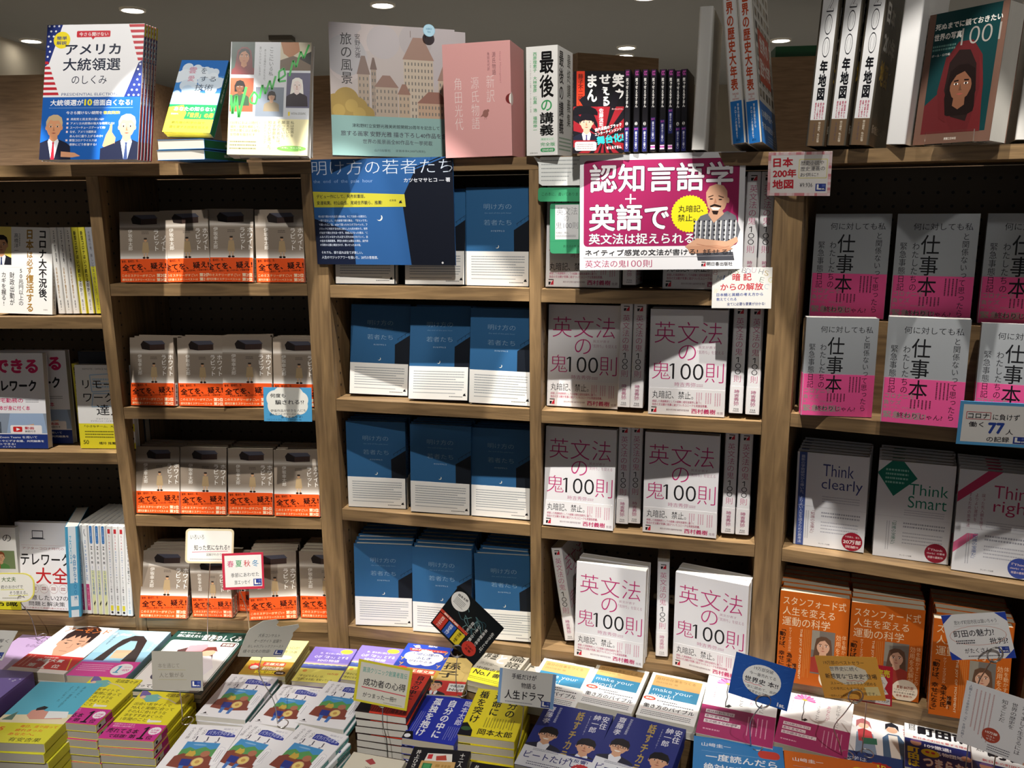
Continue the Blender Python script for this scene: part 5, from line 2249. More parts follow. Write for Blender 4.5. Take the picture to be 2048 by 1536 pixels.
@mk('anki')
def _():
    a = A_(102, 72, 'e6e4de', .6)
    for q, x, y, c in (('B', 2, 6, 'c08a8a'), ('M', 8, 20, '8a9aa8'), ('J', 14, 18, '6a7a9a'), ('R', 27, 8, '6a7a6a'), ('S', 38, 3, '9aa06a'), ('B', 50, 1, '6a6a7a'), ('D', 57, 3, '7a8ab0'), ('U', 66, 1, 'b08aa0'), ('H', 78, 4, '4a5a6a'), ('S', 87, 8, 'b09a4a'), ('E', 80, 24, '7a8a7a'), ('C', 88, 40, '9ab0c0'), ('G', 94, 24, 'd0c870'), ('W', 3, 52, 'e0d89a')):
        a.t(q, x, y, x + 7, y + 12, c, -.02, 14)
    c = 'c83440'
    hand(a, (('暗 記', 34, 14, 66, 32, c, .02), ('からの解放', 14, 38, 86, 56, c, .02)))
    b = '2f4a9c'
    hand(a, (('日本語と英語の考え方から', 8, 62, 86, 70, b, .012), ('教えてくれる', 8, 74, 42, 82, b, .012), ('全てに必要な要素が分かる!', 26, 85, 90, 93, '26357c', .014)))
    return a


@mk('bluecloud')
def _():
    a = A_(101, 71, '4fa0d0', .6)
    for x, y, r in ((24, 34, 18), (40, 28, 22), (62, 26, 22), (76, 36, 17), (28, 54, 20), (52, 52, 26), (74, 54, 18)):
        a.e(x, y, r, 'ecebe2')
    hand(a, (('何度も', 14, 18, 46, 30, '26262c', .01), ('騙される!?', 24, 36, 84, 50, '26262c', .012)))
    hand(a, (('伊坂作品が好きな人にも', 14, 64, 88, 72), ('読んだことがない人にも', 12, 75, 74, 82), ('おすすめです!', 36, 84, 80, 90)))
    a.t('「ホワイトラビット」¥710円+税', 6, 92.6, 78, 97.4, '1d3a5a')
    return a


@mk('iroiro')
def _():
    a = A_(95, 71, None, .6)
    a.rr(4, 5, 96, 95, 6, 'eae7de')
    hand(a, (('いろいろ', 10, 18, 38, 30), ('知った気になれる!!', 18, 46, 92, 62, '2a2830', .012), ('図解がわかりやすい', 44, 70, 92, 78)))
    a.l([(14, 68), (88, 64)], 1.2, 'c85a78')
    a.g(10, 86, 84, 90, 1, '8a8688', False, .5)
    return a


@mk('shunka')
def _():
    a = A_(82, 75, 'c23048', .6)
    a.r(6, 6, 95, 93, 'ebe9e4')
    for i, (q, c) in enumerate((('春', 'd05a80'), ('夏', '3a9a5a'), ('秋', 'c8444a'), ('冬', '3a8ab8'))):
        a.t(q, 12 + i * 20, 20, 28 + i * 20, 38, c, .01)
    hand(a, (('季節にあわせた', 20, 54, 88, 66), ('旅エッセイ', 28, 74, 66, 86)))
    shop_mark(a, 74, 72, 94, 91)
    return a


@mk('yellowcloud')
def _():
    a = A_(90, 61, None, .6)
    a.p(rounded(26, 1.4), 'e2d868')
    a.p([(50 + (x - 50) * .93, 50 + (y - 50) * .92) for x, y in rounded(25, 1.4)], 'eceade')
    hand(a, (('大丈夫', 26, 14, 58, 30, '4a6a2a', .02), ('君のおかげで', 24, 42, 74, 54), ('そう思える。', 44, 62, 84, 74)))
    a.l([(24, 58), (76, 56)], 1.4, 'd8d84a')
    a.l([(42, 78), (86, 76)], 1.4, 'd8d84a')
    a.g(28, 84, 70, 89, 1, '8a8a70')
    return a


@mk('whitecorner')
def _():
    a = A_(84, 69, None, .6)
    hand(a, (('心に響く', 40, 30, 92, 42), ('一冊です', 44, 52, 86, 64)))
    shop_mark(a, 80, 74, 96, 94)
    return a


@mk('graycard')
def _():
    a = A_(91, 75, 'b2aea2', .7)
    hand(a, (('本を通じて', 12, 30, 54, 42, '8a867c'), ('人と繋がる', 14, 54, 62, 66, '7a766c')))
    a.l([(12, 47), (66, 47)], .8, 'a8a070')
    a.l([(12, 72), (68, 72)], .8, 'a8a070')
    shop_mark(a, 77, 74, 96, 92)
    return a


@mk('inu')
def _():
    a = A_(94, 61, None, .65)
    hand(a, (('犬系コンサルト', 26, 6, 72, 20, '5a5850'), ('オーガナイト 盆踊り', 22, 28, 80, 42, '5a5850'), ('おしゃれブレックファースト', 14, 50, 90, 62, '5a5850'), ('様々な犬の物語!', 8, 70, 66, 84, '5a5850')))
    shop_mark(a, 76, 70, 94, 90)
    return a


@mk('seikou')
def _():
    a = A_(102, 85, 'd0c434', .6)
    a.r(5, 5, 95, 95, 'cfccc0')
    hand(a, (('高須クリニック創業者直伝', 10, 14, 92, 27, '4a9a90', .006), ('成功者の心得', 14, 40, 92, 58, '26242a', .014), ('がつまった一冊!!', 16, 74, 78, 86, '26242a', .01)))
    a.l([(12, 63), (94, 66)], 2, 'c8505c')
    a.g(56, 90, 90, 93, 1, '8a8478')
    return a


@mk('art')
def _():
    a = A_(121, 108, '15191c', .35)
    rnd = random.Random(11)
    for i in range(11):                       # loose abstract loops
        x, y = rnd.uniform(20, 92), rnd.uniform(8, 64)
        r = rnd.uniform(5, 11)
        a.l([(x + r * (1 + .3 * math.sin(3 * t * .4 + i)) * math.cos(t * .4), y + r * .9 * math.sin(t * .4 + .3 * i)) for t in range(12)], 1.1, rnd.choice(('3f5f66', '52777c', '2c474e', '6a8a88')))
    a.e(18, 22, 17, 'e6e4de')
    a.t('岡本太郎', 8, 10, 28, 15, '26242a', .03, -8)
    a.g(8, 18, 28, 33, 5, '6a6a6c', False, .45)
    for i, q in enumerate(('生きるとは、', '本来無条件だ。', 'いまこの瞬間に', '自分をひらけ。')):
        a.v(q, 92 - i * 12, 22 + i * 4, 78 + i * 4, 6, 'dcdcd8', .01)
    a.r(0, 60, 60, 66, 'c84430')
    a.t('新装版', 8, 61, 40, 65, 'f0e0d0', .03)
    a.r(2, 68, 21, 96, 'c2382a')
    a.v('自分の中に', 12, 70, 94, 7, 'f0dcd0', .02)
    a.r(23, 68, 40, 96, '2c54a8')
    a.v('孤独を抱け', 31, 70, 94, 7, 'e0e6f4', .02)
    a.r(42, 68, 59, 96, 'd9c22e')
    a.v('運命に楯を', 50, 70, 94, 7, '2a2410', .02)
    a.e(76, 82, 13, 'c23a2e')
    a.t('人生論の', 68, 77, 84, 81, '2a1410', .02)
    a.t('名著', 70, 83, 82, 88, '2a1410', .02)
    return a


@mk('jinsei')
def _():
    a = A_(100, 67, 'e4e3de', .6)
    a.r(0, 0, 5, 100, '8ab0de')
    a.r(94, 0, 100, 100, '8ab0de')
    hand(a, (('手紙だけが', 22, 10, 66, 26, '24222a', .016), ('物語る', 40, 34, 66, 50, '24222a', .016), ('人生ドラマ', 12, 58, 82, 84, '1d1b22', .02)))
    a.g(14, 90, 62, 95, 1, '9a9aa0')
    shop_mark(a, 78, 80, 94, 98)
    return a


@mk('sekaishi')
def _():
    a = A_(97, 76, '2452a0', .6)
    rnd = random.Random(9)
    for i in range(34):
        x, y = rnd.uniform(0, 92), rnd.uniform(2, 98)
        a.l([(x, y), (x + rnd.uniform(5, 10), y + rnd.uniform(-6, 4))], .7, rnd.choice(('3a66b0', '1d4690')))
    a.e(50, 48, 32, 'e2e1dc', 36)
    hand(a, (('19万部突破', 34, 18, 66, 27), ('今一番売れてる', 28, 32, 72, 40), ('世界史 本!!', 22, 45, 78, 58, '1d1b22', .02), ('一気に読めて、高校', 22, 65, 78, 72), ('世界史の流れが', 32, 75, 70, 82)))
    a.l([(22, 60), (28, 62), (34, 60), (40, 62), (46, 60), (52, 62)], .9, 'd05a64')
    a.t('1st.', 82, 86, 95, 96, 'e4e4e8', .05)
    return a


@mk('orangecard')
def _():
    a = A_(99, 79, 'efb04c', .6)
    a.p([(20, 24), (60, 20), (78, 30), (82, 48), (70, 62), (40, 66), (22, 52)], 'eee6cc')
    a.p([(70, 70), (92, 68), (94, 88), (72, 90)], 'eedc9a')
    hand(a, (('19万部のベストセラー', 12, 10, 78, 19), ('世界史に続く', 20, 24, 66, 34), ('新感覚な"日本史"登場', 10, 40, 94, 52, '26242a', .012), ('ストーリー性でスラスラ読める', 16, 59, 90, 67), ('どの年代にもオススメの', 14, 72, 72, 79), ('一冊です。', 60, 82, 88, 89), ('一度読んだら忘れない', 8, 91, 46, 96)))
    a.l([(44, 55), (50, 57), (56, 55), (62, 57), (68, 55), (72, 57)], .9, 'd05a54')
    return a


@mk('redcard')
def _():
    a = A_(74, 72, 'c02a3c', .6)
    a.p([(4, 30), (80, 22), (90, 40), (84, 56), (92, 70), (70, 78), (4, 80)], 'ecebe6')
    a.t('完売', 66, 8, 94, 28, 'dcc83a', .05)
    a.r(4, 82, 96, 97, 'ecebe6')
    hand(a, (('しながら、', 56, 36, 84, 46), ('したしこと', 52, 56, 88, 66), ('やるべきこと 755P', 30, 85, 94, 93)))
    return a


@mk('machidacard')
def _():
    a = A_(92, 78, 'ebeae8', .6)
    b = '2a46a8'
    for q in ([(0, 0), (17, 0), (0, 20)], [(100, 0), (83, 0), (100, 20)], [(0, 100), (17, 100), (0, 80)], [(100, 100), (83, 100), (100, 80)]):
        a.p(q, b)
    hand(a, (('思わず町田市民は頷いちゃう', 18, 13, 84, 22), ('町田の魅力?', 13, 34, 76, 50, '24222a', .012), ('批判?', 66, 54, 94, 68, '24222a', .012), ('がたくさん', 24, 75, 64, 86, '24222a', .01)))
    a.l([(50 + 44 * math.cos(t * .32), 48 + 21 * math.sin(t * .32)) for t in range(21)], .8, 'd09a8a')
    a.g(14, 56, 44, 66, 2, '55555c')
    a.l([(16, 26), (86, 25)], .4, 'a8a0a0')
    a.g(28, 91, 80, 95, 1, '6a6a70')
    shop_mark(a, 77, 74, 93, 88)
    return a


@mk('corona77')
def _():
    a = A_(110, 75, '5aa4d6', .6)
    a.r(5, 7, 95, 93, 'e8e6e0')
    a.l([(10, 24), (42, 24), (42, 40), (10, 40), (10, 24)], .9, 'c04048')
    hand(a, (('コロナ', 12, 26, 40, 38, '24222a', .014), ('に負けず', 45, 26, 80, 40, '24222a', .01), ('働く', 14, 46, 34, 58, '24222a', .012), ('77', 40, 46, 62, 72, '2c4698', .05), ('人', 64, 60, 74, 72, '24222a', .01), ('の記録', 40, 78, 70, 90, '24222a', .012)))
    shop_mark(a, 75, 76, 93, 92)
    return a


@mk('leaflet')
def _():
    a = A_(114, 102, 'e2e1e2', .5)
    for i, (q, y1) in enumerate((('何が起こるか', 54), ('わからない。', 50), ('たくましく生きるには', 88), ('世界の歴史を', 52), ('知ることだ', 46))):
        a.v(q, 92 - i * 11.4, 8 + (2 if i else 0), y1, 7.4, '1d1d24', .004)
    a.v('人類5000年史から「今」を読み解く', 6, 4, 92, 4, '3a4a6a', .004)
    for i in range(5):
        a.g(12 + i * 5, 8, 15 + i * 5, 70 + i * 4, 1, 'c09a9a', True, .5, i)
    a.e(38, 72, 10.5, 'ac4a38')
    a.t('10万部', 31, 66, 45, 70.4, 'f2e8e0', .03)
    a.t('ベスト', 33, 72.6, 43, 75.6, 'f2e8e0', .02)
    a.t('セラー', 33, 77, 43, 80, 'f2e8e0', .02)
    a.g(36, 86, 62, 97, 3, '4a4a58', False, .42)
    a.p([(84, 100), (86, 84), (92, 76), (100, 74), (100, 100)], '4a4f7a')
    a.r(78, 96, 86, 100, 'd0a088')
    return a
# ---------------------------------------------------------------- measured poses: x, y, z, yaw, lean, roll, scale (metres, degrees)
P = {
'us':(-0.7975,1.6392,1.6358,-4.9,16.1,0.6,0.925),
'cloud':(-0.6103,1.6458,1.6707,-10.3,28.5,3.2,0.920),
'women':(-0.4494,1.6065,1.6359,-3.6,12.9,1.7,0.905),
'scenery':(-0.2205,1.6765,1.6333,14.0,6.8,1.4,0.913),
'pinkbox':(-0.0578,1.6044,1.6340,-14,4.4,-0.8,0.898),
'lecture':(0.0580,1.5727,1.6341,-21,3.2,-0.2,0.841),
'manga':(0.1555,1.5177,1.6347,7.1,1.5,-0.3,0.789),
'mspine1':(0.2050,1.5180,1.6345,-13.9,2.1,-0.9,0.792),
'mspine5':(0.2687,1.5179,1.6341,-13.9,2.2,-1.5,0.791),
'mspine8':(0.3053,1.5173,1.6339,-13.9,2.1,-1.7,0.804),
'whitebook':(0.3263,1.5075,1.6340,-12.9,2.6,-0.7,0.847),
'corona':(-1.0310,1.7694,1.3242,-4.7,8.7,1.6,0.967),
'dekiru':(-1.0917,1.7742,1.0291,-3.2,5.8,-0.7,1.067),
'remote':(-0.9093,1.7545,1.0290,-4.4,5.4,0.7,0.803),
'telework':(-1.0815,1.7772,0.6451,-20.7,11.4,-8.8,0.957),
'leftmost':(-1.1992,1.7797,0.6450,-3.6,4.4,0.3,0.907),
'noom':(-0.9865,1.7332,0.6448,35.6,0.5,-0.9,1.069),
'zs1':(-0.9750,1.7467,0.6449,-2.3,3.2,0.1,0.992),
'zs9':(-0.8637,1.7318,0.6448,2.4,0.5,3.0,1.007),
'r11':(-0.7556,1.7346,1.3935,-4.8,8.4,0.0,0.954),
'r12':(-0.6662,1.7306,1.3936,-4.1,6.6,-0.8,0.964),
'r13':(-0.5767,1.7223,1.3935,-5.9,8.8,0.5,0.981),
'r14':(-0.4689,1.7156,1.3936,-6.7,4.6,0.1,0.968),
'r21':(-0.7642,1.7352,1.1318,-9.5,8.8,-0.8,0.958),
'r22':(-0.6579,1.7294,1.1318,-7.6,7.1,-0.6,0.961),
'r23':(-0.5575,1.7203,1.1318,3.9,6.7,1.9,0.969),
'r24':(-0.4513,1.7142,1.1318,-3.9,6.1,0.8,0.961),
'r31':(-0.7751,1.7322,0.8898,-8.3,11.1,-1.5,0.966),
'r32':(-0.6745,1.7264,0.8899,-2.9,10.2,0.7,0.970),
'r33':(-0.5701,1.7222,0.8899,-5.4,10.4,-0.3,0.959),
'r34':(-0.4657,1.7088,0.8898,-6.2,9.6,-0.8,0.958),
'r41':(-0.7823,1.7184,0.6448,2.8,14.7,3.1,0.987),
'r42':(-0.6755,1.7302,0.6449,-5.6,5.0,-1.0,0.885),
'r43':(-0.5352,1.7139,0.6449,3.9,13.3,0.0,0.991),
'r44':(-0.4233,1.7212,0.6450,-4.3,5.2,0.1,1.018),
'b11':(-0.2940,1.6979,1.3913,-12.0,5.0,-0.1,1.076),
'b12':(-0.1507,1.6655,1.3913,-14.2,5.0,-0.4,0.983),
'b13':(-0.0258,1.6396,1.3916,-15.3,1.8,0.1,1.038),
'b21':(-0.2791,1.7138,1.1555,-7.4,8.1,1.5,0.993),
'b22':(-0.1503,1.6592,1.1550,-14.9,12.2,-1.1,1.009),
'b23':(-0.0241,1.6250,1.1550,-14.1,5.4,0.7,1.010),
'b31':(-0.2897,1.6990,0.9141,-8.2,1.7,0.3,1.007),
'b32':(-0.1519,1.6606,0.9140,-10.3,1.8,0.8,1.010),
'b33':(-0.0254,1.6316,0.9141,-14.5,4.5,-0.4,0.991),
'b41':(-0.2854,1.6922,0.6410,-4.3,1.9,1.0,1.004),
'b42':(-0.1554,1.6577,0.6410,-9.8,3.0,0.4,1.020),
'b43':(-0.0182,1.6225,0.6410,-13.2,4.2,-1.8,1.039),
'e11':(0.1343,1.5949,1.3903,-15.4,5.0,1.1,0.907),
'e11s':(0.2182,1.5544,1.3895,-13.9,5.0,-0.3,0.996),
'e12':(0.3489,1.5399,1.3903,-15.1,5.0,3.4,1.011),
'e13s':(0.4276,1.5148,1.3900,-13.8,5.1,0.4,0.968),
'e14s':(0.4524,1.5075,1.3900,-14.0,5.1,-0.0,0.967),
'e21':(0.1371,1.6031,1.1533,-15.6,5.6,-0.1,0.935),
'e21s':(0.2145,1.5723,1.1531,-15.3,5.4,0.3,0.944),
'e22s':(0.2384,1.5652,1.1531,-13.3,5.2,0.6,0.945),
'e22':(0.3282,1.5381,1.1530,-15.0,1.6,-0.2,0.956),
'e23s':(0.4165,1.5163,1.1530,-13.8,4.7,0.2,0.953),
'e24s':(0.4445,1.5056,1.1529,-13.8,4.2,0.0,0.951),
'e31':(0.1286,1.5754,0.9118,-15.4,7.8,1.1,0.977),
'e31s':(0.2168,1.5780,0.9121,-14.0,7.1,0.3,0.957),
'e32s':(0.2414,1.5793,0.9122,-12.6,5.8,0.3,0.957),
'e32':(0.3227,1.5361,0.9120,-16.9,4.3,-0.4,0.969),
'e33s':(0.4143,1.5229,0.9121,-13.1,5.2,0.0,0.962),
'e34s':(0.4399,1.5159,0.9121,-12.2,5.5,0.2,0.962),
'e40s':(0.1176,1.6042,0.6411,-20.3,6.3,-10.3,0.933),
'e41':(0.1885,1.5366,0.6407,-20.9,4.3,-0.1,0.967),
'e41s':(0.2984,1.5456,0.6410,-11.2,3.2,-0.5,0.929),
'e42':(0.3791,1.4910,0.6407,-27.9,0.5,-0.1,0.953),
's11':(0.5689,1.4631,1.3453,-23.4,0.5,1.4,0.893),
's12':(0.6842,1.4100,1.3437,-26.8,0.5,1.0,0.893),
's13':(0.7905,1.3620,1.3501,-25.0,5.3,0.0,0.834),
's21':(0.5759,1.4463,1.1728,-11.3,1.4,0.1,0.935),
's22':(0.6947,1.3810,1.1726,-25.7,0.5,-1.1,0.972),
's23':(0.8286,1.3402,1.1729,-24.5,4.9,-0.4,0.930),
'tc':(0.5893,1.4709,0.9112,-24.1,0.9,-0.9,0.967),
'ts':(0.7169,1.4161,0.9112,-23.6,0.5,-0.7,0.968),
'tr':(0.8265,1.3478,0.9110,-25.1,4.7,-0.6,0.965),
'o1':(0.5615,1.4388,0.6448,-19.9,4.3,-0.5,0.963),
'o2':(0.6821,1.3999,0.6449,-19.3,0.5,-0.9,0.961),
'o3':(0.8002,1.3256,0.6448,-21.1,3.6,-1.6,0.964),
'almond':(-0.9811,1.5550,0.6203,-8.4,90.0,-0.0,1.010),
'girl':(-0.8482,1.5365,0.6198,-5.5,90.0,-0.0,0.993),
'world':(-0.6962,1.4812,0.6179,-6.1,90.0,-0.0,0.928),
'ariyasu':(-0.8990,1.3239,0.6206,-4.1,90.0,-0.0,1.018),
'hanA':(-0.8212,1.3807,0.6203,-8.2,90.0,-0.0,1.009),
'hanB':(-0.6951,1.3291,0.6202,-6.4,90.0,-0.0,1.005),
'purA':(-0.4018,1.5127,0.6171,-8.0,90.0,-0.0,0.896),
'sonshi':(-0.1511,1.4664,0.6176,-8.3,90.0,-0.0,0.918),
'rongo':(-0.0627,1.5038,0.6170,-24.3,90.0,0.0,0.893),
'black':(-0.1487,1.1544,0.6190,-8.6,90.0,-0.0,0.967),
'smA':(-0.5490,1.3962,0.6185,-9.3,90.0,-0.0,0.951),
'smB':(-0.4455,1.3749,0.6161,-12.2,90.0,-0.0,0.855),
'smC':(-0.3591,1.3687,0.6182,-14.5,90.0,0.0,0.938),
'smD':(-0.5617,1.2266,0.6190,-5.9,90.0,-0.0,0.969),
'smE':(-0.4920,1.2379,0.6178,-18.7,90.0,0.0,0.923),
'smF':(-0.3961,1.2207,0.6187,-20.7,90.0,0.0,0.956),
'mkA':(0.0600,1.4254,0.6222,-20.2,90.0,0.0,1.03),
'mkB':(0.1670,1.4140,0.6204,-21.8,90.0,0.0,1.013),
'mkC':(0.2739,1.3715,0.6209,-21.6,90.0,0.0,1.027),
'ichido':(0.3411,1.1020,0.6205,-13.7,90.0,0.0,1.017),
'orange':(0.4818,1.0608,0.6203,-15.1,90.0,0.0,1.010),
'flA':(0.3836,1.3082,0.6232,-20.9,84.0,-0.1,1.032),
'flB':(0.5126,1.2924,0.6132,-25.5,86.0,-0.0,0.95),
'daigaku':(0.6120,1.2290,0.6000,-19.4,90,0,1.0),
'machida':(0.7139,1.2333,0.6075,-24.3,90,0,0.86),
'machidb':(0.7891,1.1371,0.6192,-26.1,90,0,0.99),
'hnA':(0.0582,1.2300,0.6229,-19.7,90,-0.0,1.0),
'hnB':(0.1745,1.1932,0.6236,-23.2,90,0.0,1.0),
'ningen':(-0.2124,1.5139,0.6177,-13.2,90,0.0,0.975),
'kodoku':(-0.1560,1.3258,0.6144,-14.1,90,-0.0,0.938),
'unmei':(-0.0524,1.3257,0.6200,-12.6,90,-0.1,1.000),
'purB':(-0.3115,1.5242,0.6117,-11.4,90,-0.0,0.905),
'yellowbunko':(-0.5151,1.5452,0.6147,-6.4,90,-0.0,0.942),
'red':(-0.2460,1.3700,0.6400,-13.1,90,-0.0,0.953),
'cream':(-0.2728,1.1526,0.6136,-15.5,90,-0.0,0.929),
'black2':(-0.0585,1.1241,0.6134,-13.3,90,-0.0,0.926),
'ronb':(0.0177,1.5021,0.6000,-24.2,90,-0.0,0.88),
'purpleleft':(-1.0695,1.3704,0.6250,-8.0,90.0,-0.0,1.000),
'lavender':(-1.0693,1.5340,0.6100,-8.0,90.0,-0.0,1.000),
'hist1':(0.3879,1.4794,1.6338,-24,2.0,-7.0,0.848),
'hist2':(0.4131,1.4722,1.6338,-25,2.0,-7.4,0.836),
'map1':(0.5069,1.4465,1.6338,-30,2,2.5,0.860),
'map2':(0.5403,1.4412,1.6338,-30,2,2.8,0.88),
'map3':(0.5740,1.4321,1.6338,-31,2,3.0,0.88),
'whitebox':(0.6264,1.4138,1.6338,-37,1.0,2.5,0.82),
'photo1001':(0.6945,1.3750,1.6339,-60.0,4.0,0.4,0.856),
'farwhite':(0.7777,1.3541,1.6336,-24.1,2.3,1.2,0.804),
}
# cards: x, y, z, yaw, lean, roll, width, height
K = {
'poster':(-0.2473,1.6624,1.4335,-13.7,-1.3,0.0,0.2896,0.2027),
'sign':(0.2676,1.5156,1.4310,-7.6,3.2,-0.5,0.2879,0.2029),
'bubble':(0.0944,1.5749,1.5807,-12.9,1.8,0.2,0.0914,0.0507),
'greenlabel':(0.0951,1.5758,1.5521,-13.4,2.5,0.4,0.0911,0.0250),
'greenpanel':(0.1066,1.5731,1.4576,-13.6,2.4,-0.4,0.0692,0.0926),
'card200':(0.4923,1.4709,1.5580,-29.3,-8.1,0.9,0.1037,0.0728),
'anki':(0.4107,1.4941,1.3626,-16.7,1.4,-1.0,0.1025,0.0724),
'bluecloud':(-0.4692,1.7000,1.1074,-1.1,5.1,0.9,0.1008,0.0716),
'iroiro':(-0.6562,1.6869,0.7967,7.5,9.6,4.1,0.1002,0.0745),
'shunka':(-0.5805,1.6713,0.7431,4.8,7.9,0.3,0.0867,0.0794),
'yellowcloud':(-1.1028,1.7038,0.7019,2.9,9.8,2.0,0.0951,0.0645),
'whitecorner':(-1.0166,1.4471,0.7125,19.9,66.3,16.1,0.0841,0.0690),
'graycard':(-0.6142,1.3780,0.6865,2.2,4.8,2.5,0.0907,0.0749),
'inu':(-0.4620,1.3865,0.7474,28.2,-16.7,20.5,0.0878,0.0568),
'seikou':(-0.2407,1.3408,0.6764,-4.8,2.1,9.7,0.0977,0.0815),
'art':(-0.1196,1.4697,0.7230,-22.6,6.5,34.9,0.1161,0.1032),
'jinsei':(0.0173,1.2814,0.7123,-5.7,1.2,5.0,0.0960,0.0648),
'sekaishi':(0.4048,1.2566,0.7321,-22.1,2.9,7.3,0.0967,0.0763),
'orangecard':(0.5721,1.2666,0.7290,-30.9,-4.2,-14.9,0.0988,0.0787),
'redcard':(0.5995,1.2765,0.7159,-24.3,-0.1,-3.0,0.0739,0.0719),
'machidacard':(0.7508,1.2178,0.8303,-27.3,-1.0,-17.0,0.0916,0.0778),
'corona77':(0.7944,1.3323,1.1507,-17.5,-4.3,-0.5,0.1108,0.0754),
'leaflet':(0.7232,1.1096,0.7337,-36.5,3.0,2.7,0.1141,0.1017),
}
# wire stems, card end first
WI = {
'iroiro': [(-0.6541, 1.6862, 0.7965), (-0.6638, 1.6869, 0.7228), (-0.6731, 1.6875, 0.6418), (-0.6731, 1.6875, 0.6198)],
'shunka': [(-0.5901, 1.6716, 0.7413), (-0.579, 1.6708, 0.7007), (-0.5756, 1.6705, 0.6584), (-0.5756, 1.6705, 0.5062)],
'yellowcloud': [(-1.0839, 1.7018, 0.7016), (-1.0646, 1.7005, 0.6662), (-1.0573, 1.6999, 0.6212)],
'inu': [(-0.4598, 1.3865, 0.7454), (-0.466, 1.387, 0.712), (-0.4435, 1.3854, 0.6599), (-0.437, 1.378, 0.6172)],
'seikou': [(-0.2357, 1.339, 0.6719), (-0.2362, 1.3392, 0.6389), (-0.2303, 1.3377, 0.6025), (-0.2303, 1.3377, 0.5062)],
'art': [(-0.1094, 1.4673, 0.7023), (-0.1133, 1.4682, 0.6581), (-0.1127, 1.4703, 0.6182)],
'jinsei': [(0.0148, 1.2817, 0.71), (0.0111, 1.2826, 0.6654), (-0.0006, 1.2855, 0.5952), (-0.0006, 1.2855, 0.5062)],
'sekaishi': [(0.4125, 1.2546, 0.7276), (0.4011, 1.2574, 0.7072), (0.3957, 1.2588, 0.6875), (0.4109, 1.2945, 0.6215)],
'orangecard': [(0.5672, 1.2583, 0.733), (0.5561, 1.2634, 0.7064), (0.5423, 1.2698, 0.6747), (0.5512, 1.2657, 0.6479), (0.5636, 1.2786, 0.6142)],
'machidacard': [(0.7566, 1.2043, 0.8383), (0.7491, 1.2077, 0.8153), (0.7428, 1.2106, 0.7924), (0.7394, 1.2122, 0.7431), (0.7394, 1.2122, 0.6205)],
}
# ---------------------------------------------------------------- build
room()
bookcases()
far_things()
TABLE, TABLE_OBJ = display_table()
STEP = .58

# --- the kinds of book
bs = A_(12, 188, '27568a'); bs.v('明け方の若者たち', 50, 6, 60, 40, 'b5c8d8')
Book('rabbit', .105, .151, .016, '85786a', art_rabbit(), None, 'R', band=.335, bandcol='ee5820', bandart=art_rabbit_band(), bandspine=art_rabbit_bandspine())
Book('blue', .128, .188, .019, '2d5b85', art_blue(), bs, 'R', True, PAGE_W, band=.355, bandcol='eceae4', bandart=art_blue_band(), name='hardcover_novel')
Book('eng', .148, .21, .025, 'e2e0e1', art_eng(), art_eng_spine(), 'L', False, PAGE_W, band=.255, bandcol='e6e3e2', bandart=art_eng_band(), bandspine=art_eng_bandspine(), name='grammar_book')
Book('shigoto', .128, .188, .026, 'a4a8ab', art_shigoto(), None, 'L', False, PAGE_W, band=.43, bandcol='ee5a98', bandart=art_shigoto_band())
Book('orange', .128, .188, .021, 'b85a18', art_orange(), None, 'R', False, PAGE_C)
for i in range(3):
    Book('think%d' % i, .128, .188, .02, 'dcdcde', art_think(i), None, 'R', True, PAGE_G, name='hardcover_book')
Book('corona', .128, .188, .015, 'f2f0ec', art_corona(), art_corona_spine(), 'R', False, PAGE_C)
Book('yellow', .128, .188, .015, 'ede34a', None, art_yellow_spine(), 'R')
Book('greyyellow', .128, .188, .016, 'a8aab0', None, art_yellow_spine(True), 'R')
Book('blackred', .128, .188, .012, '1d1b1c', None, art_black_spine(), 'R')
Book('dekiru', .148, .21, .016, 'ecebee', art_dekiru(), None, 'L', False, PAGE_W)
Book('remote', .128, .188, .018, 'f2f1ee', art_remote(), None, 'L', False, PAGE_W)
Book('darkbusiness', .128, .188, .02, '2c2f36', None, None, 'L')
Book('leftmost', .148, .21, .016, 'eeece6', art_leftmost(), None, 'L', False, PAGE_W)
Book('telework', .148, .21, .018, 'efeef0', art_telework(), None, 'L', False, PAGE_W)
Book('noom', .148, .21, .026, '4da3c9', None, art_noom(), 'L', False, PAGE_W)
for i in range(4):
    Book('z%d' % i, .148, .21, .0125, 'f2f2f0', None, art_zspine(i), 'L', False, PAGE_W)
Book('us', .21, .285, .0105, 'f0eef0', art_us(), art_us_spine(), 'R', False, PAGE_W, name='magazine')
cs = A_(16, 173, '1f6a44'); cs.v('雲を愛する技術', 50, 8, 56, 40, 'e8f0e8', .01)
Book('cloud', .108, .173, .02, '3c7fc4', art_cloud(), cs, 'R', False, PAGE_W)
Book('women', .168, .232, .02, 'd8d8d6', art_women(), None, 'L', False, PAGE_W, name='photo_book')
Book('scenery', .262, .268, .018, 'b0a8a6', art_scenery(), None, 'L', True, PAGE_W, name='picture_book')
Book('manga', .112, .174, .0145, '141316', art_manga(), art_manga_spine(1), 'L', False, PAGE_W, name='comic_book')
for n, sh in ((2, 0), (3, 0), (4, 12), (5, 0), (6, 0), (7, 9), (8, 22)):
    Book('manga%d' % n, .112, .174, .0145, '141316', None, art_manga_spine(n if n < 7 else n - 3, sh), 'L', False, PAGE_W, name='comic_book')
Book('hist', .22, .33, .0298, 'd9d5cc', art_hist(), art_hist_spine(), 'L', True, PAGE_W, name='reference_book')
Book('map', .225, .32, .035, '4c463c', art_map(), art_map_spine(), 'L', True, PAGE_W, name='atlas')
Book('p1001', .15, .235, .05, '6d5145', art_1001(), None, 'L', False, PAGE_W, name='photo_book')
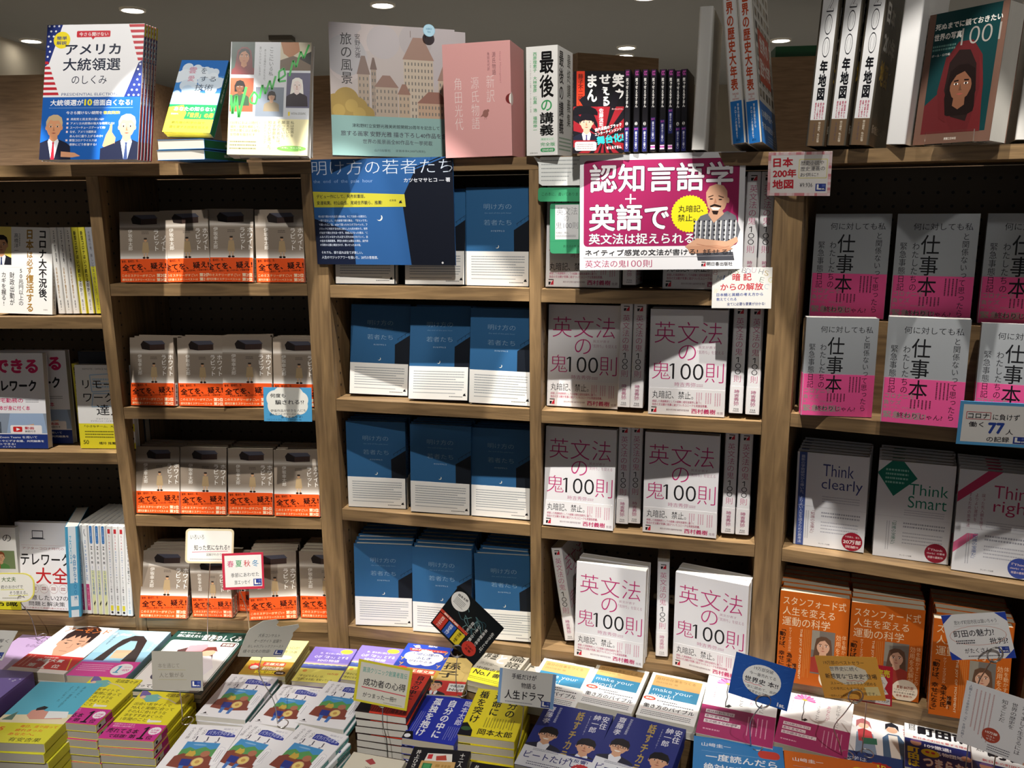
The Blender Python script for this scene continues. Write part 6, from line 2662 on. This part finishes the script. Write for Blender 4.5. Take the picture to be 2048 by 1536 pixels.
Book('whitebook', .2, .275, .027, 'e6e4de', None, None, 'L', True, PAGE_W, name='boxed_book')
Book('whitebox', .22, .4, .036, 'e9e8e6', None, None, 'L', True, PAGE_W, name='boxed_book')
Book('farwhite', .2, .29, .04, 'e0ddd6', None, None, 'L', True, PAGE_W, name='boxed_book')

FLAT = dict(
    almond=(.128, .188, .02, 'efedea', art_almond, 'R'), girl=(.128, .188, .02, 'a3cadc', art_girl, 'R'), world=(.182, .257, .012, '1e4038', art_world, 'L'),
    purple=(.128, .188, .02, '7d68b4', art_purple, 'R'), ariyasu=(.128, .188, .019, 'd9d43c', art_ariyasu, 'R'), hanada=(.105, .15, .0155, 'e4d835', art_hanada, 'R'),
    yellowbunko=(.105, .15, .014, 'f0ea9c', art_yellowbunko, 'R'), hotto=(.105, .15, .012, '7b6bb8', art_hotto, 'R'), ningen=(.105, .15, .014, '2743a6', art_ningen, 'R'),
    red=(.105, .15, .0155, '2a1c1c', lambda: art_okamoto(0), 'R'), kodoku=(.105, .15, .0155, '2834a8', lambda: art_okamoto(1), 'R'), unmei=(.105, .15, .0155, 'ead92c', lambda: art_okamoto(2), 'R'),
    sonshi=(.105, .15, .013, 'b39a5c', art_sonshi, 'R'), rongo=(.105, .15, .014, 'a39d90', art_rongo, 'R'), inoue=(.105, .15, .014, '1c1a1d', art_inoue, 'R'),
    cream=(.105, .15, .014, 'd9d2c0', art_cream, 'R'), small=(.105, .15, .012, 'e8e8ec', art_small, 'R'), make=(.105, .15, .014, 'f1eee6', art_make, 'R'),
    hanasu=(.128, .188, .019, '25307a', art_hanasu, 'R'), flower=(.128, .188, .014, 'f3f2ef', art_flower, 'R'), ichido=(.148, .21, .02, '3481c2', art_ichido, 'L'),
    nihonshi=(.148, .21, .02, 'd9702a', lambda: art_ichido(True), 'L'), daigaku=(.128, .188, .016, 'f0efee', art_daigaku, 'R'), machida=(.13, .19, .014, 'f1f0ee', art_machida, 'L'),
    lavender=(.128, .188, .016, 'c0a4cc', art_lavender, 'R'))
for k, (w, h, t, c, f, sd) in FLAT.items():
    sp = {'hanada': art_hanada_spine, 'small': art_small_spine}.get(k)
    Book(k, w, h, t, c, f(), sp() if sp else None, sd, page=PAGE_G if k in ('hanada', 'hanasu', 'ariyasu') else PAGE_W if k in ('red', 'make', 'small') else PAGE_C,
         spinecol={'small': '3d8a86', 'red': '2a1c1c', 'make': 'ece4d0'}.get(k))


def stand(key, p, label, behind=0, blabel='', group=None, spine=False, gap=.0018, cat='book'):
    """a book standing on a shelf, its foot on the board, and copies in a row behind it"""
    b = PROTO[key]
    x, y, z, yaw, lean, roll, sc = p
    lean = max(lean, .4)
    dp = b.t if not spine else b.w
    lift = min(dp, .03) * sc * math.sin(R(lean)) if not spine else 0
    wd = b.w if not spine else b.t
    lift += wd / 2 * sc * abs(math.sin(R(roll)))
    if spine:
        lift += dp * sc * math.sin(R(lean))
    b.put(pose(x, y, z + lift + .0004, yaw, lean, roll, sc), label, cat, group, spine)
    for i in range(behind):
        d = (i + 1) * (b.t * sc + gap)
        jy = random.uniform(-.25, .25)
        b.put(pose(x - d * math.sin(R(yaw)) + random.uniform(-.002, .002), y + d * math.cos(R(yaw)), z + lift + .0004, yaw + jy, max(lean - i * .8, .6), 0, sc),
              blabel, cat, 'copies ' + blabel)


# --- top ledge, from the magazines to the photo books
x, y, z, yaw, lean, roll, sc = P['us']
for i in range(5):
    a, off = R(yaw), i * .0114
    PROTO['us'].put(pose(x + off * .10, y + off, 1.6345 + .0108 * sc * math.sin(R(lean)), yaw, lean - i * .2, roll, sc),
                    'red white and blue election magazine, ' + ('the full front cover showing' if i == 0 else '%s behind the front copy' % ORD[i - 1]), 'magazine', 'election magazines on the ledge')
p = P['cloud']
for i in range(2):
    PROTO['cloud'].put(pose(p[0] - .012 + .002 * i, p[1] - .004, 1.634 + (i + 1) * .0195, -11 - i * 2, 90, 0, .92),
                       'green-spined book lying flat, %s of two under the sky-cover book' % ('lower' if i == 0 else 'upper'), 'book', 'books lying under the sky-cover book')
stand('cloud', p[:2] + (1.6735,) + p[3:], 'small book with blue sky and cloud cover leaning on two flat books')
stand('women', P['women'][:2] + (1.634,) + P['women'][3:], 'book with woman portraits and a green brushed word on its cover', 1, 'pale photo book standing right behind the green brushed word book', cat='photo book')
q = P['scenery']
stand('scenery', q[:2] + (1.634,) + q[3:], 'large square picture book with a painted castle above a teal band', cat='picture book')
stand('scenery', (q[0] + .018, q[1] + .024, 1.634, q[3] + 1, q[4], 2.0, q[6]), 'second large castle picture book, standing behind the front one', cat='picture book')
mb = MB(); a = Art(1, 1); a.e(50, 50, 46, 'a8d0e2'); a.t('HiRO', 26, 30, 74, 46, '4a86a8', .02); a.t('bs', 38, 54, 62, 68, '4a86a8', .02)
mb.prism([(.0115 * math.cos(i * .2618), .0115 * math.sin(i * .2618)) for i in range(24)], -.0008, 0, ink('8fc0d8'), Matrix(((1, 0, 0, 0), (0, 0, -1, 0), (0, 1, 0, 0), (0, 0, 0, 1))))
mb.art(a, lambda u, v, o: ((u - .5) * .023, -o, (.5 - v) * .023))
o = link('round_tag', mb.mesh('round_tag')); o.matrix_world = pose(-.152, 1.702, 1.8725, 14, 6, 0)
tag(o, 'round light blue tag sticking up behind the castle picture book', 'tag')


def slipcase(name, p, w, h, d, col, front, side, label, notch=False):
    root = bpy.data.objects.new(name, None)
    COL.objects.link(root)
    root.matrix_world = pose(p[0], p[1], 1.6342, p[3], .3, p[5], p[6])
    mb = MB()
    prof = [(w / 2, 0), (w / 2, d), (-w / 2, d), (-w / 2, 0)]
    mb.prism(prof, 0, h, ink(col))
    mb.art(front, lambda u, v, o: (-w / 2 + u * w, -o, h * (1 - v)))
    if side:
        mb.art(side, lambda u, v, o: (w / 2 + o, u * d, h * (1 - v)))
    link('case', mb.mesh('case'), root)
    if notch:
        mb = MB()
        a = Art(d, h)
        n = 20
        pts = [(0, 50 - 6.0)] + [(14 * math.sin(math.pi * i / n), 50 - 6.0 * math.cos(math.pi * i / n)) for i in range(n + 1)]
        a.p(pts[1:], 'f3efe6')
        mb.art(a, lambda u, v, o: (w / 2 + .0002 + o, u * d, h * (1 - v)))
        a = Art(w, h)
        a.p([(100 - 8 * math.sin(math.pi * i / n), 50 - 4.6 * math.cos(math.pi * i / n)) for i in range(n + 1)], '7a2c2a')
        a.p([(100 - 3 * math.sin(math.pi * i / n), 50 - 4.4 * math.cos(math.pi * i / n)) for i in range(n + 1)], 'f3efe6')
        mb.art(a, lambda u, v, o: (-w / 2 + u * w, -.0002 - o, h * (1 - v)))
        link('thumb_notch', mb.mesh('thumb_notch'), root)
    tag(root, label, 'boxed book')


slipcase('slipcase', P['pinkbox'], .142, .222, .12, 'dfa5a2', art_pink(), None, 'pink slipcase with brushed white characters beside the castle picture book', True)
slipcase('boxed_book', P['lecture'], .07, .222, .108, 'f0efeb', art_lecture(), art_lecture(True), 'white box with bold black and green characters next to the pink slipcase')
q = P['manga']
stand('manga', (q[0], q[1] + .01, 1.634, 2.0, 2, 0, q[6]), 'black and red comic book facing out beside the white box', cat='comic book')
m1, m8 = P['mspine1'], P['mspine8']
px = [0, .165, .315, .46, .625, .765, .92, 1.0]
for i, k in enumerate((2, 2, 3, 4, 7, 8, 6, 5)):
    f = px[i]
    if i == 0:
        k = 2
    stand('manga%d' % k, (m1[0] + f * (m8[0] - m1[0]) * 1.0, m1[1] + .012 + f * (m8[1] - m1[1]) + (.012 if i == 6 else 0), 1.634, -13.9 - i * .8, 1.5, -.4 - .15 * i, .79),
          'black comic book with its spine out, %s along the row beside the facing comic' % ORD[i], group='comic books with spines out on the ledge', spine=True, cat='comic book')
q = P['whitebook']
stand('whitebook', q[:2] + (1.634, -19, 1, 1.2, q[6]), 'tall blank white box between the comics and the leaning history books', spine=True, cat='boxed book')
for i, n in enumerate(('hist1', 'hist2')):
    q = P[n]
    stand('hist', (q[0], q[1] - .004, 1.6342, q[3], 3, q[5], q[6]), 'big leaning history book with red characters, ' + ('the one touching the white box' if i == 0 else 'the one showing its picture cover'), spine=True, group='leaning history books', cat='reference book')
for i, n in enumerate(('map1', 'map2', 'map3')):
    q = P[n]
    stand('map', (q[0], q[1], 1.6342, q[3], 1.0, q[5], q[6]), 'thick map atlas with white spine, ' + ('nearest the leaning history books', 'middle of the three', 'showing its dark cover beside the white box')[i], spine=True, group='map atlases on the ledge', cat='atlas')
q = P['whitebox']
stand('whitebox', (q[0], q[1], 1.6342, q[3], 1.0, q[5], q[6]), 'tall blank white box between the atlases and the red shawl photo book', spine=True, cat='boxed book')
q = P['photo1001']
stand('p1001', q[:2] + (1.6342,) + q[3:], 'photo book with a red-shawled person on its brown-framed cover', cat='photo book')
q = P['farwhite']
stand('farwhite', (q[0] + .02, q[1] - .012, 1.6342, q[3], 1.5, 1.2, q[6]), 'white book cut by the picture edge beside the red shawl photo book', spine=True, cat='boxed book')


def acrylic(x, y, z, yaw, w, label):
    root = bpy.data.objects.new('acrylic_book_stand', None)
    COL.objects.link(root)
    root.matrix_world = pose(x, y, z, yaw, 0, 0)
    for n, q in (('base', (-w / 2, w / 2, -.012, .05, 0, .0022)), ('lip', (-w / 2, w / 2, -.0145, -.0122, 0, .02)), ('back_rest', (-w * .3, w * .3, .05, .0525, 0, .09))):
        mb = MB(); mb.box(*q, ACRYL); link(n, mb.mesh(n), root)
    tag(root, label, 'book stand')


acrylic(P['women'][0] + .012, P['women'][1] - .01, 1.6332, -3.6, .11, 'clear acrylic stand under the book with the green brushed word')
acrylic(.69, 1.353, 1.6332, -60, .08, 'clear acrylic stand under the red shawl photo book')

# --- tan paperbacks
ROW = ('top', 'second', 'third', 'bottom')
for r in range(4):
    for i in range(4):
        p = P['r%d%d' % (r + 1, i + 1)]
        z = (1.394, 1.132, .8895, .645)[r]
        stand('rabbit', p[:2] + (z,) + p[3:], 'tan orange-banded paperback, %s from the business books, %s tan shelf' % (ORD[i], ROW[r]),
              (0, 2, 3, 4)[r], 'tan paperback behind the %s front one on the %s tan shelf' % (ORD[i], ROW[r]), 'tan paperbacks facing out on the %s shelf' % ROW[r])
p = P['r42']
stand('rabbit', (p[0] + .052, p[1] + .03, .645, -6, 5, 0, .93), 'tan paperback half hidden between two front ones behind the red season card')

# --- blue novels
for r in range(4):
    for i in range(3):
        p = P['b%d%d' % (r + 1, i + 1)]
        z = (1.391, 1.155, .914, .641)[r]
        sc = 1.0 if p[6] > 1.03 else p[6]
        stand('blue', p[:2] + (z,) + p[3:6] + (sc,), 'blue moonlit novel, %s from the tan books, %s blue shelf' % (ORD[i], ROW[r]),
              (0, 1, 2, 5)[r], 'blue novel standing behind the %s one on the %s blue shelf' % (ORD[i], ROW[r]), 'blue novels facing out on the %s shelf' % ROW[r])

# --- white grammar books
ez = (1.390, 1.153, .912, .641)
for n, i in (('e11', 0), ('e12', 1), ('e21', 0), ('e22', 1), ('e31', 0), ('e32', 1), ('e41', 0), ('e42', 1)):
    r = int(n[1]) - 1
    p = P[n]
    rl = 0 if abs(p[5]) > .8 else p[5]
    stand('eng', p[:2] + (ez[r],) + p[3:5] + (rl, .955), 'white grammar book, cover out, %s, %s grammar shelf' % ('nearer the blue novels' if i == 0 else 'farther from the blue novels', ROW[r]),
          1 if r == 3 or n == 'e22' else 0, 'grammar book behind the %s cover-out copy, %s grammar shelf' % (ORD[i], ROW[r]), 'grammar books with covers out')
for r, ns in ((0, ('e11s', 'e13s', 'e14s')), (1, ('e21s', 'e22s', 'e23s', 'e24s')), (2, ('e31s', 'e32s', 'e33s', 'e34s')), (3, ('e40s', 'e41s'))):
    for i, n in enumerate(ns):
        p = P[n]
        stand('eng', p[:2] + (ez[r],) + p[3:4] + (min(p[4], 4), p[5], .955), 'white grammar book, spine out, %s from the blue novels, %s grammar shelf' % (ORD[i], ROW[r]),
              group='grammar books with spines out', spine=True)

# --- grey books with pink bands; a riser lifts the back tier
rz = (1.173, .911, .645)
mb = MB(); mb.box(-.2, .2, .0, .05, 0, .166, WOODX)
o = link('book_riser', mb.mesh('book_riser'))
o.matrix_world = Matrix.Translation((RORG[0], RORG[1], rz[0] + .0003)) @ Matrix.Rotation(-RPHI, 4, 'Z') @ Matrix.Translation((.231, .06, 0))
tag(o, 'wooden riser board hidden behind the front row of grey books', 'riser')
for n in ('s21', 's22', 's23'):
    p = P[n]
    i = int(n[2]) - 1
    stand('shigoto', p[:2] + (rz[0],) + p[3:4] + (max(p[4], 1.5), p[5] * .4, p[6]), 'grey book with bright pink band, %s from the post, front row' % ORD[i], 0, '', 'grey books in the front row')
    q = P['s1' + n[2]]
    ph = RPHI
    d = .072
    xx, yy = p[0] + math.sin(ph) * d, p[1] + math.cos(ph) * d
    stand('shigoto', (xx, yy, rz[0] + .1665, -24.7, 3, 0, .985), 'grey book with pink band, %s from the post, raised back row' % ORD[i], 0, '', 'grey books in the back row')
for i, n in enumerate(('tc', 'ts', 'tr')):
    p = P[n]
    stand('think%d' % i, p[:2] + (rz[1],) + p[3:4] + (max(p[4], 1.2),) + p[5:6] + (.967,), ('pale book with a blue strip and navy English title', 'pale book with a green diamond and green English title', 'pale book with crimson diagonal bands and crimson title')[i],
          4, ('pale book behind the navy titled one', 'pale book behind the green titled one', 'pale book behind the crimson titled one')[i])
for i, n in enumerate(('o1', 'o2', 'o3')):
    p = P[n]
    stand('orange', p[:2] + (rz[2],) + p[3:4] + (max(p[4], 1.2),) + p[5:6] + (.963,), 'orange book with a portrait of a long-haired woman, %s from the post' % ORD[i], 5,
          'orange book standing behind the %s portrait cover' % ORD[i], 'orange portrait books')

# --- business books, far end
p = P['corona']
stand('corona', p[:2] + (1.3255,) + p[3:], 'white book with black and gold characters and a portrait of a man')
u = Vector((math.cos(LPHI), -math.sin(LPHI)))
n_ = Vector((math.sin(LPHI), math.cos(LPHI)))


def lpos(du, dd):
    q = Vector(LORG) + u * du + n_ * dd
    return q.x, q.y


for i, (k, du, rl, lab) in enumerate((('corona', -.566, 1, 'white spine with gold characters, first beside the portrait book'), ('corona', -.550, 1, 'white spine with gold characters, second beside the portrait book'),
                                      ('corona', -.534, 2, 'white spine with gold characters, third beside the portrait book'), ('yellow', -.517, 3, 'yellow and white spine next to the gold lettered spines'),
                                      ('yellow', -.501, 4, 'yellow and white spine, second of the pair by the gold lettered spines'), ('greyyellow', -.484, 5, 'grey and yellow spine beside the yellow and white pair'),
                                      ('blackred', -.4695, 6, 'thin black spine with red characters against the upright'))):
    x, y = lpos(du, .03)
    stand(k, (x, y, 1.3255, -4.1, 1.5, -rl * .4, .955), 'book with ' + lab, spine=True)
p = P['dekiru']
stand('dekiru', p[:2] + (1.0305,) + p[3:5] + (0, 1.0), 'white business manual with pink and black characters over a blue band')
x, y = p[0] + .034, p[1] + .04
stand('dekiru', (x, y, 1.0305, -3, 3, 0, 1.0), 'second business manual half hidden behind the pink lettered one')
x, y = lpos(-.583, .075)
stand('yellow', (x, y, 1.0305, -4, 1, 0, .95), 'yellow spine squeezed between the business manual and the remote work book', spine=True)
x, y = lpos(-.498, .03)
stand('remote', (x, y, 1.0305, -4, 4, 0, .98), 'white book with black characters over a yellow lower part by the upright')
x, y = lpos(-.505, .075)
stand('darkbusiness', (x, y, 1.0305, -4, 2, 0, 1.1), 'dark book standing behind the white and yellow remote work book')
p = P['leftmost']
stand('leftmost', p[:2] + (.645,) + p[3:5] + (0, .93), 'white book with a yellow lower band at the picture edge of the lowest shelf')
p = P['telework']
stand('telework', (p[0] + .012, p[1] - .01, .645, -9, 9, -1.5, .96), 'white book with black and red characters and a laptop drawing on the lowest shelf')
p = P['noom']
stand('noom', (p[0] + .004, p[1] - .006, .645, 18, 2.5, 3.5, 1.0), 'thick light blue book leaning at the front of the lowest business shelf', spine=True)
a, b = P['zs1'], P['zs9']
for i, k in enumerate((0, 0, 1, 1, 1, 2, 2, 2, 3)):
    f = i / 8
    stand('z%d' % k, (a[0] + f * (b[0] - a[0]), a[1] + f * (b[1] - a[1]) + .004, .645, -2.5 + f * 3, 1.5, 2.2 + f * 1.2, 1.0),
          ('white and pink', 'pale green with a blue tip', 'white with red characters', 'white with black characters')[k] + ' manual spine, %s from the thick blue book' % ORD[i], spine=True)

# --- the table: piles of books lying face up
WHAT = {}
NFLAT = 0


def pile(key, pk, low, what, n=None):
    b = PROTO[key]
    x, y, z, yaw, lean, roll, sc = P[pk]
    base = TABLE if low else STEP
    tl = lean < 89
    if n is None:
        n = max(1, round((z - base) / (b.t * sc + .0006)))
    step = (z - base - .0008) / n if not tl else b.t * sc + .001
    if not low and abs(step - b.t * sc) > .35 * b.t * sc:
        step = b.t * sc
    for i in range(n):
        j = 1 if i else 0
        M = pose(x + j * random.uniform(-.0025, .0025), y + j * random.uniform(-.0025, .0025), z - i * step, yaw + j * random.uniform(-1.6, 1.6), lean, 0, sc)
        M = M @ Matrix.Diagonal((1, (step - .0006) / (b.t * sc), 1, 1))
        lab = what + (', pile top' if i == 0 else ', %s below pile top' % ORD[i - 1]) if n > 1 else what
        b.put(M, lab, 'book', ('pile of ' + what) if n > 1 else None)
    if not low:
        bot = z - n * step - (.02 if tl else 0)
        if bot - TABLE > .006:
            mb = MB(); mb.box(-b.w * sc / 2 + .006, b.w * sc / 2 - .006, .006, b.h * sc - .006, 0, bot - TABLE - .0006, WOODX)
            o = link('riser_block', mb.mesh('riser_block'), TABLE_OBJ)
            o.matrix_world = Matrix.Translation((x, y, TABLE + .0003)) @ Matrix.Rotation(R(yaw), 4, 'Z')


pile('lavender', 'lavender', 0, 'lavender covered book by the lowest business shelf', 1)
pile('almond', 'almond', 0, 'white book with a drawn boy face and a red band')
pile('girl', 'girl', 0, 'light blue book with a drawn long-haired girl and a pink band')
pile('world', 'world', 0, 'large green-bordered book behind the blank grey card', 2)
pile('purple', 'purpleleft', 1, 'purple covered book at the picture edge', 3)
pile('ariyasu', 'ariyasu', 1, 'light blue and yellow book with a lying figure')
pile('hanada', 'hanA', 1, 'yellow paperback with magenta band beside the light blue and yellow book')
pile('hanada', 'hanB', 1, 'yellow paperback with magenta band below the blank grey card')
pile('yellowbunko', 'yellowbunko', 0, 'pale yellow paperback with gold band under the dog card')
pile('hotto', 'purA', 0, 'violet paperback with yellow band next to the pale yellow paperback', 2)
pile('hotto', 'purB', 0, 'violet paperback with yellow band next to the blue psychology paperback', 2)
pile('ningen', 'ningen', 0, 'blue paperback with a white cloud title and gold band')
pile('red', 'red', 1, 'red paperback with big black characters behind the yellow-edged card')
pile('sonshi', 'sonshi', 0, 'gold paperback with a red portrait band', 2)
pile('rongo', 'rongo', 0, 'grey paperback with yellow band under the black art card', 2)
pile('rongo', 'ronb', 0, 'grey paperback half hidden beside the beige and blue paperback', 1)
pile('kodoku', 'kodoku', 1, 'blue paperback with big white characters')
pile('unmei', 'unmei', 1, 'bright yellow paperback with big black characters')
pile('inoue', 'black', 0, 'black paperback with a drawn envelope', 2)
pile('inoue', 'black2', 0, 'second black paperback cut by the picture bottom', 2)
pile('cream', 'cream', 0, 'cream paperback cut by the picture bottom', 2)
for i, q in enumerate('ABC'):
    pile('small', 'sm' + q, 0, 'picnic cartoon paperback, %s of the upper row' % ORD[i], 2)
for i, q in enumerate('DEF'):
    pile('small', 'sm' + q, 1, 'picnic cartoon paperback, %s of the lower row' % ORD[i])
for i, q in enumerate('ABC'):
    pile('make', 'mk' + q, 0, 'beige and blue paperback, %s from the yellow paperbacks' % ORD[i], 2)
for i, q in enumerate('AB'):
    pile('hanasu', 'hn' + q, 0, 'navy book with two suited men, %s from the yellow paperbacks' % ORD[i], 2)
for i, q in enumerate('AB'):
    pile('flower', 'fl' + q, 0, 'pink flower book with purple band, %s from the beige paperbacks' % ORD[i], 1)
pile('ichido', 'ichido', 0, 'bright blue history book cut by the picture bottom', 1)
pile('nihonshi', 'orange', 0, 'orange history book cut by the picture bottom', 1)
pile('daigaku', 'daigaku', 0, 'white book with two drawn students and a navy band', 1)
pile('machida', 'machida', 0, 'white and navy city magazine with fat orange characters', 1)
pile('machida', 'machidb', 0, 'second city magazine under the standing white leaflet', 1)

# --- signs and cards
tag_lab = {
    'poster': ('display_poster', 'large blue poster with a night building and moon on the blue novels shelf', 'poster', '2d62a0', None),
    'sign': ('display_sign', 'large magenta and white sign with a smiling bald man', 'sign', 'efeef0', None),
    'bubble': ('speech_bubble_card', 'white speech bubble card with faint handwriting beside the magenta sign', 'card', 'eceeea', [(6, 0), (100, 0), (100, 100), (10, 100), (3, 92), (2, 24), (-9, -4), (4, 6)]),
    'greenlabel': ('label_card', 'green handwritten strip below the white speech bubble', 'card', '3f9a6c', rounded(6, 3.6)),
    'greenpanel': ('display_card', 'green card with a small picture of the grammar book', 'card', '3a9468', rounded(9, .75)),
    'card200': ('handwritten_card', 'card with pink checked border and big red characters on the ledge', 'card', 'e9e6e2', None),
    'anki': ('handwritten_card', 'white card with red handwriting and scattered coloured letters below the magenta sign', 'card', 'e6e4de', None),
    'bluecloud': ('handwritten_card', 'sky blue card with a white cloud shape on the second tan shelf', 'card', '4fa0d0', None),
    'iroiro': ('handwritten_card', 'cream-edged white card with rounded corners before the bottom tan shelf', 'card', 'd8c9a4', rounded(8, 1.34)),
    'shunka': ('handwritten_card', 'red-bordered card with four coloured season characters', 'card', 'c23048', None),
    'yellowcloud': ('handwritten_card', 'oval yellow-edged card before the lowest business shelf', 'card', 'e2d868', rounded(26, 1.4)),
    'whitecorner': ('handwritten_card', 'white tilted card at the picture edge above the lavender book', 'card', 'e6e5e0', None),
    'graycard': ('handwritten_card', 'nearly blank grey card above the yellow and magenta paperbacks', 'card', 'b2aea2', None),
    'inu': ('handwritten_card', 'pale tilted card about dogs with a ribbon tab above the picnic paperbacks', 'card', 'd6d4c8', [(0, 8), (2, -10), (22, -42), (48, -52), (56, -44), (54, -28), (64, -22), (101, -36), (105, -26), (97, -2), (100, 10), (98, 100), (2, 100)]),
    'seikou': ('handwritten_card', 'yellow-edged card with a red underline before the red paperbacks', 'card', 'd0c434', None),
    'art': ('promotional_card', 'black art card standing on one corner before the blue novels', 'card', '15191c', None),
    'jinsei': ('handwritten_card', 'white card with light blue side stripes above the yellow paperbacks', 'card', 'e4e3de', None),
    'sekaishi': ('handwritten_card', 'dark blue card with a white oval above the bright blue history book', 'card', '2452a0', None),
    'orangecard': ('handwritten_card', 'orange card with a cream cloud before the orange books', 'card', 'efb04c', None),
    'redcard': ('handwritten_card', 'red card half hidden behind the orange card', 'card', 'c02a3c', None),
    'machidacard': ('handwritten_card', 'white card with blue corners and a pencilled oval before the orange books', 'card', 'ebeae8', None),
    'corona77': ('handwritten_card', 'blue-bordered card with a big blue number on the grey books shelf', 'card', '5aa4d6', None),
    'leaflet': ('promotional_leaflet', 'white leaflet with vertical characters and a brick red disc', 'leaflet', 'e2e1e2', None)}
CARDS['poster'], CARDS['sign'] = art_poster, art_sign
for k, (nm, lab, cat, col, outl) in tag_lab.items():
    card(nm, K[k], CARDS[k](), col, lab, cat, .004 if k in ('poster', 'sign') else .0012, outl)
wl = {'iroiro': 'the cream-edged card', 'shunka': 'the red season card', 'yellowcloud': 'the oval yellow-edged card', 'inu': 'the dog card', 'seikou': 'the yellow-edged card', 'art': 'the black art card',
      'jinsei': 'the blue-striped white card', 'sekaishi': 'the dark blue oval card', 'orangecard': 'the orange card', 'machidacard': 'the blue-cornered card'}
for k, pts in WI.items():
    wire(pts, 'thin wire card holder that carries ' + wl[k], k in ('sekaishi', 'orangecard', 'machidacard', 'art'))
for k, z, lab in (('graycard', .6208, 'the blank grey card'), ('whitecorner', .6255, 'the white tilted card'), ('redcard', .6145, 'the half hidden red card'), ('leaflet', .6198, 'the white leaflet')):
    x, y, zz = K[k][:3]
    c = .016 if k != 'whitecorner' else .0
    if k == 'whitecorner':
        x, y = x - .035, y + .004
    wire([(x, y + .006, zz + c), (x + .001, y + .007, (zz + z) / 2), (x, y + .006, z)], 'thin wire card holder that carries ' + lab)
bpy.data.objects.remove(_to)
